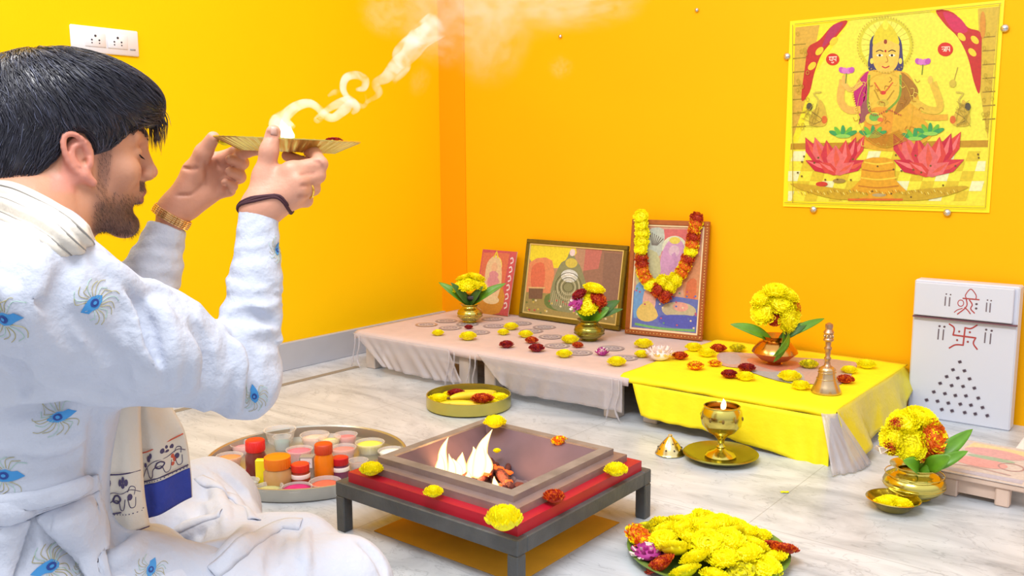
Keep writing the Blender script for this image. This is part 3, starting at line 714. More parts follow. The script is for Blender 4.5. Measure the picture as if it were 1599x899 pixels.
# ------------------------------------------------------------------ framed pictures leaning on the wall
def leaning(name, bl, br_, ztop, label, frame, fw, fcol, cat, back_y=WY - 0.012, group=None, edge=None):
    bl = np.array(bl, float); br_ = np.array(br_, float); ux = br_ - bl; W = np.linalg.norm(ux); ux /= W
    ym = (bl[1] + br_[1]) / 2; lean = min(back_y - max(bl[1], br_[1]), 0.06); Hv = ztop - bl[2]
    nrm = np.cross(ux, [0, 0, 1.]); upv = np.array([0, 0, Hv]) - nrm * lean; Hl = np.linalg.norm(upv); upv /= Hl
    n_ = np.cross(ux, upv)
    R_ = np.array([ux, n_, upv]).T
    c = (bl + br_) / 2
    t = thing(name, c, label, cat)
    def P(u, v, d=0): return bl + ux * u * W + upv * v * Hl + n_ * d
    return t, P, W, Hl, R_, n_, bl
def frame_parts(t, W, Hl, R_, bl, fw, m, inner=None, d=0.014):
    # n_ points towards the room
    if fw:
        mb = MB()
        for lo, hi in (((0, 0, 0), (W, d, fw)), ((0, 0, Hl - fw), (W, d, Hl)), ((0, 0, fw), (fw, d, Hl - fw)), ((W - fw, 0, fw), (W, d, Hl - fw))):
            mb.box(lo, hi, bev=0.002, R=R_, o=bl)
        mb.build('frame', m, t, smooth=False)
        if inner:
            mb = MB(); g = 0.005
            for lo, hi in (((fw, 0, fw), (W - fw, d - 0.004, fw + g)), ((fw, 0, Hl - fw - g), (W - fw, d - 0.004, Hl - fw)), ((fw, 0, fw + g), (fw + g, d - 0.004, Hl - fw - g)), ((W - fw - g, 0, fw + g), (W - fw, d - 0.004, Hl - fw - g))):
                mb.box(lo, hi, R=R_, o=bl)
            mb.build('inner_trim', inner, t, smooth=False)
    MB().box((fw * 0.6, 0.001, fw * 0.6), (W - fw * 0.6, 0.006 if fw else 0.004, Hl - fw * 0.6), R=R_, o=bl).build('backing' if fw else 'card', mat('backing_card', (225, 205, 170), 0.6), t, smooth=False)
ZT = z1 + 0.004
def plane_fn(P0_, n_, ox, oy, s):
    def f(X, Y):
        d = ray(ox + X / s, oy + Y / s); return CAM + d * np.dot(P0_ - CAM, n_) / np.dot(d, n_)
    return f
# card
t, P, W, Hl, R_, n_, bl = leaning('prayer_card', (-2.335, 2.69, ZT), (-2.160, 2.69, ZT), 0.380, 'small red-edged picture card leaning on the wall behind the corner pot', 0, 0, 0, 'picture')
frame_parts(t, W, Hl, R_, bl, 0, None)
A = Art(plane_fn(P(0, 0, 0.0045), n_, 0, 0, 1), n_, 0.0001)
def UV(A_, P_, d): A_.fn = lambda X, Y: P_(X, 1 - Y, d)
UV(A, P, 0.0045)
A.poly([(0, 0), (1, 0), (1, 1), (0, 1)], (214, 90, 100)); A.poly([(0.03, 0.05), (0.80, 0.03), (0.74, 0.97), (0.03, 0.97)], (228, 120, 90)); A.poly([(0.05, 0.55), (0.76, 0.6), (0.74, 0.97), (0.05, 0.97)], (215, 150, 60), 3)
A.ell((0.42, 0.24), (0.21, 0.15), (250, 220, 120)); A.poly([(0.2, 0.2), (0.42, 0.08), (0.6, 0.22), (0.68, 0.5), (0.62, 0.75), (0.45, 0.85), (0.25, 0.7), (0.18, 0.45)], (238, 205, 160), 4)
A.ell((0.42, 0.27), (0.09, 0.075), (240, 190, 150)); A.poly([(0.3, 0.36), (0.55, 0.36), (0.62, 0.62), (0.3, 0.66)], (225, 150, 160), 3); A.line([(0.3, 0.4), (0.2, 0.5), (0.32, 0.6)], 0.05, (240, 200, 160), 8); A.line([(0.56, 0.4), (0.66, 0.5), (0.5, 0.58)], 0.05, (240, 200, 160), 8)
A.ell((0.45, 0.78), (0.24, 0.07), (240, 215, 170)); A.line([(0.36, 0.12), (0.42, 0.02), (0.48, 0.12)], 0.04, (240, 215, 60))
for k in range(6):
    y = 0.12 + k * 0.14; A.line([(0.84, y), (0.9, y - 0.02), (0.93, y + 0.04), (0.86, y + 0.07)], 0.025, (246, 225, 225), 8)
A.mb.build('picture_print', PRINT, t, smooth=False)
# landscape frame
GF = mat('green_gold_frame', (120, 104, 40), 0.35, 0.5, noise=0.15, nscale=80); GI = mat('gold_inner_trim', (225, 205, 140), 0.35, 0.4)
t, P, W, Hl, R_, n_, bl = leaning('picture_frame', (-2.121, 2.715, ZT), (-1.657, 2.700, ZT), 0.432, 'wide olive-framed picture of a temple deity behind the middle pot', 0, 0, 0, 'picture')
frame_parts(t, W, Hl, R_, bl, 0.016, GF, GI)
A = Art(None, n_, 0.0001); UV(A, P, 0.0065)
A.poly([(0.03, 0.05), (0.97, 0.05), (0.97, 0.95), (0.03, 0.95)], (196, 150, 120)); A.poly([(0.04, 0.06), (0.5, 0.06), (0.42, 0.3), (0.25, 0.34), (0.06, 0.28)], (250, 228, 60), 3)
A.poly([(0.05, 0.3), (0.28, 0.25), (0.3, 0.68), (0.05, 0.72)], (238, 150, 105), 3); A.poly([(0.08, 0.35), (0.2, 0.3), (0.22, 0.6), (0.1, 0.62)], (232, 120, 90), 3)
A.poly([(0.6, 0.06), (0.97, 0.06), (0.97, 0.93), (0.6, 0.7)], (164, 120, 100)); A.poly([(0.6, 0.06), (0.76, 0.06), (0.74, 0.3), (0.6, 0.34)], (205, 120, 110)); A.poly([(0.78, 0.1), (0.97, 0.1), (0.97, 0.7), (0.8, 0.8)], (150, 112, 96))
A.poly([(0.04, 0.68), (0.6, 0.64), (0.97, 0.74), (0.97, 0.94), (0.04, 0.94)], (170, 150, 90)); A.poly([(0.25, 0.7), (0.4, 0.62), (0.55, 0.72), (0.5, 0.86), (0.28, 0.84)], (110, 130, 70), 3)
A.poly([(0.36, 0.3), (0.42, 0.22), (0.46, 0.1), (0.52, 0.22), (0.58, 0.32), (0.66, 0.6), (0.62, 0.84), (0.34, 0.84), (0.3, 0.6)], (150, 150, 110), 4)
A.ell((0.475, 0.13), (0.028, 0.045), (250, 225, 225)); A.ell((0.475, 0.26), (0.06, 0.06), (225, 205, 90)); A.ell((0.47, 0.42), (0.085, 0.08), (225, 228, 220)); A.ell((0.47, 0.40), (0.05, 0.035), (250, 250, 245))
for k in range(5): A.ring((0.47, 0.56), (0.05 + 0.02 * k, 0.06 + 0.03 * k), 0.008, (215, 205, 170) if k % 2 else (100, 95, 70))
for k in range(46): A.ell((rnd.uniform(0.06, 0.94), rnd.uniform(0.74, 0.93)), (0.012, 0.013), rnd.choice([(240, 225, 180), (220, 190, 90), (120, 130, 70), (200, 90, 80)]), 0, 8)
for k in range(14): A.line([(0.33 + 0.02 * k, 0.62), (0.31 + 0.022 * k, 0.8)], 0.006, (200, 190, 150))
A.poly([(0.07, 0.62), (0.22, 0.6), (0.22, 0.74), (0.08, 0.76)], (130, 95, 75)); A.line([(0.06, 0.62), (0.24, 0.6)], 0.02, (235, 190, 130))
A.mb.build('picture_print', PRINT, t, smooth=False)
# portrait frame with garland
BF = mat('red_brown_frame', (168, 92, 40), 0.4, 0.2, noise=0.15, nscale=60)
t, P, W, Hl, R_, n_, bl = leaning('picture_frame', (-1.620, 2.675, ZT), (-1.345, 2.715, ZT), 0.530, 'tall brown-framed picture draped with a marigold garland', 0, 0, 0, 'picture')
FP3 = (t, P, W, Hl, n_)
frame_parts(t, W, Hl, R_, bl, 0.017, BF, mat('pale_inner_trim', (240, 214, 170), 0.4))
mb = MB()
for k in range(40): mb.ell(P(0.978, 0.03 + 0.94 * k / 39, 0.0145), (0.0024, 0.0024, 0.0024), 6, 4)
for k in range(22): mb.ell(P(0.03 + 0.94 * k / 21, 0.022, 0.0145), (0.0022, 0.0022, 0.0022), 6, 4)
mb.build('bead_trim', mat('gold_bead', (230, 190, 110), 0.3, 0.6), t)
A = Art(None, n_, 0.0001); UV(A, P, 0.0065)
A.poly([(0.07, 0.05), (0.93, 0.05), (0.93, 0.95), (0.07, 0.95)], (222, 168, 140)); A.poly([(0.1, 0.08), (0.9, 0.07), (0.88, 0.28), (0.1, 0.3)], (222, 110, 110)); A.poly([(0.2, 0.1), (0.42, 0.08), (0.4, 0.3), (0.22, 0.3)], (200, 205, 190), 3)
for k in range(7): A.line([(0.24 + 0.03 * k, 0.1 + 0.01 * k), (0.28 + 0.01 * k, 0.22)], 0.012, (130, 120, 110))
A.ell((0.57, 0.23), (0.16, 0.10), (225, 225, 195)); A.poly([(0.45, 0.22), (0.57, 0.14), (0.7, 0.22), (0.74, 0.42), (0.62, 0.52), (0.44, 0.5), (0.4, 0.36)], (215, 160, 200), 4)
A.ell((0.57, 0.26), (0.07, 0.05), (225, 190, 205)); A.line([(0.56, 0.28), (0.6, 0.36), (0.52, 0.42)], 0.05, (205, 150, 195), 10); A.ell((0.57, 0.17), (0.07, 0.03), (235, 215, 90))
A.poly([(0.1, 0.3), (0.35, 0.28), (0.4, 0.5), (0.12, 0.6)], (205, 200, 150), 3); A.poly([(0.72, 0.35), (0.92, 0.3), (0.92, 0.7), (0.74, 0.66)], (222, 150, 100), 3); A.poly([(0.76, 0.52), (0.88, 0.5), (0.86, 0.74), (0.76, 0.74)], (225, 120, 70), 3)
A.poly([(0.08, 0.62), (0.92, 0.66), (0.92, 0.94), (0.08, 0.94)], (110, 120, 190)); A.poly([(0.1, 0.58), (0.24, 0.56), (0.25, 0.76), (0.1, 0.86)], (120, 170, 220), 3)
A.poly([(0.22, 0.62), (0.36, 0.62), (0.36, 0.78), (0.22, 0.8)], (238, 180, 160), 3); A.poly([(0.14, 0.78), (0.28, 0.7), (0.42, 0.82), (0.3, 0.88), (0.16, 0.86)], (240, 205, 110), 3)
A.ell((0.68, 0.76), (0.22, 0.07), (205, 190, 150)); A.ell((0.7, 0.73), (0.10, 0.04), (240, 170, 150)); A.poly([(0.45, 0.82), (0.9, 0.8), (0.88, 0.9), (0.5, 0.9)], (90, 95, 190), 3); A.line([(0.12, 0.91), (0.5, 0.93), (0.9, 0.92)], 0.02, (130, 190, 110), 10)
for k in range(30): A.ell((rnd.uniform(0.1, 0.9), rnd.uniform(0.6, 0.92)), (0.014, 0.008), rnd.choice([(240, 220, 180), (90, 120, 190), (200, 90, 120), (110, 160, 110)]), 0, 8)
A.mb.build('picture_print', PRINT, t, smooth=False)

# ------------------------------------------------------------------ marigolds and other blossoms
FY = mat('marigold_yellow', (255, 244, 0), 0.6, noise=0.05, nscale=90); FO = mat('marigold_orange', (240, 120, 20), 0.65, noise=0.25, nscale=90)
FR = mat('marigold_red', (190, 52, 22), 0.65, noise=0.3, nscale=110); FD = mat('deep_red_petal', (150, 22, 42), 0.6, noise=0.3, nscale=110)
FW_ = mat('white_pink_petal', (238, 222, 218), 0.6, noise=0.1, nscale=60); FM = mat('magenta_petal', (176, 50, 140), 0.6, noise=0.2, nscale=60); FG = mat('yellow_green_petal', (208, 200, 20), 0.65, noise=0.2, nscale=90)
GR = mat('green_calyx', (96, 140, 30), 0.6)
def bloom_mesh(name, m1, m2, seed, dense=True, flat=0.62, green=True):
    """unit-radius flower sitting on z = 0, petals in whorls"""
    r = random.Random(seed); mb = MB()
    mb.ell((0, 0, 0.45 * flat), (0.78, 0.78, 0.55 * flat), 14, 7, 0)
    rings = ((1.55, 24, 0.42), (1.32, 26, 0.36), (1.1, 26, 0.32), (0.88, 22, 0.30), (0.66, 18, 0.28), (0.44, 13, 0.26), (0.22, 7, 0.24), (0.02, 3, 0.2)) if dense else ((1.4, 12, 0.6), (0.95, 9, 0.5), (0.5, 6, 0.4))
    for th, n, ln in rings:
        for k in range(n):
            a = 2 * math.pi * (k + r.random() * 0.6) / n; t = th + r.uniform(-0.1, 0.1)
            d = np.array([math.sin(t) * math.cos(a), math.sin(t) * math.sin(a), math.cos(t) * flat * 1.25 + 0.06])
            base = np.array([0.66 * d[0], 0.66 * d[1], 0.42 * flat + 0.46 * d[2] * flat]) if dense else np.array([0.5 * d[0], 0.5 * d[1], 0.4 * flat + 0.42 * d[2] * flat])
            side = np.array([-math.sin(a), math.cos(a), 0]); nn = np.cross(side, d)
            w_ = r.uniform(0.09, 0.14) if dense else r.uniform(0.13, 0.19); L = ln * r.uniform(0.85, 1.12); ru = r.uniform(-0.05, 0.05)
            mid = base + d * L * 0.6 + nn * 0.03; tip = base + d * L - nn * 0.05
            vs = [base - side * w_ * 0.4, base + side * w_ * 0.4, mid - side * w_ + nn * ru, mid + nn * 0.07, mid + side * w_ - nn * ru,
                  tip - side * w_ * 0.9 - nn * 0.03, tip + side * 0.01 + nn * 0.06, tip + side * w_ * 0.9 - nn * 0.03]
            for v_ in vs: v_[2] = max(v_[2], 0.01)
            mb.add(vs, [(0, 1, 3), (0, 3, 2), (1, 4, 3), (2, 3, 6, 5), (3, 4, 7, 6)], 1 if (m2 is not None and r.random() < 0.4) else 0)
    if green: mb.lathe([(0.16, 0.0), (0.4, 0.08), (0.34, 0.14), (0.1, 0.18)], (0, 0, 0), 10, 2)
    o = mb.build(name, [m1, m2 or m1, GR])
    me = o.data; bpy.data.objects.remove(o); return me
BL = {'y': [bloom_mesh('marigold', FY, None, s) for s in (1, 2, 3)], 'o': [bloom_mesh('marigold', FO, FY, 4)], 'r': [bloom_mesh('marigold', FR, FO, 5)],
      'd': [bloom_mesh('blossom', FD, FR, 6)], 'w': [bloom_mesh('blossom', FW_, None, 7, False)], 'm': [bloom_mesh('blossom', FM, FW_, 8, False)], 'g': [bloom_mesh('marigold', FG, FY, 9)]}
def flower(kind, loc, r, label, group=None, tilt=(0, 0), cat='flower', parent=None, name=None):
    me = rnd.choice(BL[kind]); o = bpy.data.objects.new(name or ('marigold' if kind in 'yorg' else 'blossom'), me); sc.collection.objects.link(o)
    o.scale = (r, r, r); o.rotation_euler = (tilt[0], tilt[1], rnd.uniform(0, 6.28))
    if parent is not None: o.parent = parent; o.location = tuple(np.array(loc) - np.array(parent.location))
    else: o.location = tuple(float(t) for t in loc); tag(o, label, cat, group)
    return o
def axis_flower(kind, loc, r, n, **kw):
    o = flower(kind, loc, r, kw.pop('label', ''), **kw)
    q = Vector([float(t) for t in n]).to_track_quat('Z', 'Y'); o.rotation_euler = (q @ Matrix.Rotation(rnd.uniform(0, 6.28), 3, 'Z').to_quaternion()).to_euler(); return o
ZC = z1 + 0.0035; ZYC = ZY + 0.0035
PXM = lambda p: FPX / np.dot(p - CAM, -RM[:, 2])
for (x, y, k, pr, lab) in (
    (684, 522, 'y', 9, 'leftmost yellow marigold on the pink-clothed corner table'), (731, 529, 'y', 13, 'yellow marigold near the front edge below the corner pot'),
    (732, 512, 'd', 6.5, 'small dark red blossom just in front of the corner pot'), (798, 513, 'y', 11, 'rear yellow marigold of the touching pair between corner pot and wide frame'),
    (786, 521, 'y', 9, 'front yellow marigold of the touching pair between corner pot and wide frame'), (821, 525, 'y', 11, 'yellow marigold beside the orange-red blossom under the wide frame'),
    (791, 541, 'd', 11, 'dark red blossom alone near the front edge of the white table'), (830, 534, 'r', 10, 'orange-red marigold touching the crimson one on the pink cloth'),
    (838, 547, 'd', 12, 'crimson blossom in front of the orange-red marigold on the pink cloth'), (890, 534, 'y', 13, 'yellow marigold at the foot of the middle pot'),
    (902, 541, 'r', 8.5, 'small brownish orange marigold at the foot of the middle pot'), (881, 556, 'y', 12, 'yellow marigold at the front edge below the middle pot'),
    (940, 553, 'm', 11, 'purple and white blossom right of the middle pot'), (963, 569, 'y', 14, 'yellow marigold on the front edge beside the yellow cloth'),
    (1005, 541, 'y', 14, 'yellow marigold before the tall garlanded frame'), (1002, 556, 'y', 11, 'yellow marigold left of the white blossom')):
    p = atz(x, y + 1, ZC); o = flower(k, p, pr / PXM(p), lab, 'blossoms on the pink cloth'); o.scale[2] *= 1.35
for (x, y, k, pr, lab) in (
    (1030, 560, 'w', 21, 'large white crumpled blossom at the left end of the yellow cloth'), (1062, 559, 'r', 12, 'orange-red marigold beside the white blossom'),
    (1083, 546, 'y', 13, 'yellow marigold at the back left corner of the yellow cloth'), (1104, 555, 'y', 13, 'yellow marigold left of the orange-red one on yellow cloth'),
    (1122, 547, 'r', 12, 'orange-red marigold at the back left of the yellow cloth'), (1152, 547, 'g', 12, 'olive yellow marigold behind the copper pot on the left'),
    (1086, 575, 'o', 13, 'pale orange flattened marigold on the left part of yellow cloth'), (1116, 570, 'o', 10, 'small orange marigold in the middle left of the yellow cloth'),
    (1166, 578, 'd', 13, 'rear dark red blossom of the pair in front of the copper pot'), (1139, 588, 'd', 13, 'front dark red blossom of the pair in front of the copper pot'),
    (1164, 592, 'y', 14, 'yellow marigold beside the dark red pair near the front edge'), (1263, 573, 'g', 14, 'yellow marigold between the copper pot and the bell'),
    (1233, 593, 'y', 17, 'yellow marigold left of the bell'), (1250, 606, 'y', 14, 'yellow marigold on the front edge just left of the bell'),
    (1320, 596, 'r', 13, 'orange-red marigold right of the bell'), (1353, 573, 'y', 14, 'yellow marigold near the back right corner of the yellow cloth'),
    (1326, 581, 'y', 12, 'yellow marigold behind the orange-red one by the bell')):
    p = atz(x, y + 1, ZYC); o = flower(k, p, pr / PXM(p), lab, 'blossoms on the yellow cloth'); o.scale[2] *= 1.3

# ------------------------------------------------------------------ metal pots with leaves and flowers
BR = mat('polished_brass', (208, 192, 100), 0.18, 1.0, bump=0.05, bscale=30); BRD = mat('old_brass', (158, 150, 68), 0.25, 0.95, noise=0.12, nscale=30)
CU = mat('copper', (204, 146, 76), 0.2, 1.0); LF = mat('mango_leaf', (96, 150, 28), 0.4, noise=0.2, nscale=40); LFD = mat('dark_leaf', (70, 112, 40), 0.45, noise=0.2, nscale=40)
WATER = mat('dark_inside', (90, 70, 30), 0.4, 0.5)
LOTA = [(0.0, 0.0), (0.50, 0.0), (0.56, 0.06), (0.50, 0.12), (0.78, 0.28), (0.97, 0.52), (1.0, 0.72), (0.92, 0.94), (0.70, 1.12), (0.60, 1.20), (0.58, 1.28), (0.68, 1.38), (0.80, 1.46), (0.80, 1.49), (0.72, 1.46), (0.55, 1.36), (0.52, 1.24), (0.6, 1.16), (0.0, 1.14)]
LOTAC = [(0.0, 0.0), (0.34, 0.0), (0.36, 0.04), (0.30, 0.10), (0.62, 0.22), (1.0, 0.55), (0.94, 0.70), (0.70, 0.98), (0.54, 1.08), (0.55, 1.16), (0.68, 1.28), (0.70, 1.31), (0.62, 1.29), (0.48, 1.12), (0, 1.08)]
def leaf(parent, base, tip, wd, m, up=None, droop=0.0, name='leaf'):
    up = UP * 0.55 - FW * 0.85 if up is None else up
    base = np.array(base, float); tip = np.array(tip, float); ax = tip - base; L = np.linalg.norm(ax)
    s_ = np.cross(ax, up); s_ /= np.linalg.norm(s_) + 1e-9; n_ = np.cross(s_, ax / L); rows = []
    for i in range(13):
        t = i / 12; c = base + ax * t + n_ * (0.12 * L * math.sin(math.pi * t) - droop * t * t); ww = wd * (math.sin(math.pi * min(1, t * 0.96 + 0.04)) ** 0.75)
        rows.append([c + s_ * ww * q + n_ * abs(q) * ww * 0.3 for q in (-1, -0.5, 0, 0.5, 1)])
    return MB().sheet(rows, 0.0006).build(name, m, parent)
def lota(name, base, r, m, label, prof=LOTA, hs=1.0, bands=True, **kw):
    t = thing(name, base, label, 'pot')
    MB().lathe([(a * r, h * r * hs) for a, h in prof], base, 40).build('pot_body', m, t, angle=50)
    if bands:
        mb = MB()
        for zz, rr in ((0.52, 0.985), (0.94, 0.93)):
            mb.tube([np.array(base) + np.array([rr * r * math.cos(a), rr * r * math.sin(a), zz * r * hs]) for a in np.linspace(0, 2 * math.pi, 33)[:-1]], 0.018 * r, 5, closed=True)
        mb.build('engraved_band', m, t)
    return t
def P3(base, dx, dz, dv=0.0):            # offset right / up / away
    return np.array(base) + RT * dx + UP * dz + FW * dv
# pot in the corner
def bouquet(base, s, items, group, lead):
    for (dx, dz, dv, k, rr, lab) in items:
        p = P3(base, dx * s, dz * s, dv * s); c = P3(base, 0, 0.052 if s else 0, 0)
        n = p - P3(base, 0, items[0][1] * s * 0.35, 0.01); n = n / np.linalg.norm(n)
        axis_flower(k, p - n * rr * s * 0.4, rr * s, n, label=lab + lead, group=group)
b = atz(734, 503, ZC); r = 20 / PXM(b); s = 1 / PXM(b)
t = lota('brass_pot', b, r, BR, 'brass pot with yellow flower and leaves in the room corner'); H0 = 1.45 * r
leaf(t, P3(b, 0, H0 - 0.008), P3(b, -48 * s, 64 * s, -0.01), 0.017, LF); leaf(t, P3(b, 0, H0 - 0.008), P3(b, 57 * s, 62 * s, -0.01), 0.016, LF)
leaf(t, P3(b, 0, H0 - 0.008), P3(b, -28 * s, 66 * s, -0.05), 0.016, LFD); leaf(t, P3(b, 0, H0 - 0.008), P3(b, 22 * s, 60 * s, -0.05), 0.015, LFD)
tag(MB().lathe([(0, 0), (0.6, 0.02), (0.86, 0.2), (1.0, 0.42), (0.9, 0.62), (0.5, 0.68), (0, 0.7)], P3(b, 0, 0), 26).build('x', FY), '', 'x')
bpy.data.objects.remove(bpy.data.objects['x'])
sb = P3(b, 4 * s, 34 * s, 0)
tag(MB().lathe([(0.006, 0), (0.02, 0.001), (0.031, 0.009), (0.034, 0.018), (0.034, 0.024), (0.0, 0.025)], sb, 22).build('steel_cup', mat('dark_steel_cup', (96, 96, 108), 0.3, 0.8), loc=sb), 'dark steel cup set in the corner pot under yellow flowers', 'cup')
for i, (dx, dz, dv, rr) in enumerate(((-16, 60, -8, 13), (-2, 62, -16, 15), (13, 62, -10, 15), (-8, 72, 2, 14), (10, 73, 0, 15), (-18, 56, 6, 11), (20, 58, 4, 12))):
    p = P3(b, dx * s, dz * s, dv * s); n = p - P3(b, 0, 40 * s); axis_flower('y', p - n * 0.2, rr * s, n, label='yellow marigold heaped in the cup over the corner pot', group='marigolds over the corner pot')
# middle pot
b = atz(920, 531, ZC); r = 24 / PXM(b); s = 1 / PXM(b)
t = lota('brass_pot', b, r, BRD, 'squat brass pot with mixed marigolds before the wide framed picture', hs=0.95); H0 = 1.4 * r
leaf(t, P3(b, 0, H0 - 0.008), P3(b, 48 * s, 62 * s, 0.01), 0.02, LFD); leaf(t, P3(b, 0, H0 - 0.008), P3(b, 30 * s, 54 * s, -0.03), 0.024, LF); leaf(t, P3(b, 0, H0 - 0.008), P3(b, -26 * s, 60 * s, -0.02), 0.022, LF); leaf(t, P3(b, 0, H0 - 0.008), P3(b, 52 * s, 50 * s, -0.01), 0.012, LFD)
for dx, dz, dv, rr, k, lab in ((8, 84, 0, 17, 'y', 'yellow marigold on top of the middle pot bouquet'), (-4, 58, -12, 17, 'y', 'yellow marigold low in the front of the middle pot bouquet'), (14, 68, -12, 14, 'r', 'red marigold on the right of the middle pot bouquet'),
        (-18, 76, -6, 12, 'd', 'dark red blossom at the upper left of the middle pot bouquet'), (-22, 62, -10, 14, 'm', 'purple-centred blossom at the left of the middle pot bouquet'), (18, 56, -8, 11, 'r', 'red marigold low on the right of the middle pot bouquet'), (0, 70, 6, 15, 'y', 'yellow marigold at the back of the middle pot bouquet')):
    p = P3(b, dx * s, dz * s, dv * s); n = p - P3(b, 0, 46 * s, 0.02); axis_flower(k, p - n * 0.2, rr * s, n, label=lab, group='bouquet in the middle pot')
# copper pot
b = atz(1209, 568, ZYC); r = 35 / PXM(b); s = 1 / PXM(b)
t = lota('copper_pot', b, r, CU, 'round copper pot with large yellow bouquet on the yellow cloth', LOTAC, 1.0, False); H0 = 1.25 * r
leaf(t, P3(b, -5 * s, H0 - 0.012), P3(b, -72 * s, 64 * s, -0.005), 0.017, LF); leaf(t, P3(b, 5 * s, H0 - 0.012), P3(b, 76 * s, 72 * s, 0.0), 0.013, LF); leaf(t, P3(b, 5 * s, H0 - 0.012), P3(b, 48 * s, 66 * s, -0.01), 0.016, LFD)
leaf(t, P3(b, 6 * s, 54 * s, -0.035), P3(b, -14 * s, 12 * s, -0.078), 0.016, LF, up=(1, 0, 0.2)); leaf(t, P3(b, 16 * s, 52 * s, -0.03), P3(b, -16 * s, 22 * s, -0.085), 0.014, LF, up=(1, 0, 0.2))
for dx, dz, dv, rr, k, lab in ((-22, 84, -6, 21, 'y', 'yellow marigold at the left of the copper pot bouquet'), (-2, 122, -2, 19, 'y', 'yellow marigold at the very top of the copper pot bouquet'), (22, 114, 0, 18, 'y', 'yellow marigold at the upper right of the copper pot bouquet'),
        (-22, 106, 4, 19, 'y', 'yellow marigold at the upper left of the copper pot bouquet'), (4, 98, -12, 20, 'y', 'yellow marigold in the centre of the copper pot bouquet'), (18, 74, -12, 23, 'y', 'yellow marigold low on the right of the copper pot bouquet'),
        (36, 96, 0, 14, 'o', 'orange marigold at the right of the copper pot bouquet'), (-4, 92, -22, 9, 'd', 'dark red blossom in the centre of the copper pot bouquet'), (-8, 72, -22, 10, 'r', 'red marigold low in the centre of the copper pot bouquet'), (34, 78, -4, 14, 'y', 'yellow marigold at the lower right edge of the copper pot bouquet')):
    p = P3(b, dx * s, dz * s, dv * s); n = p - P3(b, 0, 76 * s, 0.03); axis_flower(k, p - n * 0.25, rr * s, n, label=lab, group='bouquet in the copper pot')
# floor pot
b = atz(1426, 776, 0.001); r = 46 / PXM(b); s = 1 / PXM(b)
t = lota('brass_pot', b, r, BR, 'big shiny brass pot on the floor at the right', [(a, h * 0.86) for a, h in LOTA], 0.9); H0 = 1.45 * 0.86 * 0.9 * r
leaf(t, P3(b, 0, H0 - 0.01, -0.01), P3(b, 82 * s, 112 * s, -0.01), 0.017, LF); leaf(t, P3(b, 0, H0 - 0.01, -0.02), P3(b, 66 * s, 84 * s, -0.04), 0.014, LF); leaf(t, P3(b, 0, H0 - 0.005, -0.02), P3(b, -36 * s, 72 * s, -0.05), 0.018, LF)
leaf(t, P3(b, 10 * s, H0, -0.02), P3(b, 30 * s, 84 * s, -0.07), 0.018, LF)
for dx, dz, dv, rr, k, lab in ((-42, 96, -6, 24, 'y', 'yellow marigold at the lower left of the floor pot bouquet'), (-24, 122, 0, 25, 'y', 'yellow marigold at the upper left of the floor pot bouquet'), (8, 130, 4, 26, 'y', 'yellow marigold at the top of the floor pot bouquet'),
        (-20, 92, -22, 25, 'y', 'yellow marigold in the front centre of the floor pot bouquet'), (20, 102, -18, 27, 'o', 'large orange marigold facing front in the floor pot bouquet'), (-40, 122, -4, 13, 'r', 'small red marigold at the top left of the floor pot bouquet'),
        (-50, 84, -12, 13, 'r', 'red-orange marigold at the left edge of the floor pot bouquet'), (4, 80, -24, 18, 'o', 'orange marigold low in the front of the floor pot bouquet'), (26, 124, 0, 18, 'y', 'yellow marigold at the upper right of the floor pot bouquet'), (-2, 108, -10, 20, 'y', 'yellow marigold in the middle of the floor pot bouquet')):
    p = P3(b, dx * s, dz * s, dv * s); n = p - P3(b, 0, 88 * s, 0.03); axis_flower(k, p - n * 0.25, rr * s, n, label=lab, group='bouquet in the floor pot')
tag(MB().sheet([[P3(b, -58 * s + 14 * s * i, 72 * s + 10 * s * math.sin(i + j), -0.01 + 0.012 * j) for i in range(4)] for j in range(4)], 0.001).build('paper_scrap', mat('cream_paper', (240, 222, 205), 0.7), t), '', '') ; 
o_ = bpy.data.objects['paper_scrap']; del o_['label']; del o_['category']
# small brass bowl of turmeric
b = atz(1394, 794, 0.001); s = 1 / PXM(b); r = 40 * s
t = thing('brass_bowl', b, 'shallow brass bowl of yellow flowers on the floor before the big pot', 'bowl')
MB().lathe([(0, 0), (0.55 * r, 0), (0.62 * r, 0.06 * r), (0.95 * r, 0.42 * r), (1.02 * r, 0.45 * r), (0.98 * r, 0.47 * r), (0.9 * r, 0.42 * r), (0.58 * r, 0.12 * r), (0, 0.10 * r)], b, 36).build('bowl_body', BR, t, angle=50)
for i, (dx, dv) in enumerate(((-12, 0), (10, -3), (0, 8))):
    flower('y', P3(b, dx * s, 0.13 * r, dv * s), 17 * s, ['left yellow marigold lying in the shallow brass bowl', 'right yellow marigold lying in the shallow brass bowl', 'rear yellow marigold lying in the shallow brass bowl'][i], 'marigolds in the brass bowl')

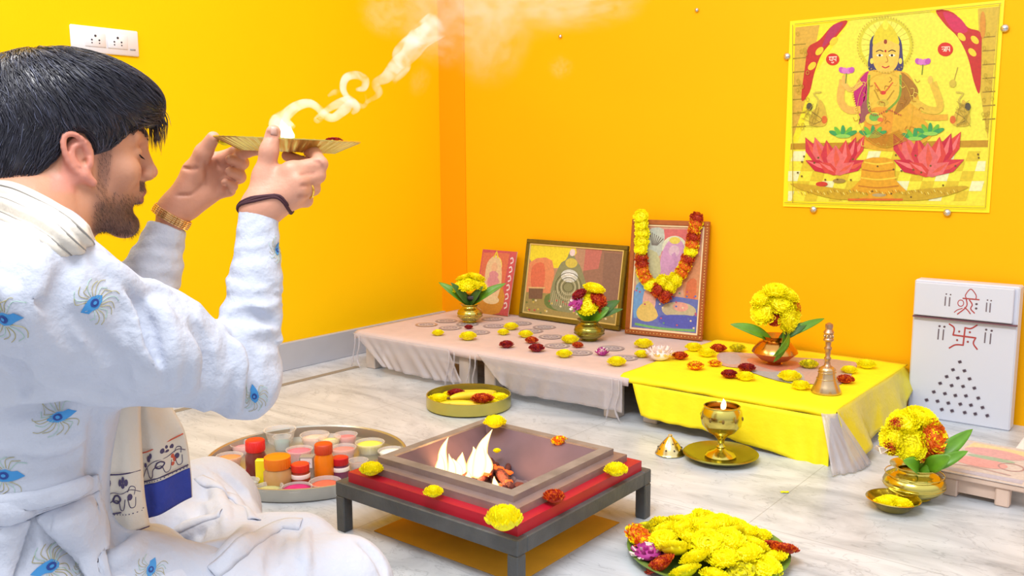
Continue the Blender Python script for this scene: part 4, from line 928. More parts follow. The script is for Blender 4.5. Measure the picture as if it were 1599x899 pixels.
# ------------------------------------------------------------------ hand bell
b = atz(1290, 612, ZYC); s = 1 / PXM(b)
BELL = mat('bell_metal', (206, 178, 140), 0.25, 0.95)
t = thing('hand_bell', b, 'tall brass hand bell standing on the yellow cloth', 'bell')
MB().lathe([(x * s, y * s) for x, y in ((0, 6), (18, 4), (22.5, 0), (23, 2), (19, 11), (14.5, 22), (12.5, 32), (12, 38), (8, 41), (0, 42))], b, 36).build('bell_body', BELL, t, angle=50)
mb = MB()
for zz, rr in ((22, 15), (32, 13), (36, 12.6)): mb.tube([b + np.array([rr * s * math.cos(a), rr * s * math.sin(a), zz * s]) for a in np.linspace(0, 2 * math.pi, 25)[:-1]], 0.9 * s, 5, closed=True)
mb.build('raised_ring', BELL, t)
MB().lathe([(x * s, y * s) for x, y in ((9, 40), (5, 43), (3.8, 50), (5.2, 53), (5.2, 55), (3.6, 57), (4, 66), (5.6, 69), (5.6, 71), (3.8, 73), (4.4, 80), (7.5, 82), (8, 84), (6.4, 86), (6.4, 92), (8, 95), (6.5, 98), (5, 100), (6, 104), (5.5, 108), (2, 110), (0, 110.5))], b, 20).build('handle', mat('handle_bronze', (188, 150, 120), 0.3, 0.9), t, angle=50)
mb = MB()
for k in range(8):
    a = k * math.pi / 4; mb.ell(b + np.array([6.5 * s * math.cos(a), 6.5 * s * math.sin(a), 89 * s]), (1.8 * s, 1.8 * s, 3 * s), 8, 5)
mb.build('carved_figure', BELL, t)

# ------------------------------------------------------------------ oil lamp goblet on plate, pierced cover
b = atz(1125, 716, 0.001); s = 1 / PXM(b)
tag(MB().lathe([(x * s, y * s) for x, y in ((0, 2), (40, 2), (50, 5), (57, 9), (58, 10), (56, 11.5), (48, 7), (38, 4), (0, 4))], b, 48).build('brass_plate', BRD, loc=b, angle=50), 'olive brass plate on the floor under the goblet lamp', 'plate')
gb = b + UP * 4.2 * s
t = thing('goblet_lamp', gb, 'brass goblet oil lamp with a small flame on the floor', 'lamp')
MB().lathe([(x * s, y * s) for x, y in ((0, 0), (23, 0), (24, 2), (20, 6), (10, 10), (6, 13), (7, 16), (5, 19), (4.6, 22), (6, 28), (11, 34), (22, 41), (30, 51), (32.5, 62), (31, 72), (27, 79), (28, 81), (26, 82), (25, 79), (28, 70), (27, 60), (20, 50), (0, 48))], gb, 44).build('goblet_body', BR, t, angle=50)
mb = MB()
for k in range(10):
    a = k * 2 * math.pi / 10 + 0.2; q = gb + np.array([31.6 * s * math.cos(a), 31.6 * s * math.sin(a), 64 * s]); mb.ell(q, (2.4 * s, 2.4 * s, 3.6 * s), 8, 5)
mb.build('pierced_motif', mat('shaded_hole', (120, 92, 30), 0.6), t)
MB().lathe([(0, 0), (24.5 * s, 0), (24.5 * s, 1 * s), (0, 1.2 * s)], gb + UP * 70 * s, 24).build('oil_surface', mat('hot_oil', (205, 110, 40), 0.2), t)
MB().tube([gb + UP * 70 * s, gb + UP * 78 * s + RT * 2 * s], 1.2 * s, 6).build('wick', mat('wick', (60, 40, 30), 0.9), t)

def flame_mat(name, core, edge, strength, soft=1.6):
    m = bpy.data.materials.new(name); m.use_nodes = True; nt = m.node_tree; nt.nodes.clear()
    out = nt.nodes.new('ShaderNodeOutputMaterial'); mx = nt.nodes.new('ShaderNodeMixShader'); tr = nt.nodes.new('ShaderNodeBsdfTransparent'); em = nt.nodes.new('ShaderNodeEmission')
    lw = nt.nodes.new('ShaderNodeLayerWeight'); lw.inputs[0].default_value = 0.5
    rp = nt.nodes.new('ShaderNodeValToRGB'); rp.color_ramp.elements[0].color = (*core, 1); rp.color_ramp.elements[1].color = (*edge, 1); rp.color_ramp.elements[0].position = 0.25; rp.color_ramp.elements[1].position = 0.8
    pw = nt.nodes.new('ShaderNodeMath'); pw.operation = 'POWER'; pw.inputs[1].default_value = soft
    nt.links.new(lw.outputs['Facing'], rp.inputs[0]); nt.links.new(rp.outputs[0], em.inputs[0]); em.inputs[1].default_value = strength
    nt.links.new(lw.outputs['Facing'], pw.inputs[0]); nt.links.new(pw.outputs[0], mx.inputs[0]); nt.links.new(em.outputs[0], mx.inputs[1]); nt.links.new(tr.outputs[0], mx.inputs[2]); nt.links.new(mx.outputs[0], out.inputs[0])
    return m
FLM = flame_mat('fire_flame', (1.0, 0.80, 0.36), (1.0, 0.38, 0.06), 2.2, 1.7); FLY = flame_mat('small_flame', (1.0, 0.95, 0.7), (1.0, 0.6, 0.1), 4.0, 1.8)
def flame_shape(mb, base, h, r, lean=(0, 0), seed=0, n=14):
    rr = random.Random(seed); ph = rr.uniform(0, 6)
    pts = []; rs = []
    for i in range(n):
        t = i / (n - 1); pts.append(np.array(base) + RT * (lean[0] * t ** 1.5 + 0.10 * h * math.sin(ph + 4 * t) * t) + FW * (lean[1] * t + 0.06 * h * math.sin(ph * 2 + 5 * t) * t) + UP * h * t)
        rs.append(max(r * (0.55 + 1.6 * t) * (1 - t) ** 1.1 * 1.35, 0.0004))
    mb.tube(pts, rs, 12)
mb = MB(); flame_shape(mb, gb + UP * 76 * s + RT * 2 * s, 0.026, 0.0075, seed=2); mb.build('flame', FLY, t)

b = atz(1046, 708, 0.001); s = 1 / PXM(b)
t = thing('incense_cover', b, 'small pierced brass cone cover on the floor', 'incense cover')
MB().lathe([(x * s, y * s) for x, y in ((0, 0), (22, 0), (23, 1.5), (21, 4), (20, 8), (13, 17), (6, 25), (3, 28), (3.4, 30), (0, 32))], b, 30).build('cone_body', mat('pale_brass', (226, 206, 150), 0.2, 1.0), t, angle=50)
mb = MB()
for k in range(9):
    a = 2 * math.pi * k / 9; q = b + np.array([18 * s * math.cos(a), 18 * s * math.sin(a), 9.5 * s]); mb.ell(q, (1.8 * s,) * 3, 8, 5)
    if k % 2 == 0: mb.ell(b + np.array([11 * s * math.cos(a), 11 * s * math.sin(a), 18.2 * s]), (1.6 * s,) * 3, 8, 5)
mb.build('pierced_hole', mat('hole_dark', (70, 60, 50), 0.8), t)

# ------------------------------------------------------------------ brass tray of fruit and flowers on the floor
b = atz(732, 634, 0.001); s = 1 / PXM(b); R0 = 66 * s
tag(MB().lathe([(0, 0), (R0 * 0.93, 0), (R0, 0.004), (R0, 20 * s), (R0 * 0.975, 20 * s), (R0 * 0.965, 0.005), (0, 0.003)], b, 56).build('brass_tray', mat('tray_brass', (196, 186, 96), 0.25, 0.85), loc=b, angle=40), 'round brass tray holding fruit and flowers on the floor before the tables', 'tray')
BAN = mat('banana_skin', (246, 214, 40), 0.5, noise=0.08, nscale=20); BST = mat('banana_tip', (110, 80, 30), 0.7)
def banana(c, ang, L, r, lab, bend=0.4, dz=0.0):
    c = np.array(c); d = RT * math.cos(ang) + FW * math.sin(ang); q = np.cross(UP, d); pts = []; rs = []
    for i in range(13):
        t = i / 12 - 0.5; pts.append(c + d * L * t + q * (bend * L * (0.25 - t * t)) + UP * dz * t); rs.append(r * (1 - (abs(t) * 2) ** 3 * 0.7))
    t_ = thing('banana', c - UP * r, lab, 'fruit', 'fruit in the brass tray')
    MB().tube(pts, rs, 6).build('peel', BAN, t_); MB().tube([pts[0], pts[0] - d * 0.008], [r * 0.35, r * 0.25], 6).build('stem', BST, t_)
banana(P3(b, -12 * s, 0.020, -34 * s), -0.1, 0.14, 0.014, 'yellow banana lying along the front rim of the brass tray'); banana(P3(b, 4 * s, 0.034, -8 * s), 0.25, 0.13, 0.014, 'yellow banana lying across the middle of the brass tray')
banana(P3(b, 6 * s, 0.026, 32 * s), 0.1, 0.14, 0.013, 'pale banana along the back rim of the brass tray', -0.4)
for dx, dv, rr, k, lab in ((-46, 0, 18, 'y', 'yellow marigold at the left end of the brass tray'), (-30, -24, 12, 'g', 'green-yellow marigold at the lower left of the brass tray'), (-20, 10, 14, 'd', 'brown-red blossom at the upper left of the brass tray'), (22, -26, 17, 'r', 'orange-red marigold in the front right of the brass tray'),
        (20, 32, 14, 'y', 'yellow marigold at the back of the brass tray'), (46, 6, 17, 'y', 'yellow marigold at the right end of the brass tray'), (36, -18, 13, 'y', 'yellow marigold right of the orange-red one in the tray'), (34, 26, 10, 'w', 'pale blossom at the back right of the brass tray'), (2, -36, 8, 'g', 'small green bud at the front of the brass tray'), (-30, 28, 14, 'y', 'yellow marigold at the back left of the brass tray')):
    flower(k, P3(b, dx * s, 0.010 + (0.018 if abs(dx) < 30 and abs(dv) < 30 else 0.002), dv * s), rr * s, lab, 'blossoms in the brass tray')

# ------------------------------------------------------------------ big heap of marigolds on a leaf plate, bottom of the photo
b = np.array([-0.715, 1.485, 0.001]); Rb = 0.150
tag(MB().lathe([(0, 0), (Rb * 0.8, 0), (Rb, 0.016), (Rb * 1.005, 0.018), (Rb * 0.97, 0.017), (Rb * 0.78, 0.004), (0, 0.003)], b, 48).build('leaf_plate', mat('green_leaf_plate', (110, 140, 60), 0.5, noise=0.2, nscale=30), loc=b, angle=50), 'green leaf plate under the heap of marigolds at the bottom of the photo', 'plate')
i = 0
special = {(-0.118, 0.02): ('o', 'orange marigold at the left edge of the big heap'), (-0.125, -0.022): ('r', 'red marigold low at the left edge of the big heap')}
def heap(dx, dv, z, k, rr, lab): flower(k, P3(b, dx, z, dv), rr, lab, 'marigolds heaped on the leaf plate', tilt=(rnd.uniform(-0.5, 0.5), rnd.uniform(-0.5, 0.5)))
for ring, (rad, n, z) in enumerate(((0.118, 15, 0.010), (0.082, 11, 0.026), (0.045, 7, 0.038), (0.0, 1, 0.046))):
    for k in range(n):
        a = 2 * math.pi * (k + 0.5 * ring) / n; dx, dv = rad * math.cos(a), rad * math.sin(a); ad = math.degrees(a) % 360
        kind, lab = 'y', 'yellow marigold in the big heap on the leaf plate'
        if ring == 0:
            if 345 <= ad or ad < 1: kind, lab = 'r', 'red marigold at the right edge of the big heap'
            elif 320 < ad < 345: kind, lab = 'y', lab
            elif 160 < ad < 175: kind, lab = 'o', 'orange marigold at the left edge of the big heap'
            elif 185 < ad < 200: kind, lab = 'm', 'purple blossom at the left edge of the big heap'
            elif 210 < ad < 225: kind, lab = 'r', 'red marigold at the front left of the big heap'
            elif 136 < ad < 150: kind, lab = 'g', 'green-tinged marigold at the back left of the big heap'
            elif 280 < ad < 300: kind, lab = 'g', 'green-tinged marigold at the front of the big heap'
        heap(dx, dv, z, kind, rnd.uniform(0.027, 0.034), lab)
heap(-0.105, 0.075, 0.018, 'g', 0.026, 'ruffled green marigold at the far left top of the big heap'); heap(0.135, -0.03, 0.02, 'r', 0.026, 'red marigold poking out at the right of the heap'); heap(-0.128, 0.045, 0.02, 'o', 0.024, 'orange marigold poking out at the upper left of the heap')
pp = atz(1224, 770, 0.0); tag(MB().sheet([[P3(pp, 0.006 * i - 0.006, 0.0015 + 0.001 * (i % 2), 0.004 * j) for i in range(4)] for j in range(3)], 0.0006).build('petal', FY, loc=pp), 'single loose yellow petal on the bare floor', 'petal')

# ------------------------------------------------------------------ fire altar
IRON = mat('grey_iron', (92, 94, 96), 0.55, 0.4, noise=0.2, nscale=25, bump=0.2, bscale=80); REDP = mat('red_painted_tier', (176, 18, 44), 0.4, noise=0.12, nscale=12)
STL = mat('sooty_pink_metal', (156, 138, 138), 0.4, 0.5, noise=0.22, nscale=14, bump=0.15, bscale=50); ASH = mat('ash_dusted_rim', (142, 132, 126), 0.6, 0.2, noise=0.3, nscale=22); INS = mat('sooty_inside', (106, 84, 94), 0.6, 0.2, noise=0.3, nscale=9)
KX0, KX1, KY0, KY1 = -1.365, -0.897, 1.138, 1.590; KZ = 0.104
cx, cy = (KX0 + KX1) / 2, (KY0 + KY1) / 2
t = thing('iron_stand', (cx, cy, 0), 'low grey iron stand carrying the fire altar', 'stand')
TH = 0.030
mb = MB()
for lo, hi in (((KX0, KY0, KZ - TH), (KX1, KY0 + 0.028, KZ)), ((KX0, KY1 - 0.028, KZ - TH), (KX1, KY1, KZ)), ((KX0, KY0 + 0.028, KZ - TH), (KX0 + 0.028, KY1 - 0.028, KZ)), ((KX1 - 0.028, KY0 + 0.028, KZ - TH), (KX1, KY1 - 0.028, KZ))):
    mb.box(lo, hi, bev=0.002)
mb.build('frame', IRON, t, smooth=False)
for a in (KX0, KX1 - 0.024):
    for c in (KY0, KY1 - 0.024): MB().box((a, c, 0), (a + 0.024, c + 0.024, KZ - TH), bev=0.002).build('leg', IRON, t, smooth=False)
kx0, kx1, ky0, ky1 = -1.340, -0.908, 1.152, 1.568
def sqring(mb, a, b_, z0, z1_, mi=0):      # a,b_: (x0,x1,y0,y1) at the bottom/top outlines -> sloping band
    A_ = [(a[0], a[2], z0), (a[1], a[2], z0), (a[1], a[3], z0), (a[0], a[3], z0)]; B_ = [(b_[0], b_[2], z1_), (b_[1], b_[2], z1_), (b_[1], b_[3], z1_), (b_[0], b_[3], z1_)]
    mb.add(A_ + B_, [(i, (i + 1) % 4, 4 + (i + 1) % 4, 4 + i) for i in range(4)], mi)
def ins(q, d): return (q[0] + d, q[1] - d, q[2] + d, q[3] - d)
K0 = (kx0, kx1, ky0, ky1)
k_ = thing('fire_altar', (cx, cy, KZ), 'square stepped metal fire altar with a red lowest tier', 'fire altar')
mb = MB(); sqring(mb, K0, K0, KZ, KZ + 0.021); sqring(mb, K0, ins(K0, 0.028), KZ + 0.021, KZ + 0.022); sqring(mb, ins(K0, 0.05), K0, KZ, KZ); mb.build('red_tier', REDP, k_, smooth=False)
mb = MB(); K1 = ins(K0, 0.022); sqring(mb, K1, K1, KZ + 0.021, KZ + 0.036); sqring(mb, K1, ins(K1, 0.022), KZ + 0.036, KZ + 0.038); K2 = ins(K1, 0.020); sqring(mb, K2, K2, KZ + 0.036, KZ + 0.050); mb.build('middle_tier', STL, k_, smooth=False)
K3 = ins(K2, 0.022); mb = MB(); sqring(mb, K2, K3, KZ + 0.050, KZ + 0.051); sqring(mb, ins(K2, 0.001), ins(K2, 0.001), KZ + 0.047, KZ + 0.050); sqring(mb, K3, K3, KZ + 0.051, KZ + 0.046); mb.build('top_rim', ASH, k_, smooth=False)
mb = MB(); K4 = ins(K3, 0.11); sqring(mb, K3, K4, KZ + 0.047, 0.024); mb.add([(K4[0], K4[2], 0.024), (K4[1], K4[2], 0.024), (K4[1], K4[3], 0.024), (K4[0], K4[3], 0.024)], [(0, 1, 2, 3)]); mb.build('hopper', INS, k_, smooth=False)
tag(MB().box((-1.30, 1.18, 0.0004), (-0.93, 1.52, 0.002)).build('mustard_cloth', mat('mustard_cloth', (214, 150, 12), 0.8, noise=0.15, nscale=10), loc=(-1.11, 1.35, 0)), 'mustard cloth square lying on the floor under the iron stand', 'cloth')
# logs, embers, ash
LOG = mat('charred_log', (96, 40, 32), 0.85, noise=0.5, nscale=60, bump=0.6, bscale=90); EMB = mat('ember', (150, 30, 10), 0.8, emit=(255, 90, 20), estr=1.6)
def kat(px_, py_, z): return atz(px_, py_, z)
for i, (a, c, r, lab) in enumerate((((700, 748), (770, 738), 0.011, 'charred log lying across the fire, rearmost'), ((712, 762), (790, 764), 0.010, 'charred log lying in front of the flames'), ((760, 715), (800, 762), 0.010, 'reddish log stick leaning at the right of the flames'), ((735, 768), (775, 725), 0.009, 'short charred stick crossing the other logs'), ((796, 716), (786, 770), 0.006, 'thin dark stick standing up right of the flames'))):
    p = kat(*a, 0.085); q_ = kat(*c, 0.10); pts = [lerp(p, q_, u) + np.array([0, 0, 0.002 * math.sin(u * 9 + i)]) for u in np.linspace(0, 1, 9)]
    tl = thing('firewood_log', pts[0] - UP * r, lab, 'firewood', 'logs in the fire')
    MB().tube(pts, [r * (1 + 0.15 * math.sin(5 * u + i)) for u in range(9)], 9).build('bark', LOG, tl); 
    mb = MB(); mb.ell(pts[4] + UP * r * 0.75, (0.016, 0.010, 0.004), 9, 5, bumpy=0.25); mb.build('glowing_ember', EMB, tl); mb = MB(); mb.ell(pts[7] + UP * r * 0.6, (0.008, 0.008, 0.004), 9, 5, bumpy=0.25); mb.build('glowing_ember', EMB, tl)
mb = MB()
for k in range(240):
    u, v = rnd.random(), rnd.random(); p = np.array([lerp(K4[0] - 0.06, K4[1] + 0.06, u), lerp(K4[2] - 0.06, K4[3] + 0.06, v), 0]); d = max(abs(u - 0.5), abs(v - 0.5)); p[2] = 0.075 - 0.02 * d + rnd.uniform(-0.004, 0.006)
    mb.ell(p, (rnd.uniform(0.004, 0.012),) * 2 + (rnd.uniform(0.003, 0.008),), 6, 4, rnd.choice((0, 0, 1)), bumpy=0.3)
mb.add([(K4[0] - 0.055, K4[2] - 0.055, 0.073), (K4[1] + 0.055, K4[2] - 0.055, 0.073), (K4[1] + 0.055, K4[3] + 0.055, 0.073), (K4[0] - 0.055, K4[3] + 0.055, 0.073)], [(0, 1, 2, 3)])
tag(mb.build('ash', [mat('ash_grey', (128, 104, 104), 0.95), mat('ash_red', (140, 70, 52), 0.95)], loc=((K4[0] + K4[1]) / 2, (K4[2] + K4[3]) / 2, 0.05)), 'grey and reddish ash filling the bottom of the fire altar', 'ash', kind='stuff')
mb = MB()
for (x, y, hpx, rpx, lx) in ((693, 748, 66, 9, 0.006), (688, 752, 44, 10, -0.006), (703, 754, 46, 8, 0.004), (722, 740, 34, 10, -0.004), (716, 742, 26, 9, -0.008), (745, 744, 58, 12, 0.02), (752, 742, 72, 11, 0.016), (738, 742, 44, 11, 0.0), (760, 742, 36, 9, 0.006), (773, 772, 28, 7, 0.002), (790, 778, 16, 4, 0.0), (708, 768, 22, 7, 0.0), (728, 760, 24, 8, 0.004)):
    p = kat(x, y, 0.095); s = 1 / PXM(p); flame_shape(mb, p, hpx * s * 1.05, rpx * s, (lx, 0), seed=int(x))
tag(mb.build('fire', FLM, loc=kat(735, 745, 0.095)), 'bright flames burning in the fire altar', 'fire', kind='stuff')
lp = bpy.data.lights.new('fire_glow', 'POINT'); lp.energy = 2.2; lp.color = (1, 0.5, 0.2); lp.shadow_soft_size = 0.03
lo_ = bpy.data.objects.new('fire_glow', lp); sc.collection.objects.link(lo_); lo_.location = tuple(kat(735, 740, 0.11) + UP * 0.03)
for x, y, pr, k, z, lab in ((580, 740, 18, 'y', KZ + 0.027, 'yellow marigold on the left corner of the fire altar'), (677, 774, 15, 'y', KZ + 0.027, 'yellow marigold on the front left side of the fire altar'), (787, 824, 28, 'y', KZ + 0.027, 'largest yellow marigold on the near corner of the fire altar'),
        (773, 666, 17, 'y', KZ + 0.051, 'yellow marigold on the far corner of the fire altar'), (874, 694, 13, 'o', KZ + 0.038, 'small orange marigold on the far right side of the fire altar'), (962, 741, 18, 'y', KZ + 0.027, 'yellow marigold on the right corner of the fire altar'), (865, 782, 17, 'r', KZ + 0.027, 'rust red marigold on the front right side of the fire altar'), (776, 706, 6, 'y', 0.12, 'tiny yellow marigold inside the fire altar behind the flames')):
    p = atz(x, y, z); flower(k, p, pr / PXM(p), lab, 'marigolds around the fire altar')
for o in list(sc.objects):
    if o.get('group') == 'marigolds around the fire altar': o.scale = (o.scale[0], o.scale[1], o.scale[2] * (1.75 if 'largest' in o['label'] else 1.45))

# ------------------------------------------------------------------ steel tray of colour powders
tc_ = np.array([-1.712, 1.345, 0.001]); TR = 0.240
STEEL = mat('steel_tray', (186, 182, 172), 0.3, 0.85, bump=0.05, bscale=20)
tag(MB().lathe([(0, 0), (TR * 0.97, 0), (TR * 0.985, 0.004), (TR, 0.03), (TR * 1.004, 0.032), (TR * 0.99, 0.033), (TR * 0.975, 0.03), (TR * 0.96, 0.006), (0, 0.003)], tc_, 72).build('steel_tray', STEEL, loc=tc_, angle=40), 'large round steel tray of jars and colour cups beside the man', 'tray')
CUPM = mat('clear_plastic_cup', (232, 226, 222), 0.12, alpha=0.35)
def cup(x, y, rpx, hpx, col, lab, fill=0.55, g='cups of colour powder'):
    p = atz(x, y, 0.0045); s = 1 / PXM(p); r = rpx * s; h = hpx * s
    t = thing('plastic_cup', p, lab, 'cup', g)
    MB().lathe([(0, 0), (r * 0.78, 0), (r, h), (r * 1.05, h), (r * 1.05, h + 0.0015), (r * 0.97, h + 0.0012), (r * 0.75, 0.0015), (0, 0.001)], p, 28).build('cup_wall', CUPM, t, angle=50)
    if col: MB().lathe([(0, 0.0015), (r * 0.74, 0.0018), (r * (0.74 + 0.22 * fill), h * fill), (r * 0.5, h * fill + 0.003), (0, h * fill + 0.005)], p, 24).build('powder', mat('powder_%d_%d_%d' % col, col, 0.9, noise=0.12, nscale=60), t)
    if col == (196, 30, 110) : pass
cup(359, 728, 20, 17, (236, 150, 90), 'clear cup of pale orange powder at the left rim of the steel tray', 0.8)
cup(381, 706, 20, 14, (226, 150, 150), 'clear cup of dusty pink powder behind the red-capped jar'); cup(372, 750, 17, 12, (206, 70, 90), 'cup of pinkish red powder at the lower left of the steel tray', 0.8)
cup(388, 764, 17, 14, (200, 205, 205), 'white cup of grey powder at the front left of the tray', 0.7); cup(421, 775, 21, 16, (190, 190, 130), 'clear cup of pale green mix at the front of the tray', 0.7)
cup(464, 775, 23, 15, (206, 44, 120), 'clear cup of magenta powder at the front of the tray', 0.85); cup(508, 767, 24, 16, (226, 110, 80), 'clear cup of light red bits at the front right of the tray', 0.7)
cup(441, 701, 14, 20, (96, 158, 160), 'tall clear cup of teal powder toward the back of the tray', 0.6); cup(438, 690, 24, 20, None, 'empty wide clear cup behind the teal one')
cup(468, 719, 20, 18, (236, 120, 136), 'clear cup of bright pink powder in the middle of the tray', 0.85); cup(492, 696, 22, 18, (244, 200, 180), 'clear cup of pale peach powder at the back of the tray', 0.7); cup(515, 700, 17, 18, (240, 220, 150), 'clear cup of cream yellow powder at the back of the tray', 0.7)
cup(540, 694, 18, 16, (232, 130, 130), 'clear cup of coral powder at the back right of the tray', 0.7); cup(537, 716, 19, 18, (234, 140, 130), 'clear cup of salmon powder behind the small capped jar', 0.8); cup(578, 706, 22, 16, (238, 228, 90), 'clear cup of lemon yellow powder at the right of the tray', 0.8)
cup(612, 714, 21, 11, (240, 240, 232), 'shallow cup of white powder at the right rim of the steel tray', 0.8); cup(560, 736, 15, 18, (170, 140, 130), 'clear cup of brownish bits next to the altar flower', 0.6)
def jar(x, y, rpx, hpx, body, cap, lab, band=None, cap_h=0.28, neck=0.85, label_col=None):
    p = atz(x, y, 0.0045); s = 1 / PXM(p); r = rpx * s; h = hpx * s; hb = h * (1 - cap_h)
    t = thing('jar', p, lab, 'jar', 'jars on the steel tray')
    MB().lathe([(0, 0), (r * 0.93, 0), (r, r * 0.1), (r, hb * 0.82), (r * neck, hb * 0.96), (r * neck, hb), (0, hb)], p, 30).build('jar_body', mat('jar_%d_%d_%d' % body, body, 0.25, noise=0.1, nscale=30), t, angle=50)
    mb = MB(); mb.lathe([(r * neck * 1.04, hb * 0.99), (r * neck * 1.08, hb + 0.001), (r * neck * 1.08, h * 0.985), (r * neck, h), (0, h)], p, 30)
    for k in range(26):
        a = 2 * math.pi * k / 26; q = p + np.array([r * neck * 1.08 * math.cos(a), r * neck * 1.08 * math.sin(a), 0]); mb.tube([q + UP * (hb + 0.001), q + UP * h * 0.97], 0.0005, 4)
    mb.build('jar_cap', mat('cap_%d_%d_%d' % cap, cap, 0.35), t, angle=50)
    if band: MB().lathe([(r * 1.005, hb * 0.62), (r * 1.012, hb * 0.63), (r * 1.012, hb * 0.84), (r * 0.97, hb * 0.88)], p, 30, cap=False).build('paper_band', mat('band_%d_%d_%d' % band, band, 0.5), t)
    return t, p, r, h
jar(401, 746, 16, 62, (120, 52, 44), (222, 38, 36), 'brown jar with a bright red cap at the left of the tray')
jar(435, 762, 22, 52, (196, 150, 96), (244, 130, 20), 'wide tan jar with orange cap in the front of the tray', cap_h=0.34)
jar(507, 752, 15, 62, (240, 130, 16), (206, 70, 30), 'orange jar with rust-red cap in the middle of the tray', cap_h=0.24)
jar(470, 760, 15, 38, (160, 60, 40), (228, 58, 40), 'small red-brown jar with red cap and white band', band=(244, 226, 220), cap_h=0.3)
jar(532, 748, 14, 36, (120, 60, 90), (205, 28, 40), 'small dark jar with red cap and white band by the orange jar', band=(246, 236, 232), cap_h=0.3)
p = atz(409, 757, 0.0045); s = 1 / PXM(p)
tag(MB().box((-8 * s, -5 * s, 0), (8 * s, 5 * s, 42 * s), bev=0.002, R=np.array([RT, FW, UP]).T, o=p).build('powder_packet', mat('yellow_packet', (246, 226, 20), 0.4), loc=p, smooth=False), 'bright yellow packet standing beside the orange-capped jar', 'packet')
p = atz(481, 742, 0.0045); s = 1 / PXM(p); t = thing('small_box', p, 'small white-labelled box behind the little red-capped jar', 'box')
MB().box((-11 * s, -8 * s, 0), (11 * s, 8 * s, 32 * s), bev=0.001, R=np.array([RT, FW, UP]).T, o=p).build('box_body', mat('grey_box', (150, 140, 130), 0.5), t, smooth=False)
MB().box((-9 * s, -8.4 * s, 15 * s), (9 * s, -8 * s, 30 * s), R=np.array([RT, FW, UP]).T, o=p).build('white_label', mat('label_white', (240, 242, 246), 0.5), t, smooth=False)
A = Art(lambda X, Y: p + RT * X * s + UP * Y * s - FW * 8.5 * s, -FW, 0.0001)
for k in range(4): A.line([(-6 + 3.2 * k, 20), (-5 + 3.2 * k, 25), (-3.6 + 3.2 * k, 21)], 1.1, (70, 120, 190))
A.mb.build('label_print', PRINT, t, smooth=False)

# ------------------------------------------------------------------ garland on the tall frame
t3, P_, W3, H3, n3 = FP3
g = thing('marigold_garland', P_(0.5, 1.0, 0.02), 'yellow and orange marigold garland hanging over the tall brown frame', 'garland')
L_ = 'yyyyrroor' ; left = [(0.12 + 0.012 * i, 1.02 - 0.083 * i) for i in range(7)]
kinds = ['y', 'y', 'y', 'y', 'r', 'o', 'o']
seq = [(0.13, 1.02, 'y'), (0.15, 0.95, 'y'), (0.16, 0.88, 'y'), (0.16, 0.81, 'y'), (0.165, 0.74, 'y'), (0.17, 0.665, 'r'), (0.185, 0.61, 'r'), (0.20, 0.545, 'o'), (0.25, 0.49, 'o'), (0.31, 0.44, 'y'), (0.42, 0.40, 'r'), (0.48, 0.47, 'y'), (0.56, 0.44, 'y'), (0.52, 0.36, 'r'), (0.64, 0.50, 'y'), (0.70, 0.56, 'o'), (0.74, 0.62, 'o'), (0.77, 0.68, 'r'), (0.80, 0.745, 'y'), (0.81, 0.80, 'o'), (0.82, 0.86, 'r'), (0.83, 0.92, 'o'), (0.84, 0.975, 'o'), (0.845, 1.02, 'r')]
for i, (u, v, k) in enumerate(seq):
    q_ = P_(u, v, 0.016); rr = 0.026 if i < 5 else (0.027 if 9 < i < 15 else 0.0235)
    o = axis_flower(k, q_, rr, n3 + np.array([rnd.uniform(-.2, .2), 0, rnd.uniform(-.2, .2)]), parent=g, name='garland_blossom')
MB().tube([P_(u, v, 0.018) for u, v, k in seq], 0.0012, 5).build('thread', mat('white_thread', (230, 225, 205), 0.8), g)

# ------------------------------------------------------------------ the offering plate and its flame, held in both hands
pc = at(450, 218, 1.39); PR = 0.109
pt_ = thing('offering_plate', pc - UP * 0.018, 'fluted golden plate held up in both hands by the man', 'plate')
tilt = np.array([RT * 0.0, FW * 0.0, UP])
prof = [(0, -0.018), (0.066, -0.018), (0.070, -0.0175), (0.088, -0.009), (0.106, -0.001), (PR, 0.0), (PR, 0.0012), (0.105, 0.001), (0.087, -0.0065), (0.069, -0.015), (0, -0.016)]
vs = []; fs = []; n = 180
axp = UP + RT * 0.045; axp /= np.linalg.norm(axp)
xp = RT - axp * np.dot(RT, axp); xp /= np.linalg.norm(xp); yp_ = np.cross(axp, xp)
for i, (r, h) in enumerate(prof):
    for k in range(n):
        a = 2 * math.pi * k / n; fl = (0.0012 * math.cos(45 * a)) if 0.068 < r < PR - 0.001 else 0
        vs.append(pc + xp * r * math.cos(a) + yp_ * r * math.sin(a) + axp * (h + fl))
for i in range(len(prof) - 1):
    for k in range(n): fs.append((i * n + k, i * n + (k + 1) % n, (i + 1) * n + (k + 1) % n, (i + 1) * n + k))
MB().add(vs, fs).build('fluted_plate', mat('golden_plate', (240, 222, 120), 0.25, 0.85), pt_, angle=60)
b = at(447, 214, 1.37) - UP * 0.004
t = thing('diya_lamp', b - UP * 0.01, 'small lamp flaring white on the golden plate', 'lamp')
MB().lathe([(0, -0.010), (0.010, -0.010), (0.017, -0.001), (0.018, 0.001), (0.015, 0.0), (0, -0.004)], b, 24).build('lamp_bowl', BR, t)
mb = MB(); flame_shape(mb, b, 0.030, 0.010, (-0.004, 0), 3); flame_shape(mb, b + RT * 0.005, 0.020, 0.009, (0.0, 0), 5); mb.build('flame', FLY, t)
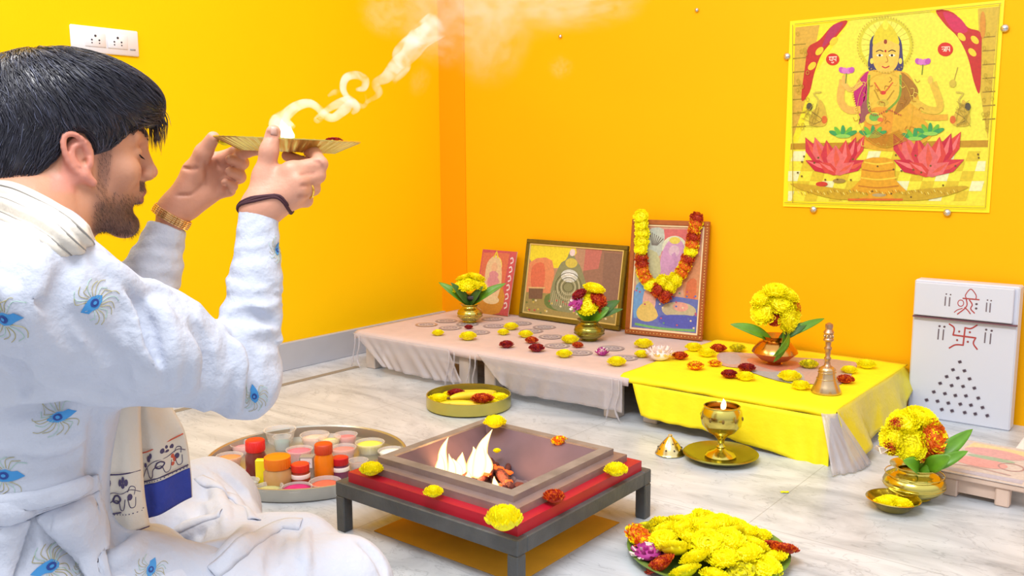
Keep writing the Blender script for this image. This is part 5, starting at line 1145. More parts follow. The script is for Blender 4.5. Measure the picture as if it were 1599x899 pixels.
for i, (x, v) in enumerate(((368, 1.37), (386, 1.35), (402, 1.34), (468, 1.36), (484, 1.38), (375, 1.42), (395, 1.43), (420, 1.43), (470, 1.42), (352, 1.40))):
    p = at(x, 217, v); p[2] = pc[2] - 0.012 - 0.045 * np.dot(p - pc, RT)
    flower('y', p, 0.011 + 0.002 * (i % 3), 'yellow petal cluster on the golden plate in the man\'s hands', 'petals on the offering plate')
p = at(521, 212, 1.38); p[2] = pc[2] - 0.006
flower('d', p, 0.013, 'dark red blossom near the right rim of the held plate', None)

# smoke curling up from the lamp
def smoke_mat(name, dens, nscale, lo=0.42, hi=0.62, col=(1, 0.97, 0.95)):
    m = bpy.data.materials.new(name); m.use_nodes = True; nt = m.node_tree; nt.nodes.clear()
    out = nt.nodes.new('ShaderNodeOutputMaterial'); v = nt.nodes.new('ShaderNodeVolumePrincipled'); v.inputs['Color'].default_value = (*col, 1)
    tcx = nt.nodes.new('ShaderNodeTexCoord'); nz = nt.nodes.new('ShaderNodeTexNoise'); nz.inputs['Scale'].default_value = nscale; nz.inputs['Detail'].default_value = 2; nz.inputs['Distortion'].default_value = 1.0
    mr = nt.nodes.new('ShaderNodeMapRange'); mr.inputs[1].default_value = lo; mr.inputs[2].default_value = hi; mr.inputs[3].default_value = 0; mr.inputs[4].default_value = dens
    nt.links.new(tcx.outputs['Object'], nz.inputs['Vector']); nt.links.new(nz.outputs[0], mr.inputs[0]); nt.links.new(mr.outputs[0], v.inputs['Density']); nt.links.new(v.outputs[0], out.inputs['Volume'])
    return m
SM1 = smoke_mat('dense_smoke', 110, 34, 0.32, 0.62); SM2 = smoke_mat('thin_smoke', 34, 24, 0.42, 0.66); SM3 = smoke_mat('haze_smoke', 9, 9, 0.42, 0.7, (1, 0.93, 0.9))
sm = thing('smoke', at(445, 195, 1.38), 'white smoke curling up from the lamp on the golden plate', 'smoke'); sm['kind'] = 'stuff'
def wisp(pts, r, m, v0, v1, n=46, name='smoke_wisp'):
    P = [at(x, y, lerp(v0, v1, i / (len(pts) - 1))) for i, (x, y) in enumerate(pts)]; S = spline(P, n)
    R_ = 1.3 * np.interp(np.linspace(0, 1, n), np.linspace(0, 1, len(r)), r); MB().tube(S, list(R_ / 1040), 10, flat=0.8).build(name, m, sm)
wisp([(443, 206), (430, 198), (434, 190), (448, 178), (463, 166), (482, 161), (496, 168), (508, 180), (520, 184), (532, 176), (541, 168), (548, 158)], [6, 9, 11, 8, 7, 6, 5, 6, 6, 7, 8, 5], SM1, 1.38, 1.42)
wisp([(452, 200), (447, 188), (450, 176), (462, 168)], [9, 6, 4, 3], SM1, 1.38, 1.39, 20)
wisp([(505, 184), (495, 188), (510, 172), (528, 162), (545, 158), (556, 168), (550, 178)], [3, 5, 4, 6, 7, 6, 2], SM1, 1.40, 1.42)
wisp([(512, 150), (524, 144), (540, 150), (552, 160), (566, 166), (573, 158), (570, 144)], [2, 5, 6, 6, 4, 3, 2], SM2, 1.41, 1.43)
wisp([(548, 160), (536, 140), (540, 122), (556, 117), (570, 124), (568, 137), (556, 140)], [4, 5, 6, 6, 6, 5, 2], SM1, 1.42, 1.44)
wisp([(572, 160), (592, 146), (586, 130), (604, 120), (620, 100), (640, 84), (655, 60), (680, 40)], [3, 5, 6, 10, 12, 15, 20, 24], SM2, 1.43, 1.55)
wisp([(612, 128), (632, 104), (622, 84), (640, 66), (668, 50)], [6, 9, 9, 12, 16], SM2, 1.44, 1.52)
HZ = bpy.data.materials.new('soft_smoke'); HZ.use_nodes = True; nt = HZ.node_tree; nt.nodes.clear()
out = nt.nodes.new('ShaderNodeOutputMaterial'); v = nt.nodes.new('ShaderNodeVolumePrincipled'); v.inputs['Color'].default_value = (1, 0.9, 0.86, 1)
tcx = nt.nodes.new('ShaderNodeTexCoord'); ln = nt.nodes.new('ShaderNodeVectorMath'); ln.operation = 'LENGTH'; nt.links.new(tcx.outputs['Object'], ln.inputs[0])
fo = nt.nodes.new('ShaderNodeMapRange'); fo.inputs[1].default_value = 1.0; fo.inputs[2].default_value = 0.15; fo.inputs[3].default_value = 0; fo.inputs[4].default_value = 1; fo.interpolation_type = 'SMOOTHSTEP'; nt.links.new(ln.outputs['Value'], fo.inputs[0])
nz = nt.nodes.new('ShaderNodeTexNoise'); nz.inputs['Scale'].default_value = 2.1; nz.inputs['Detail'].default_value = 4; nz.inputs['Distortion'].default_value = 1.4; nt.links.new(tcx.outputs['Object'], nz.inputs['Vector'])
nr = nt.nodes.new('ShaderNodeMapRange'); nr.inputs[1].default_value = 0.42; nr.inputs[2].default_value = 0.68; nr.inputs[3].default_value = 0.12; nr.inputs[4].default_value = 7.5; nt.links.new(nz.outputs[0], nr.inputs[0])
mm = nt.nodes.new('ShaderNodeMath'); mm.operation = 'MULTIPLY'; nt.links.new(fo.outputs[0], mm.inputs[0]); nt.links.new(nr.outputs[0], mm.inputs[1]); nt.links.new(mm.outputs[0], v.inputs['Density']); nt.links.new(v.outputs[0], out.inputs['Volume'])
me_s = MB().ell((0, 0, 0), (1, 1, 1), 24, 14).build('smoke_puff', HZ).data; bpy.data.objects.remove(bpy.data.objects['smoke_puff'])
for x_, y_, v_, rx, rz, ro in ((672, 62, 1.52, 0.07, 0.045, 0.6), (700, 15, 1.62, 0.12, 0.085, 0.5), (770, 60, 1.75, 0.085, 0.11, 0.3), (790, -5, 1.8, 0.16, 0.09, 0.2), (605, 20, 1.55, 0.06, 0.05, 0.4), (900, 0, 1.85, 0.16, 0.07, 0.0), (875, 105, 1.8, 0.03, 0.03, 0.0), (655, 125, 1.55, 0.022, 0.035, 0.3)):
    o = bpy.data.objects.new('smoke_puff', me_s); sc.collection.objects.link(o); o.parent = sm; p = at(x_, y_, v_); o.location = tuple(p - np.array(sm.location)); o.scale = (rx, rx * 0.8, rz); o.rotation_euler = (0, ro, 0.67)

# ------------------------------------------------------------------ the man
man = thing('person', uvz(-0.66, 1.2, 0.0), 'person in a white peacock-feather kurta sitting cross-legged and lifting a golden plate', 'person')
# head frame
az, pit = math.radians(54), math.radians(8)
hf0 = RT * math.sin(az) + FW * math.cos(az); hl = np.cross(UP, hf0); hf = hf0 * math.cos(pit) - UP * math.sin(pit); hu = np.cross(hf, hl)
S_ = 0.93
HO = at(127, 254, 1.235) + hl * 0.070
HA = np.array([hf, hl, hu])
def hd(x, y, z): return HO + (hf * x + hl * y + hu * z) * S_
def hloc(V): return ((V - HO) @ HA.T) / S_
# arms and body joints
NB = at(34, 352, 1.225)
RS = at(72, 462, 1.06); LS = uvz(-0.755, 1.34, 0.60)
RE = at(388, 592, 1.205); RW = at(404, 330, 1.275)
LE = uvz(-0.590, 1.375, 0.445); LW = at(272, 328, 1.43)
PV = uvz(-0.715, 1.16, 0.13)
RH = PV + RT * 0.05 + FW * -0.085; LH = PV + RT * -0.05 + FW * 0.085
RK = at(532, 918, 1.33); LK = at(322, 796, 1.62)
RA = uvz(-0.50, 1.50, 0.055); LA = uvz(-0.36, 1.30, 0.05)
bf_ = RT * math.sin(math.radians(50)) + FW * math.cos(math.radians(50)); bl_ = np.cross(UP, bf_); BA = np.array([bf_, bl_, UP])
TC = (RS + LS) / 2
F = Field(uvz(-0.8, 1.2, 0) - 0.45, uvz(-0.4, 1.3, 1.02) + 0.01, 0.0026)
lo = np.array([RK, LK, RS, LS, RE, PV, LW, RW, LE]).min(0) - 0.16; hi = np.array([RK, LK, RS, LS, RE, PV, LW, RW, LE]).max(0) + 0.14
lo[2] = 0.0; hi[2] = 1.0
F = Field(lo, hi, 0.0026)
# skull and face
F.ell(hd(-0.012, 0, 0.062), (0.100 * S_, 0.076 * S_, 0.080 * S_), 0.02, HA)
F.ell(hd(0.030, 0, 0.045), (0.066 * S_, 0.066 * S_, 0.062 * S_), 0.02, HA)
F.ell(hd(0.040, 0, -0.012), (0.056 * S_, 0.056 * S_, 0.060 * S_), 0.02, HA)
F.ell(hd(0.045, 0, -0.050), (0.048 * S_, 0.046 * S_, 0.045 * S_), 0.02, HA)
for sg in (-1, 1):
    F.cone(hd(0.002, sg * 0.056, -0.020), hd(0.020, sg * 0.050, -0.058), 0.016, 0.015, 0.02)
    F.cone(hd(0.020, sg * 0.050, -0.058), hd(0.078, sg * 0.014, -0.088), 0.016, 0.014, 0.022)
    F.ell(hd(0.068, sg * 0.040, -0.004), (0.022, 0.022, 0.022), 0.018, HA)
F.cone(hd(0.092, -0.014, 0.052), hd(0.092, 0.014, 0.052), 0.011, 0.011, 0.014)                  # brow
for sg in (-1, 1): F.cone(hd(0.090, sg * 0.012, 0.052), hd(0.076, sg * 0.046, 0.050), 0.009, 0.008, 0.012)
F.ell(hd(0.086, 0, -0.088), (0.016, 0.020, 0.015), 0.018, HA)                                     # chin
for sg in (-1, 1): F.ell(hd(0.097, sg * 0.036, 0.027), (0.013, 0.015, 0.011), 0.012, HA, sgn=-1)  # sockets
for sg in (-1, 1): F.ell(hd(0.079, sg * 0.033, 0.026), (0.0130, 0.0140, 0.0125), 0.003, HA)       # lids
F.cone(hd(0.092, 0, 0.050), hd(0.113, 0, 0.004), 0.0085, 0.0105, 0.014)                           # nose
F.ell(hd(0.116, 0, 0.000), (0.0105, 0.0105, 0.0095), 0.006, HA)
for sg in (-1, 1): F.ell(hd(0.110, sg * 0.0115, -0.006), (0.0095, 0.0070, 0.0075), 0.005, HA)
for sg in (-1, 1): F.ell(hd(0.114, sg * 0.006, -0.0135), (0.0045, 0.0035, 0.004), 0.003, HA, sgn=-1)
F.ell(hd(0.094, 0, -0.030), (0.014, 0.024, 0.016), 0.012, HA)
F.cone(hd(0.103, -0.011, -0.0335), hd(0.103, 0.011, -0.0335), 0.0058, 0.0058, 0.006)               # lips
F.cone(hd(0.1005, -0.010, -0.0470), hd(0.1005, 0.010, -0.0470), 0.0064, 0.0064, 0.006)
F.cone(hd(0.110, -0.017, -0.0405), hd(0.110, 0.017, -0.0405), 0.0022, 0.0022, 0.004, sgn=-1)
F.ell(hd(0.102, 0, -0.062), (0.008, 0.020, 0.006), 0.008, HA, sgn=-1)
# ears
for sg in (-1, 1):
    e0 = lambda x, y, z: hd(-0.004 + x - 0.42 * z, sg * (0.072 + y), 0.006 + z)
    F.ell(e0(0, 0.006, 0), (0.019, 0.0075, 0.031), 0.006, HA)
    F.ell(e0(0.003, 0.015, 0.003), (0.0120, 0.0080, 0.0200), 0.004, HA, sgn=-1)
    hel = [(0.014, 0.008, 0.010), (0.014, 0.012, 0.024), (0.004, 0.015, 0.033), (-0.010, 0.017, 0.030), (-0.018, 0.018, 0.014), (-0.018, 0.016, -0.004), (-0.012, 0.013, -0.020)]
    F.chain([e0(*q_) for q_ in spline(hel, 14)], [0.0036] * 14, 0.003)
    F.chain([e0(*q_) for q_ in spline([(0.006, 0.012, 0.020), (-0.006, 0.013, 0.012), (-0.009, 0.013, -0.004), (-0.002, 0.011, -0.016)], 8)], [0.0028] * 8, 0.003)
    F.cone(e0(0.012, 0.009, -0.006), e0(0.012, 0.009, 0.000), 0.0042, 0.0036, 0.004)
    F.cone(e0(-0.002, 0.009, -0.024), e0(0.007, 0.006, -0.033), 0.0075, 0.0062, 0.006)
    F.ell(e0(0.006, 0.010, -0.003), (0.0035, 0.009, 0.005), 0.003, HA, sgn=-1)
# neck, trunk
F.cone(hd(-0.028, 0, 0.0), NB, 0.056, 0.058, 0.03); F.cone(hd(0.010, 0, -0.055), NB + bf_ * 0.04 - UP * 0.02, 0.036, 0.04, 0.03)
F.cone(hd(0.0, 0, -0.06), NB + bf_ * 0.05 - UP * 0.03, 0.030, 0.02, 0.02)
F.cone(NB, RS, 0.056, 0.05, 0.05); F.cone(NB, LS, 0.056, 0.05, 0.05)
F.ell(TC - UP * 0.10 + bf_ * 0.0, (0.085, 0.145, 0.17), 0.04, BA); F.ell(lerp(TC, PV, 0.62) + bf_ * 0.01, (0.075, 0.12, 0.15), 0.04, BA); F.ell(PV + bf_ * 0.01, (0.085, 0.13, 0.09), 0.03, BA)
# arms, legs
F.cone(RS, RE, 0.046, 0.028, 0.02); F.cone(RE, lerp(RE, RW, 0.5), 0.024, 0.020, 0.02); F.cone(lerp(RE, RW, 0.5), RW, 0.020, 0.0230, 0.02)
F.cone(LS, LE, 0.044, 0.026, 0.02); F.cone(LE, lerp(LE, LW, 0.5), 0.026, 0.021, 0.02); F.cone(lerp(LE, LW, 0.5), LW, 0.021, 0.0235, 0.02)
F.cone(RH, RK, 0.075, 0.052, 0.03); F.cone(LH, LK, 0.075, 0.052, 0.03); F.cone(RK, RA, 0.050, 0.032, 0.02); F.cone(LK, LA, 0.050, 0.032, 0.02)
F.cone(RA, RA + RT * -0.09 - FW * 0.10, 0.028, 0.020, 0.015); F.cone(LA, LA + RT * -0.12 + FW * 0.02, 0.028, 0.020, 0.015)
# right hand (near): back of the hand to the viewer, thumb up against the rim
NAILS = []
def finger(pts, rs, k=0.0035): F.chain([at(*p) for p in pts], rs, k)
kM = 0.012
for q_, r_ in (((456, 266, 1.282), 0.0135), ((466, 284, 1.276), 0.0135), ((466, 300, 1.276), 0.0128), ((456, 314, 1.284), 0.0118)):
    F.cone(RW, at(*q_), 0.020, r_, kM)
F.cone(at(412, 322, 1.275), at(448, 290, 1.29), 0.024, 0.019, 0.012); F.cone(at(425, 318, 1.29), at(452, 300, 1.30), 0.020, 0.018, 0.012)
finger(((452, 268, 1.280), (500, 256, 1.300)), (0.0132, 0.0110), 0.006); finger(((500, 256, 1.300), (492, 240, 1.322), (480, 234, 1.345)), (0.0108, 0.0092, 0.0080))
finger(((462, 284, 1.276), (497, 274, 1.298)), (0.0128, 0.0106), 0.006); finger(((497, 274, 1.300), (478, 256, 1.335), (448, 243, 1.352)), (0.0104, 0.0092, 0.0082))
finger(((464, 300, 1.276), (489, 294, 1.300)), (0.0122, 0.0104), 0.005); finger(((489, 294, 1.300), (474, 292, 1.328), (452, 288, 1.332)), (0.0100, 0.0088, 0.0078))
finger(((456, 314, 1.282), (478, 313, 1.300)), (0.0110, 0.0096), 0.005); finger(((478, 313, 1.300), (466, 310, 1.322), (448, 306, 1.324)), (0.0092, 0.0080, 0.0070))
F.cone(at(404, 322, 1.272), at(414, 272, 1.284), 0.0205, 0.0150, 0.012); finger(((414, 272, 1.284), (420, 236, 1.282), (427, 206, 1.287)), (0.0148, 0.0122, 0.0104), 0.008)
F.cone(at(414, 280, 1.284), at(446, 276, 1.290), 0.014, 0.012, 0.014)
# left hand (far): palm to the viewer
for q_, r_ in (((334, 252, 1.448), 0.0135), ((340, 270, 1.450), 0.0135), ((338, 290, 1.450), 0.0130), ((326, 306, 1.446), 0.0120)):
    F.cone(LW, at(*q_), 0.020, r_, kM)
F.cone(at(283, 316, 1.435), at(318, 282, 1.450), 0.022, 0.018, 0.012); F.cone(at(296, 322, 1.435), at(322, 302, 1.44), 0.017, 0.015, 0.012)
F.cone(at(280, 312, 1.425), at(302, 268, 1.424), 0.0195, 0.0165, 0.010)
finger(((302, 268, 1.424), (318, 238, 1.412), (333, 215, 1.402)), (0.0160, 0.0128, 0.0100), 0.008)
F.cone(at(306, 270, 1.43), at(334, 254, 1.445), 0.013, 0.012, 0.012)
finger(((334, 252, 1.448), (366, 240, 1.436), (386, 236, 1.418), (402, 234, 1.402)), (0.0130, 0.0108, 0.0096, 0.0084), 0.005)
finger(((342, 268, 1.450), (378, 254, 1.450)), (0.0128, 0.0108), 0.005); finger(((378, 254, 1.450), (376, 254, 1.426), (360, 249, 1.414)), (0.0106, 0.0094, 0.0080))
finger(((340, 288, 1.450), (374, 276, 1.448)), (0.0122, 0.0104), 0.005); finger(((374, 276, 1.448), (374, 273, 1.424), (359, 268, 1.412)), (0.0102, 0.0090, 0.0078))
finger(((328, 304, 1.446), (358, 297, 1.444)), (0.0112, 0.0096), 0.005); finger(((358, 297, 1.444), (363, 290, 1.424), (352, 285, 1.414)), (0.0094, 0.0082, 0.0070))
V, Q = F.mesh(1)
bvh_0 = BVHTree.FromPolygons([tuple(v) for v in V], [tuple(int(i) for i in q) for q in Q])
creases = []
def hcrease(pts, r):
    P = []
    for x_, y_ in pts:
        d = ray(x_, y_); d = d / np.linalg.norm(d); loc, nor, _, _ = bvh_0.ray_cast(Vector(CAM), Vector(d))
        if loc is not None: P.append(np.array(loc) + np.array(nor) * r * 0.3)
    if len(P) > 2: S = spline(P, 20); F.chain(S, [r] * 20, 0.002, sgn=-1); creases.extend(S)
for pts in ([(321, 252), (323, 270), (322, 290)], [(335, 262), (340, 285), (353, 311)], [(276, 305), (300, 303), (316, 288)], [(352, 288), (355, 296), (359, 304)], [(285, 262), (300, 264), (308, 262)], [(331, 244), (338, 252), (341, 262)]): hcrease(pts, 0.0022)
for pts in ([(417, 207), (425, 209), (434, 207)], [(415, 212), (424, 214), (434, 212)], [(470, 272), (480, 271), (492, 270)], [(470, 290), (480, 289), (490, 287)], [(466, 307), (474, 306), (482, 305)], [(493, 250), (499, 254), (505, 262)]): hcrease(pts, 0.0014)
V, Q = F.mesh(1)
# complexion, beard shade and lips as colouring of the skin
H_ = hloc(V); C = np.tile(np.array(s2l((204, 146, 116))), (len(V), 1))
def sm_(x, a, b): t = np.clip((x - a) / (b - a), 0, 1); return t * t * (3 - 2 * t)
x, y, z = H_[:, 0], H_[:, 1], H_[:, 2]
inhead = sm_(z, -0.14, -0.11) * (np.abs(y) < 0.1) * (x > -0.12) * (np.linalg.norm(H_ - np.array([0.03, 0, -0.02]), axis=1) < 0.125)
jaw = np.array(s2l((92, 66, 62)))
line = -0.030 - 0.30 * (x - 0.05) * (x > 0.05)
bm = (1 - sm_(z, -0.066, -0.018)) * sm_(x, 0.010, 0.035) * inhead * sm_(z, -0.112, -0.098)
side = sm_(x, 0.020, 0.028) * (1 - sm_(x, 0.038, 0.048)) * (1 - sm_(z, 0.03, 0.05)) * sm_(z, -0.06, -0.05) * (np.abs(y) > 0.03) * inhead * 0.5
must = sm_(x, 0.088, 0.094) * (1 - sm_(np.abs(z + 0.024), 0.006, 0.010)) * (np.abs(y) < 0.028) * inhead
tot = np.clip(np.maximum(np.maximum(bm * 0.85, side), must), 0, 0.88)[:, None]
C = C * (1 - tot) + jaw * tot
lip = (np.exp(-((z + 0.034) / 0.006) ** 2) + np.exp(-((z + 0.047) / 0.006) ** 2)) * sm_(x, 0.097, 0.101) * (np.abs(y) < 0.02) * inhead * 0.6
C = C * (1 - np.clip(lip, 0, 0.6)[:, None]) + np.array(s2l((168, 88, 86))) * np.clip(lip, 0, 0.6)[:, None]
ear = sm_(np.abs(y), 0.076, 0.084) * (1 - sm_(np.abs(x + 0.006), 0.03, 0.04)) * (1 - sm_(np.abs(z), 0.04, 0.05)); C = C * (1 - 0.5 * ear[:, None]) + np.array(s2l((226, 140, 130))) * 0.5 * ear[:, None]
handm = (np.linalg.norm(V - at(460, 270, 1.29), axis=1) < 0.13) | (np.linalg.norm(V - at(325, 280, 1.43), axis=1) < 0.10)
C[handm] = np.array(s2l((212, 152, 126)))
for cpt in creases[::2]:
    dd_ = np.exp(-(np.linalg.norm(V - cpt, axis=1) / 0.0026) ** 2)[:, None] * 0.35; C = C * (1 - dd_) + np.array(s2l((150, 84, 66))) * dd_
SKIN = mat('skin', (210, 150, 120), 0.5, attr='Col', sss=0.12, bump=0.08, bscale=220, noise=0.05, nscale=50)
body = mesh_obj('body', V, Q, SKIN, man, C)
bodyV = V
# eye slit, brow
def head_ray(y, z, x0=0.2):     # point on the face seen from the front
    return None
bvh_body = BVHTree.FromPolygons([tuple(v) for v in V[::1]], [tuple(int(i) for i in q) for q in Q])
def surf(p, off=0.0008):
    loc, nor, _, _ = bvh_body.find_nearest(Vector([float(t) for t in p])); return np.array(loc) + np.array(nor) * off, np.array(nor)
mb = MB()
for sg in (-1, 1):
    pts = [surf(hd(0.092 - 0.35 * abs(yy - 0.030) , sg * yy, 0.0215 + 12 * (yy - 0.033) ** 2))[0] for yy in np.linspace(0.020, 0.046, 9)]
    mb2 = MB(); mb2.tube(pts, [0.0006, 0.001, 0.0012, 0.0013, 0.0013, 0.0013, 0.0012, 0.001, 0.0007], 6)
    for k in range(9):
        for d in (0, 0.5):
            i0 = min(k + d, 8); q_ = lerp(pts[int(i0)], pts[min(int(i0) + 1, 8)], i0 % 1); mb2.tube([q_, q_ + hf * 0.005 - hu * 0.003 + hl * sg * 0.001], [0.0004, 0.00015], 4)
    mb2.build('eyelash', mat('black_lash', (40, 30, 32), 0.7), man)
HAIRM = mat('black_hair', (44, 44, 58), 0.32, spec=0.7, noise=0.4, nscale=70); HAIRL = mat('glossy_hair_strand', (74, 78, 100), 0.3, spec=0.8)
for sg in (-1, 1):
    mb = MB()
    for k in range(70):
        u = rnd.random(); p, nn = surf(hd(0.096 - 0.028 * u, sg * (0.016 + 0.034 * u), 0.052 + 0.005 * math.sin(u * 3) + rnd.uniform(-0.003, 0.003)), 0.0003)
        d = hl * sg * 0.008 + hu * rnd.uniform(-0.001, 0.003) - hf * 0.004; mb.tube([p, p + d * 0.6 + nn * 0.001, p + d], [0.0006, 0.0005, 0.0001], 4)
    mb.build('eyebrow', HAIRM, man)
# short beard and moustache
mb = MB(); BRDM = mat('beard_hair', (52, 40, 42), 0.6)
cand = np.where((tot[:, 0] > 0.25) & (np.abs(y) < 0.08))[0]
r_ = np.random.RandomState(3)
for i in r_.choice(cand, 6500):
    if r_.rand() > (tot[i, 0] - 0.2) * 1.5: continue
    p = V[i]; loc, nor, _, _ = bvh_body.find_nearest(Vector(p)); nn = np.array(nor); L = r_.uniform(0.003, 0.006) * (1.5 if must[i] > 0.4 or (x[i] > 0.075 and z[i] < -0.06) else 1)
    d = -hu * 0.8 + hf * 0.15 + nn * 0.5 + r_.normal(0, 0.15, 3); d /= np.linalg.norm(d); s__ = np.cross(d, nn); s__ /= np.linalg.norm(s__) + 1e-9
    mb.add([p + s__ * 0.0002, p - s__ * 0.0002, p + d * L], [(0, 1, 2)])
mb.build('beard', BRDM, man, smooth=False)

# hair
h_ = Field(HO - 0.20, HO + 0.22, 0.0032)
h_.ell(hd(-0.020, 0, 0.072), (0.118 * S_, 0.092 * S_, 0.094 * S_), 0.02, HA)
h_.ell(hd(-0.070, 0, 0.030), (0.075, 0.080, 0.095), 0.03, HA)
h_.ell(hd(-0.074, 0.034, -0.022), (0.036, 0.036, 0.052), 0.02, HA); h_.ell(hd(-0.074, -0.034, -0.022), (0.036, 0.036, 0.052), 0.02, HA)
h_.ell(hd(0.030, 0, 0.118), (0.075, 0.070, 0.040), 0.03, HA)
h_.ell(hd(0.078, 0.0, 0.100), (0.040, 0.062, 0.030), 0.025, HA)
h_.cone(hd(-0.078, 0, -0.010), hd(-0.088, 0, -0.048), 0.062, 0.044, 0.03)
h_.cone(hd(0.092, -0.03, 0.102), hd(0.104, -0.022, 0.082), 0.020, 0.009, 0.02); h_.cone(hd(0.092, 0.03, 0.102), hd(0.104, 0.028, 0.082), 0.020, 0.009, 0.02); h_.cone(hd(0.098, 0, 0.102), hd(0.110, 0.002, 0.078), 0.020, 0.009, 0.02)
# clear the face, ears and neck
h_.ell(hd(0.096, 0, 0.005), (0.060, 0.10, 0.062), 0.010, HA, sgn=-1)
h_.ell(hd(0.052, 0, -0.045), (0.066, 0.12, 0.072), 0.012, HA, sgn=-1)
h_.ell(hd(0.010, 0, -0.060), (0.056, 0.13, 0.058), 0.010, HA, sgn=-1)
for sg in (-1, 1):
    h_.ell(hd(-0.006, sg * 0.088, 0.004), (0.026, 0.030, 0.040), 0.008, HA, sgn=-1); h_.ell(hd(-0.020, sg * 0.075, -0.050), (0.034, 0.040, 0.048), 0.010, HA, sgn=-1)
V2_, Q2 = h_.mesh(1)
hl2 = hloc(V2_)
hair = mesh_obj('hair', V2_, Q2, HAIRM, man)
bvh_h = BVHTree.FromPolygons([tuple(v) for v in V2_], [tuple(int(i) for i in q) for q in Q2])
mb = MB(); mbl = MB(); crown = hd(-0.050, 0.01, 0.165)
r_ = np.random.RandomState(5)
skull_c = hd(-0.01, 0, 0.05)
for k in range(6500):
    p = V2_[r_.randint(len(V2_))]; lp_ = hloc(p[None])[0]
    loc, nor, _, _ = bvh_h.find_nearest(Vector(p)); nn = np.array(nor)
    if np.dot(nn, p - skull_c) < 0.02: continue
    L = r_.uniform(0.022, 0.05); pts = [p + nn * 0.0006]; steps = 7; jit = r_.normal(0, 0.25, 3); cur = r_.uniform(-0.35, 0.35)
    for s_i in range(steps):
        d = pts[-1] - crown
        fl = d / np.linalg.norm(d) + hf * (0.55 if lp_[2] > 0.06 else -0.25) - hu * (0.35 if lp_[2] < 0.09 else 0.1) + jit * 0.6
        loc, nor, _, _ = bvh_h.find_nearest(Vector(pts[-1])); nn = np.array(nor); fl = fl - nn * np.dot(fl, nn); fl /= np.linalg.norm(fl) + 1e-9
        fl = fl + np.cross(nn, fl) * cur * math.sin(s_i * 0.9); q_ = pts[-1] + fl * L / steps
        loc, nor, _, _ = bvh_h.find_nearest(Vector(q_)); pts.append(np.array(loc) + np.array(nor) * (0.0006 + 0.0022 * math.sin(math.pi * s_i / steps) + (0.0015 if s_i == steps - 1 else 0)))
    w_ = r_.uniform(0.0004, 0.0009)
    (mbl if r_.rand() < 0.16 else mb).tube(pts, [w_ * 0.6, w_, w_, w_, w_, w_ * 0.8, w_ * 0.5, 0.0001], 4, flat=0.5)
for k in range(90):         # loose fringe over the brow
    yy = r_.uniform(-0.045, 0.04); p0 = hd(0.092 + r_.uniform(0, 0.012), yy, 0.100 + r_.uniform(-0.01, 0.012)); dd = r_.uniform(0.025, 0.060); fw_ = r_.uniform(0.014, 0.030)
    pts = spline([p0, p0 + hf * fw_ * 0.8 - hu * dd * 0.4, p0 + hf * fw_ + hl * r_.uniform(-0.012, 0.012) - hu * dd], 8); w_ = r_.uniform(0.0005, 0.0011)
    mb.tube(pts, [w_] * 5 + [w_ * 0.8, w_ * 0.5, 0.0001], 4)
mb.build('hair_strands', HAIRM, man); mbl.build('hair_highlight_strands', HAIRL, man)

# ------------------------------------------------------------------ kurta
KUR = mat('white_kurta_cotton', (192, 198, 214), 0.85, bump=0.4, bscale=60, noise=0.03, nscale=30, attr=None)
K = Field(lo - np.array([0.13, 0.10, 0]), hi + np.array([0.05, 0.05, -0.15]), 0.0042)
def wr(axis_p, axis_d, freq, amp, t0, t1, ph=0, sk=0.6, ref=UP):
    axis_d = axis_d / np.linalg.norm(axis_d); e1 = np.cross(axis_d, ref); e1 /= np.linalg.norm(e1); e2 = np.cross(axis_d, e1)
    def f(X, Y, Z, t):
        dx, dy, dz = X - axis_p[0], Y - axis_p[1], Z - axis_p[2]
        l = dx * axis_d[0] + dy * axis_d[1] + dz * axis_d[2]; a = np.arctan2(dx * e2[0] + dy * e2[1] + dz * e2[2], dx * e1[0] + dy * e1[1] + dz * e1[2])
        wnd = np.exp(-(((t - t0) / t1) ** 2))
        s1 = np.sin(l * freq + sk * np.sin(a + ph) * 2 + ph); s2 = np.sin(l * freq * 1.7 + 2.2 * np.cos(a * 2 + ph) + 1.3)
        return amp * wnd * (0.65 * (1 - 2 * np.abs(s1)) + 0.35 * s2) 
    return f
def folds(seed, amp, fr=28):
    r = random.Random(seed); ks = [(np.array([r.uniform(-1, 1), r.uniform(-1, 1), r.uniform(-1, 1)]) * fr, r.uniform(0, 6.28)) for _ in range(4)]
    def f(X, Y, Z, *a):
        s = 0
        for kk, p in ks: s = s + (1 - 2 * np.abs(np.sin(0.5 * (X * kk[0] + Y * kk[1] + Z * kk[2]) + p + 1.2 * np.sin(Z * 9 + p))))
        return amp * s / 4
    return f
RE2 = at(385, 600, 1.205)
K.cone(at(66, 470, 1.06), lerp(at(66, 470, 1.06), RE2, 0.5), 0.076, 0.074, 0.02, mod=wr(RS, RE - RS, 60, 0.0045, 0.9, 0.6, 0.4))
K.cone(lerp(at(66, 470, 1.06), RE2, 0.5), at(378, 592, 1.208), 0.074, 0.050, 0.02, mod=wr(RS, RE - RS, 85, 0.005, 0.9, 0.55, 1.4))
K.ell(at(381, 604, 1.21), (0.040, 0.040, 0.043), 0.02)
FE = at(384, 590, 1.208); F1 = at(392, 500, 1.23); F2 = at(400, 430, 1.25); F3 = at(404, 328, 1.275)
K.cone(FE, F1, 0.043, 0.040, 0.02, mod=wr(FE, F1 - FE, 95, 0.004, 0.7, 0.6, 2.0, 1.0, FW)); K.cone(F1, F2, 0.040, 0.034, 0.012, mod=wr(F1, F2 - F1, 110, 0.0042, 0.5, 0.6, 0.3, 1.1, FW)); K.cone(F2, F3, 0.034, 0.0268, 0.01, mod=wr(F2, F3 - F2, 120, 0.0018, 0.3, 0.5, 0.3, 1.0, FW))
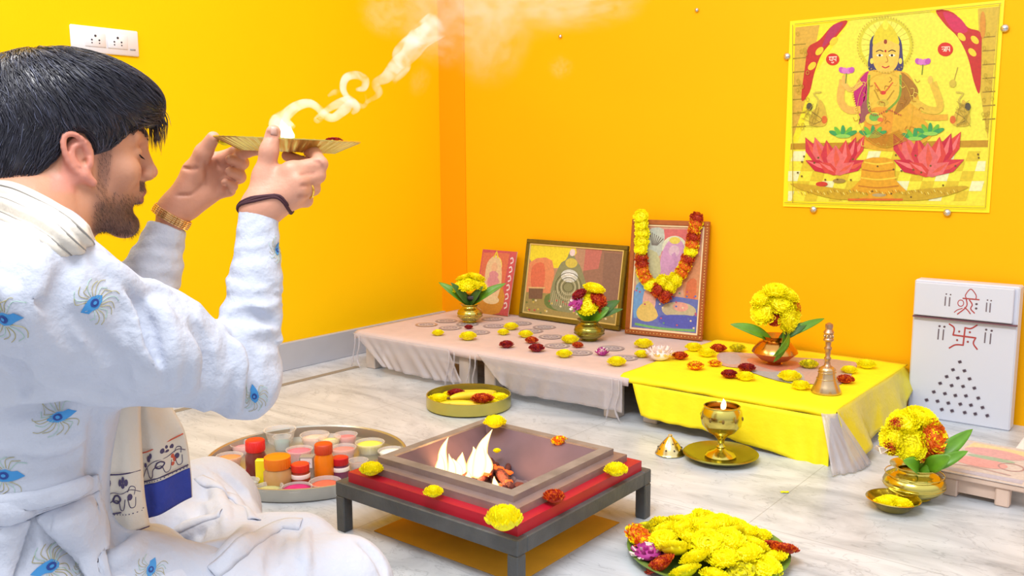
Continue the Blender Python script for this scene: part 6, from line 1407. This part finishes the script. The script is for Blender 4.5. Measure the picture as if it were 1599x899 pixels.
# soft ring folds slipped down the forearm
def ringfold(c, n_, r, rt, k=0.006, ph=0):
    n_ = n_ / np.linalg.norm(n_); a_ = np.cross(n_, FW); a_ /= np.linalg.norm(a_); b_ = np.cross(n_, a_)
    P = [c + (a_ * math.cos(u) + b_ * math.sin(u)) * r + n_ * 0.012 * math.sin(u + ph) for u in np.linspace(ph, ph + 5.2, 16)]
    K.chain(P, [rt * (0.35 + 0.65 * math.sin(math.pi * i / 15)) for i in range(16)], k)
ringfold(at(398, 445, 1.245), F3 - FE, 0.0345, 0.0060, ph=2.6); ringfold(at(396, 482, 1.235), F3 - FE, 0.038, 0.0055, ph=3.4); ringfold(at(392, 530, 1.22), F3 - FE, 0.040, 0.0055, ph=3.0); ringfold(at(390, 565, 1.215), F3 - FE + RT * 0.1, 0.041, 0.006, ph=2.2)
# left sleeve
K.cone(LS, LE, 0.066, 0.056, 0.02); G1 = at(222, 460, 1.40); G2 = at(240, 420, 1.41); G3 = at(262, 352, 1.427)
K.cone(LE, G1, 0.056, 0.050, 0.02, mod=wr(LE, G1 - LE, 90, 0.004, 0.6, 0.6, 1.0, 1.0, FW)); K.cone(G1, G2, 0.048, 0.043, 0.012, mod=wr(G1, G2 - G1, 110, 0.004, 0.5, 0.7, 1.0, 1.0, FW)); K.cone(G2, G3, 0.041, 0.030, 0.01, mod=wr(G2, G3 - G2, 120, 0.003, 0.3, 0.5, 2.0, 1.0, FW))
ringfold(at(232, 430, 1.41), G3 - LE, 0.043, 0.006, ph=2.4); ringfold(at(226, 462, 1.405), G3 - LE, 0.048, 0.006, ph=3.0)
# trunk of the garment
K.cone(NB - UP * 0.02, RS + UP * 0.0, 0.064, 0.078, 0.04, mod=folds(3, 0.003)); K.cone(NB - UP * 0.02, LS, 0.064, 0.07, 0.04)
K.ell(TC - UP * 0.10, (0.118, 0.18, 0.20), 0.05, BA, mod=folds(5, 0.012)); K.ell(lerp(TC, PV, 0.60) + bf_ * 0.01, (0.112, 0.165, 0.18), 0.05, BA, mod=folds(6, 0.016, 24)); K.ell(PV + UP * 0.02, (0.155, 0.19, 0.12), 0.05, BA, mod=folds(7, 0.014, 26))
# skirt of the kurta over the lap
for a_, c_, ra, rb, sd in ((PV + UP * 0.03, lerp(RH, RK, 0.52) + UP * 0.02, 0.13, 0.088, 8), (PV + UP * 0.03, lerp(LH, LK, 0.5) + UP * 0.02, 0.13, 0.095, 9), (PV + UP * 0.03, PV + bf_ * 0.20 - UP * 0.015, 0.13, 0.085, 10)):
    K.cone(a_, c_, ra, rb, 0.04, mod=folds(sd, 0.012, 34))
K.plane(F3 + (F3 - F2) / np.linalg.norm(F3 - F2) * 0.002, F3 - F2, F3 - 0.06, F3 + 0.06); K.plane(G3, G3 - G2, G3 - 0.06, G3 + 0.06)
nbd = hd(0, 0, 0) - NB; nbd /= np.linalg.norm(nbd)
K.cone(NB + nbd * 0.030, NB + nbd * 0.12 + bf_ * 0.01, 0.060, 0.066, 0.006, sgn=-1)
V3, Q3 = K.mesh(1)
bvh_0 = BVHTree.FromPolygons([tuple(v) for v in V3], [tuple(int(i) for i in q) for q in Q3])
def crease(field, bv, pts, r, sgn=1, k=0.008, depth=0.35):
    P = []
    for x_, y_ in pts:
        d = ray(x_, y_); d = d / np.linalg.norm(d); loc, nor, _, _ = bv.ray_cast(Vector(CAM), Vector(d))
        if loc is not None: P.append(np.array(loc) + np.array(nor) * (r * depth if sgn < 0 else -r * depth))
    if len(P) < 3: return
    S = spline(P, 24); field.chain(S, [r * (0.35 + 0.65 * math.sin(math.pi * i / 23)) for i in range(24)], k, sgn=sgn)
for pts, r, sg in (([(70, 372), (52, 420), (40, 480), (34, 545), (40, 590)], 0.005, -1), ([(80, 375), (62, 420), (50, 480), (45, 540)], 0.007, 1),
        ([(175, 440), (205, 480), (228, 545), (250, 580)], 0.008, 1), ([(190, 440), (222, 480), (245, 540), (268, 580)], 0.006, -1), ([(120, 395), (100, 440), (95, 500), (120, 550)], 0.007, -1),
        ([(150, 400), (185, 428), (228, 458)], 0.008, 1), ([(235, 470), (262, 500), (275, 560), (268, 610)], 0.007, 1), ([(300, 500), (318, 540), (320, 600), (305, 640)], 0.006, -1), ([(285, 520), (300, 560), (298, 610)], 0.006, 1),
        ([(356, 528), (377, 556), (378, 602), (370, 645)], 0.008, 1), ([(366, 525), (392, 560), (393, 610), (386, 645)], 0.005, -1), ([(60, 590), (130, 615), (200, 632), (280, 640)], 0.007, 1),
        ([(60, 470), (120, 500), (180, 560), (200, 610)], 0.006, -1), ([(0, 640), (50, 622), (110, 606), (150, 612)], 0.008, 1), ([(0, 655), (60, 640), (120, 628)], 0.006, -1),
        ([(0, 700), (60, 700), (110, 690), (150, 665)], 0.006, 1), ([(0, 775), (60, 772), (110, 760), (150, 742)], 0.010, 1), ([(0, 824), (50, 805), (110, 785), (155, 760)], 0.008, -1), ([(148, 640), (150, 700), (146, 760), (150, 810)], 0.009, -1),
        ([(52, 806), (38, 845), (20, 899)], 0.008, -1), ([(54, 812), (90, 848), (118, 875), (128, 899)], 0.008, -1), ([(0, 800), (20, 795), (40, 792)], 0.004, 1), ([(160, 800), (190, 840), (195, 880)], 0.008, -1), ([(225, 830), (200, 862), (160, 885)], 0.008, 1), ([(0, 560), (25, 575), (40, 610)], 0.006, -1),
        ([(0, 440), (20, 470), (25, 540)], 0.006, 1), ([(350, 455), (380, 445), (425, 455)], 0.005, -1), ([(346, 500), (380, 490), (435, 505)], 0.005, -1), ([(205, 455), (232, 448), (262, 455)], 0.006, 1)):
    crease(K, bvh_0, pts, r * 1.6, sg)
V3, Q3 = K.mesh(1)
kurta = mesh_obj('kurta', V3, Q3, KUR, man)
bvh_k = BVHTree.FromPolygons([tuple(v) for v in V3], [tuple(int(i) for i in q) for q in Q3])

# dhoti
DH = mat('white_dhoti_cotton', (200, 205, 220), 0.85, bump=0.35, bscale=50, noise=0.03, nscale=20)
Dd = Field(lo - np.array([0.03, 0.03, 0]), np.array([hi[0] + 0.06, hi[1] + 0.06, 0.40]), 0.0045)
Dd.cone(RH, lerp(RH, RK, 0.6), 0.10, 0.092, 0.03, mod=wr(RH, RK - RH, 40, 0.004, 0.7, 0.5, 0.2, 1.6)); Dd.cone(lerp(RH, RK, 0.6), RK, 0.092, 0.078, 0.03, mod=folds(21, 0.004, 40))
Dd.cone(LH, lerp(LH, LK, 0.6), 0.10, 0.098, 0.03, mod=folds(22, 0.006, 36)); Dd.cone(lerp(LH, LK, 0.6), LK, 0.098, 0.096, 0.03, mod=folds(23, 0.005, 40))
Dd.cone(RK, RA, 0.075, 0.055, 0.03, mod=folds(24, 0.006, 44)); Dd.cone(LK, LA, 0.085, 0.06, 0.03, mod=folds(25, 0.006, 44)); Dd.ell(PV, (0.14, 0.17, 0.12), 0.03, BA)
Dd.cone(at(380, 860, 1.42), at(470, 850, 1.40), 0.060, 0.055, 0.04, mod=folds(26, 0.005, 50)); Dd.cone(at(330, 830, 1.45), at(400, 900, 1.30), 0.05, 0.06, 0.04, mod=folds(27, 0.005, 50))
Dd.F[:, :, 0] = np.maximum(Dd.F[:, :, 0], 0.002)
V4, Q4 = Dd.mesh(1)
bvh_0 = BVHTree.FromPolygons([tuple(v) for v in V4], [tuple(int(i) for i in q) for q in Q4])
for pts, r, sg in (([(300, 712), (340, 735), (385, 775), (405, 812)], 0.008, -1), ([(310, 725), (335, 760), (350, 800), (352, 830)], 0.008, 1), ([(295, 760), (310, 800), (315, 840)], 0.008, -1), ([(260, 850), (300, 825), (350, 812)], 0.009, 1), ([(250, 880), (290, 860), (340, 850), (380, 848)], 0.009, -1),
        ([(440, 830), (430, 860), (420, 899)], 0.007, -1), ([(480, 825), (475, 860), (478, 899)], 0.006, 1), ([(560, 845), (590, 870), (600, 899)], 0.006, -1), ([(385, 820), (370, 850), (335, 885)], 0.010, 1)):
    crease(Dd, bvh_0, pts, r * 1.5, sg)
V4, Q4 = Dd.mesh(1)
mesh_obj('dhoti', V4, Q4, DH, man)
bvh_d = BVHTree.FromPolygons([tuple(v) for v in V4], [tuple(int(i) for i in q) for q in Q4])
def cast(px, py, bv):
    d = ray(px, py); d = d / np.linalg.norm(d); loc, nor, _, dist = bv.ray_cast(Vector(CAM), Vector(d)); return (None, None) if loc is None else (np.array(loc), np.array(nor))
# draped pleat over the right knee
def band(pts, wd, bv, m, parent, name, th=0.0015, off=0.0002, n=26):
    P = [cast(x_, y_, bv) for x_, y_ in pts]; P = [(p, q_) for p, q_ in P if p is not None]
    if len(P) < 3: return None
    S = spline([p + q_ * off for p, q_ in P], n); rows = []
    for i, p in enumerate(S):
        tg = S[min(i + 1, n - 1)] - S[max(i - 1, 0)]; tg /= np.linalg.norm(tg); loc, nor, _, _ = bv.find_nearest(Vector(p)); nn = np.array(nor); sd = np.cross(tg, nn); row = []
        for q_ in (-1, -0.5, 0, 0.5, 1):
            c = p + sd * wd * q_; loc, nor, _, _ = bv.find_nearest(Vector(c)); row.append(np.array(loc) + np.array(nor) * (off + 0.003 * (1 - q_ * q_)))
        rows.append(row)
    return MB().sheet(rows, th).build(name, m, parent)
band([(330, 893), (360, 868), (395, 842), (430, 822), (470, 818)], 0.014, bvh_d, DH, man, 'cloth_pleat')
band([(310, 745), (345, 760), (375, 785), (398, 812)], 0.012, bvh_d, DH, man, 'cloth_pleat'); band([(225, 895), (262, 850), (300, 815), (345, 800)], 0.012, bvh_d, DH, man, 'cloth_pleat')

def flap(e1_, e2_, off, name, R_=26, C_=22, bv=None):
    a = spline([np.array(p, float) for p in e1_], R_); b = spline([np.array(p, float) for p in e2_], R_); g = []
    for i in range(R_):
        row = []
        for j in range(C_):
            q_ = lerp(a[i], b[i], j / (C_ - 1)); c_, n_ = cast(q_[0], q_[1], bv or bvh_k)
            if c_ is None: c_, n_ = at(q_[0], q_[1], 1.1), -FW
            e_ = min(i, R_ - 1 - i, j, C_ - 1 - j); row.append(c_ + n_ * (off + 0.0012 * min(e_, 3)))
        g.append(row)
    return MB().sheet(g, 0.0028).build(name, KUR, man)
flap([(-60, 775), (0, 772), (60, 766), (110, 752), (152, 738)], [(-60, 838), (0, 824), (55, 804), (110, 785), (156, 762)], 0.004, 'kurta_hem_fold')
flap([(56, 806), (88, 846), (118, 876), (134, 910)], [(152, 764), (160, 810), (166, 850), (172, 910)], 0.007, 'kurta_side_flap')
flap([(-70, 826), (-70, 850), (-70, 910)], [(48, 808), (34, 850), (16, 910)], 0.007, 'kurta_side_flap')
#flap([(-60, 605), (0, 606), (60, 604), (120, 600), (155, 604)], [(-60, 668), (0, 656), (60, 640), (115, 622), (155, 614)], 0.002, 'kurta_waist_fold')
# embroidered peacock feathers following the cloth
BLU = mat('blue_thread', (58, 140, 205), 0.6); NVY = mat('navy_thread', (30, 62, 140), 0.6); OLV = mat('olive_gold_thread', (176, 168, 110), 0.6); TEAL = mat('pale_teal_thread', (170, 205, 190), 0.6)
def feather(px, py, size, ang, bv, seed=0):
    c, nn = cast(px, py, bv)
    if c is None: return
    ex = RT - nn * np.dot(RT, nn); ex /= np.linalg.norm(ex); ey = np.cross(nn, ex)
    if ey[2] < 0: ey = -ey
    ca_, sa_ = math.cos(ang), math.sin(ang); e1 = ex * ca_ + ey * sa_; e2 = -ex * sa_ + ey * ca_
    def on(u, v, off): 
        p = c + (e1 * u + e2 * v) * size; loc, nor, _, _ = bv.find_nearest(Vector(p)); return np.array(loc) + np.array(nor) * off
    emb = thing_part = MB()
    def patch(mb, pts, off, mi):
        cen = np.mean(pts, axis=0); rings = []; n_ = len(pts)
        vs = [on(cen[0], cen[1], off)]
        for q_ in (0.5, 1.0): vs += [on(*(cen + (np.array(p) - cen) * q_), off) for p in pts]
        fs = [(0, 1 + i, 1 + (i + 1) % n_) for i in range(n_)] + [(1 + i, 1 + n_ + i, 1 + n_ + (i + 1) % n_, 1 + (i + 1) % n_) for i in range(n_)]; mb.add(vs, fs, mi)
    drop = [(-0.34, 0.0), (-0.20, 0.12), (0.0, 0.17), (0.16, 0.12), (0.30, 0.14), (0.50, 0.0), (0.30, -0.10), (0.12, -0.16), (-0.08, -0.17), (-0.24, -0.10)]
    patch(emb, drop, 0.0010, 0); patch(emb, [(0.13 * math.cos(a) - 0.03, 0.105 * math.sin(a)) for a in np.linspace(0, 2 * math.pi, 13)[:-1]], 0.0016, 1); patch(emb, [(0.06 * math.cos(a) - 0.03, 0.045 * math.sin(a)) for a in np.linspace(0, 2 * math.pi, 11)[:-1]], 0.0022, 0)
    r = random.Random(seed)
    for k in range(17):
        a = math.pi * (0.28 + 1.44 * k / 16); L = r.uniform(0.55, 0.78)
        P = [on(0.3 * math.cos(a) * 0.6, 0.2 * math.sin(a), 0.0008), on(0.5 * math.cos(a + 0.15), 0.40 * math.sin(a + 0.15), 0.0008), on(L * math.cos(a), L * 0.78 * math.sin(a), 0.0008), on(L * 1.12 * math.cos(a - 0.2), L * 0.9 * math.sin(a - 0.2), 0.0008)]
        emb.tube(spline(P, 9), size * 0.009, 4, 2 if k % 3 else 3)
    emb.build('feather_embroidery', [BLU, NVY, OLV, TEAL], man)
feather(146, 474, 0.042, -2.4, bvh_k, 1); feather(8, 498, 0.046, 0.1, bvh_k, 2); feather(92, 650, 0.042, 0.15, bvh_k, 3); feather(8, 742, 0.046, -0.1, bvh_k, 4)
feather(78, 884, 0.048, -2.9, bvh_k, 5); feather(397, 617, 0.034, 1.6, bvh_k, 6); feather(136, 884, 0.032, 1.0, bvh_k, 8); feather(432, 390, 0.028, 1.9, bvh_k, 9)
if cast(236, 888, bvh_k)[0] is not None: feather(236, 888, 0.034, 1.5, bvh_k, 7)
# sleeve seam
def seam(pts, bv, r=0.0011):
    P = [cast(x_, y_, bv) for x_, y_ in pts]; P = [p + q_ * 0.0002 for p, q_ in P if p is not None]
    if len(P) > 2: MB().tube(spline(P, 30), r, 5).build('seam', KUR, man)
#seam([(66, 375), (52, 410), (42, 450), (38, 500), (36, 545), (40, 585)], bvh_k)

# stole around the neck with two printed ends
STO = mat('cream_stole', (216, 208, 196), 0.85, bump=0.25, bscale=60); STB = mat('royal_blue_border', (44, 62, 158), 0.75, noise=0.1, nscale=50, bump=0.3, bscale=90); STG = mat('grey_stripe', (150, 146, 142), 0.8)
rows = []
path = []
path0 = [(at(-70, 290, 1.30), 0.020), (at(-20, 300, 1.24), 0.022), (at(30, 326, 1.155), 0.024), (at(75, 350, 1.105), 0.024), (at(112, 372, 1.10), 0.023), (at(140, 402, 1.13), 0.022), (at(160, 450, 1.19), 0.024), (at(172, 520, 1.235), 0.028), (at(180, 600, 1.25), 0.03)]
for x_, y_, v_, w_ in ((-60, 300, 1.28, .026), (-20, 312, 1.2, .027), (15, 322, 1.14, .028), (50, 340, 1.10, .028), (85, 360, 1.09, .026), (115, 384, 1.11, .024), (136, 410, 1.15, .022), (160, 470, 1.2, .024), (175, 540, 1.23, .028)):
    c_, n_ = cast(x_, y_, bvh_k)
    path.append(((c_ + n_ * 0.005) if (c_ is not None and y_ < 400) else at(x_, y_, v_), w_))
CP = spline([p for p, w_ in path], 44); CW = np.interp(np.linspace(0, 1, 44), np.linspace(0, 1, len(path)), [w_ for p, w_ in path])
for i, p in enumerate(CP):
    tg = CP[min(i + 1, 43)] - CP[max(i - 1, 0)]; tg /= np.linalg.norm(tg); out = p - (NB + UP * 0.0); out = out - tg * np.dot(out, tg); out /= np.linalg.norm(out) + 1e-9
    sd = np.cross(tg, out); row = [p + sd * CW[i] * q_ + out * (0.010 * (1 - q_ * q_) + 0.0025 * math.sin(q_ * 9)) for q_ in np.linspace(-1, 1, 15)]; rows.append(row)
st = MB().sheet(rows, 0.003).build('stole', STO, man)
for q_ in (3, 7, 11):
    MB().tube([np.array(rows[i][q_]) + (np.array(rows[i][q_]) - NB) / np.linalg.norm(np.array(rows[i][q_]) - NB) * 0.0022 for i in range(0, 40)], 0.0010, 5).build('stripe', STG, st)
def stole_end(Ls, Rs, v0, v1, seed, splits, dv):
    """panel between left and right edges (pixel paths), hanging in front of the belly"""
    n = 40; L = spline([at(x_, y_, v0 + dv * i / (len(Ls) - 1)) for i, (x_, y_) in enumerate(Ls)], n); R_ = spline([at(x_, y_, v1 + dv * i / (len(Rs) - 1)) for i, (x_, y_) in enumerate(Rs)], n)
    return [[lerp(L[i], R_[i], u) - FW * (0.010 * math.sin(u * math.pi) + 0.0035 * math.sin(u * 9 + seed) * (0.4 + i / n)) for u in np.linspace(0, 1, 15)] for i in range(n)]
gA = stole_end([(158, 560), (158, 640), (160, 700), (154, 780), (152, 830)], [(222, 560), (218, 640), (220, 700), (224, 770), (232, 822)], 1.165, 1.195, 1, None, 0.02)
gB = stole_end([(212, 560), (214, 640), (218, 705), (222, 760), (224, 812)], [(258, 560), (262, 620), (288, 672), (298, 730), (301, 774)], 1.215, 1.265, 4, None, 0.02)
eA = MB().sheet(gA, 0.003).build('stole_end', STO, st)
eB = MB()
cutB = 28
eB = MB().sheet(gB, 0.003).build('stole_end', STO, st)
def strip_on(g, i0, i1, off=0.0028): 
    q_ = [[np.array(p) - FW * off for p in row] for row in g[i0:i1 + 1]]; return q_
MB().sheet(strip_on(gB, 29, 39), 0.0016).build('blue_border', STB, st)
INK = mat('border_ink', (70, 60, 98), 0.7); INKR = mat('rust_ink', (196, 84, 60), 0.7)
def gpt(g, i, u, off=0.0030):
    i = min(max(i, 0), 38.99); k = int(i); uu = min(max(u, 0), 1) * 14; j = min(int(uu), 13); a_ = lerp(lerp(g[k][j], g[k][j + 1], uu - j), lerp(g[k + 1][j], g[k + 1][j + 1], uu - j), i - k); return a_ - FW * off
def border(g, i0, i1, red=False):
    mb = MB(); H = i1 - i0
    def ln(pts, r=0.0006, mi=0): mb.tube(spline([gpt(g, i0 + y_ * H, x_) for x_, y_ in pts], max(8, 4 * len(pts))), r, 4, mi)
    def blob(x_, y_, rx, ry, mi=0):
        pts = [gpt(g, i0 + (y_ + ry * math.sin(a)) * H, x_ + rx * math.cos(a)) for a in np.linspace(0, 2 * math.pi, 11)[:-1]]; mb.add([gpt(g, i0 + y_ * H, x_, 0.0034)] + pts, [(0, 1 + i, 1 + (i + 1) % 10) for i in range(10)], mi)
    ln([(0.02, 0), (0.3, 0.02), (0.7, 0), (0.98, 0)], 0.0010, 1 if red else 0); ln([(0.02, 1), (0.5, 1.0), (0.98, 1)], 0.0011)
    ln([(0.04, 0.85), (0.15, 0.55), (0.35, 0.42), (0.6, 0.45), (0.8, 0.38), (0.96, 0.5)]); ln([(0.15, 0.55), (0.2, 0.9), (0.28, 0.9), (0.32, 0.66), (0.5, 0.64), (0.56, 0.9), (0.64, 0.88), (0.68, 0.6)])
    ln([(0.42, 0.5), (0.38, 0.62), (0.48, 0.7), (0.56, 0.6), (0.5, 0.5), (0.42, 0.5)], 0.0012); ln([(0.74, 0.42), (0.80, 0.3), (0.88, 0.36), (0.86, 0.52)]); ln([(0.74, 0.6), (0.78, 0.85), (0.86, 0.85), (0.88, 0.6)])
    for x_, y_, rx, ry in ((0.22, 0.28, 0.05, 0.11), (0.28, 0.2, 0.04, 0.09), (0.55, 0.2, 0.045, 0.08), (0.63, 0.14, 0.04, 0.08), (0.71, 0.2, 0.045, 0.08), (0.63, 0.27, 0.05, 0.06), (0.12, 0.45, 0.035, 0.08), (0.78, 0.56, 0.05, 0.09)): blob(x_, y_, rx, ry)
    for k in range(14): blob(0.05 + 0.9 * k / 13, 1.06, 0.014, 0.02)
    if red:
        for x_, y_ in ((0.70, 0.5), (0.73, 0.62), (0.69, 0.74)): blob(x_, y_, 0.035, 0.09, 1)
    return mb
border(gA, 24, 33).build('bull_border_print', [INK, INKR], eA); border(gB, 20, 28, True).build('bull_border_print', [INK, INKR], eB)
MB().tube([gpt(gA, 38.9, u, 0.001) for u in np.linspace(0, 1, 12)], 0.0016, 5).build('hem_edge', INK, eA)
for k in range(30): pass

# wrist watch, black thread, ring
WG = mat('rose_gold_link', (232, 190, 130), 0.25, 0.9); WS = mat('steel_link', (205, 200, 205), 0.3, 0.8)
def bracelet(c, ax, r, wd, name, parent):
    ax = ax / np.linalg.norm(ax); a_ = np.cross(ax, FW); a_ /= np.linalg.norm(a_); b_ = np.cross(ax, a_); t = []
    for mi, (m, lo_u, hi_u) in enumerate(((WG, 0, 1),)):
        pass
    mb = MB(); ms = MB(); n = 34
    for k in range(n):
        a = 2 * math.pi * k / n; rad = a_ * math.cos(a) + b_ * math.sin(a); tg = np.cross(ax, rad); R_ = np.array([rad, tg, ax]).T; steel = 0.30 < ((a / (2 * math.pi) + 0.5) % 1) < 0.40
        for j in range(5):
            z0 = -wd / 2 + wd * j / 5; (ms if steel else mb).box((r, -math.pi * r / n * 0.94, z0 + 0.0003), (r + 0.0024 - 0.0005 * (j in (0, 4)), math.pi * r / n * 0.94, z0 + wd / 5 - 0.0003), bev=0.0004, R=R_, o=c)
    mb.build('gold_links', WG, parent, smooth=False)
    if ms.v: ms.build('steel_links', WS, parent, smooth=False)
LWd = at(334, 252, 1.448) - LW; wax = at(300, 290, 1.435) - at(262, 352, 1.425)
core = MB().tube([at(268, 338, 1.429) - wax / np.linalg.norm(wax) * 0.0065, at(268, 338, 1.429) + wax / np.linalg.norm(wax) * 0.0065], 0.0300, 36, flat=0.92).build('wrist_watch', WG, man)
bracelet(at(268, 338, 1.429), wax, 0.0295, 0.0145, 'wrist_watch', core)
rax = RW - F2; rax /= np.linalg.norm(rax); a_ = np.cross(rax, FW); a_ /= np.linalg.norm(a_); b_ = np.cross(rax, a_)
mb = MB()
for q_ in range(3): mb.tube([surf(at(404, 319, 1.275) + (a_ * math.cos(u) + b_ * math.sin(u)) * 0.034 + rax * 0.0024 * (q_ - 1) - rax * 0.007 * math.cos(u * 1.0 + 0.3) + rax * 0.0012 * math.sin(3 * u + q_ * 2), 0.0014)[0] for u in np.linspace(0, 2 * math.pi, 41)[:-1]], 0.0020, 6, closed=True)
mb.build('thread_bracelet', mat('dark_thread', (70, 34, 44), 0.8), man)
rc = at(485, 297, 1.297); fx = at(489, 294, 1.300) - at(464, 300, 1.276); fx /= np.linalg.norm(fx); a_ = np.cross(fx, UP); a_ /= np.linalg.norm(a_); b_ = np.cross(fx, a_)
rc = lerp(at(464, 300, 1.276), at(489, 294, 1.300), 0.66)
rg = MB().tube([rc + (a_ * math.cos(u) + b_ * math.sin(u)) * 0.0118 for u in np.linspace(0, 2 * math.pi, 29)[:-1]], 0.0018, 8, closed=True).build('finger_ring', mat('ring_gold', (246, 206, 90), 0.2, 1.0), man)
MB().ell(rc - FW * 0.0125 + RT * 0.002, (0.004, 0.004, 0.004), 10, 7).build('ring_setting', mat('ring_stone', (250, 240, 220), 0.15, 0.6), rg)
# thumb nails
for p_, off in ((at(429, 203, 1.279), -FW * 0.004),):
    q_, nn = surf(p_ + off, 0.0003); ex = RT - nn * np.dot(RT, nn); ex /= np.linalg.norm(ex); ey = np.cross(nn, ex)
    MB().sheet([[surf(q_ + ex * 0.0052 * u + ey * 0.0065 * v, 0.0005)[0] for u in np.linspace(-1, 1, 5)] for v in np.linspace(-1, 1, 5)], 0.0003).build('thumbnail', mat('nail', (214, 166, 148), 0.35), man)
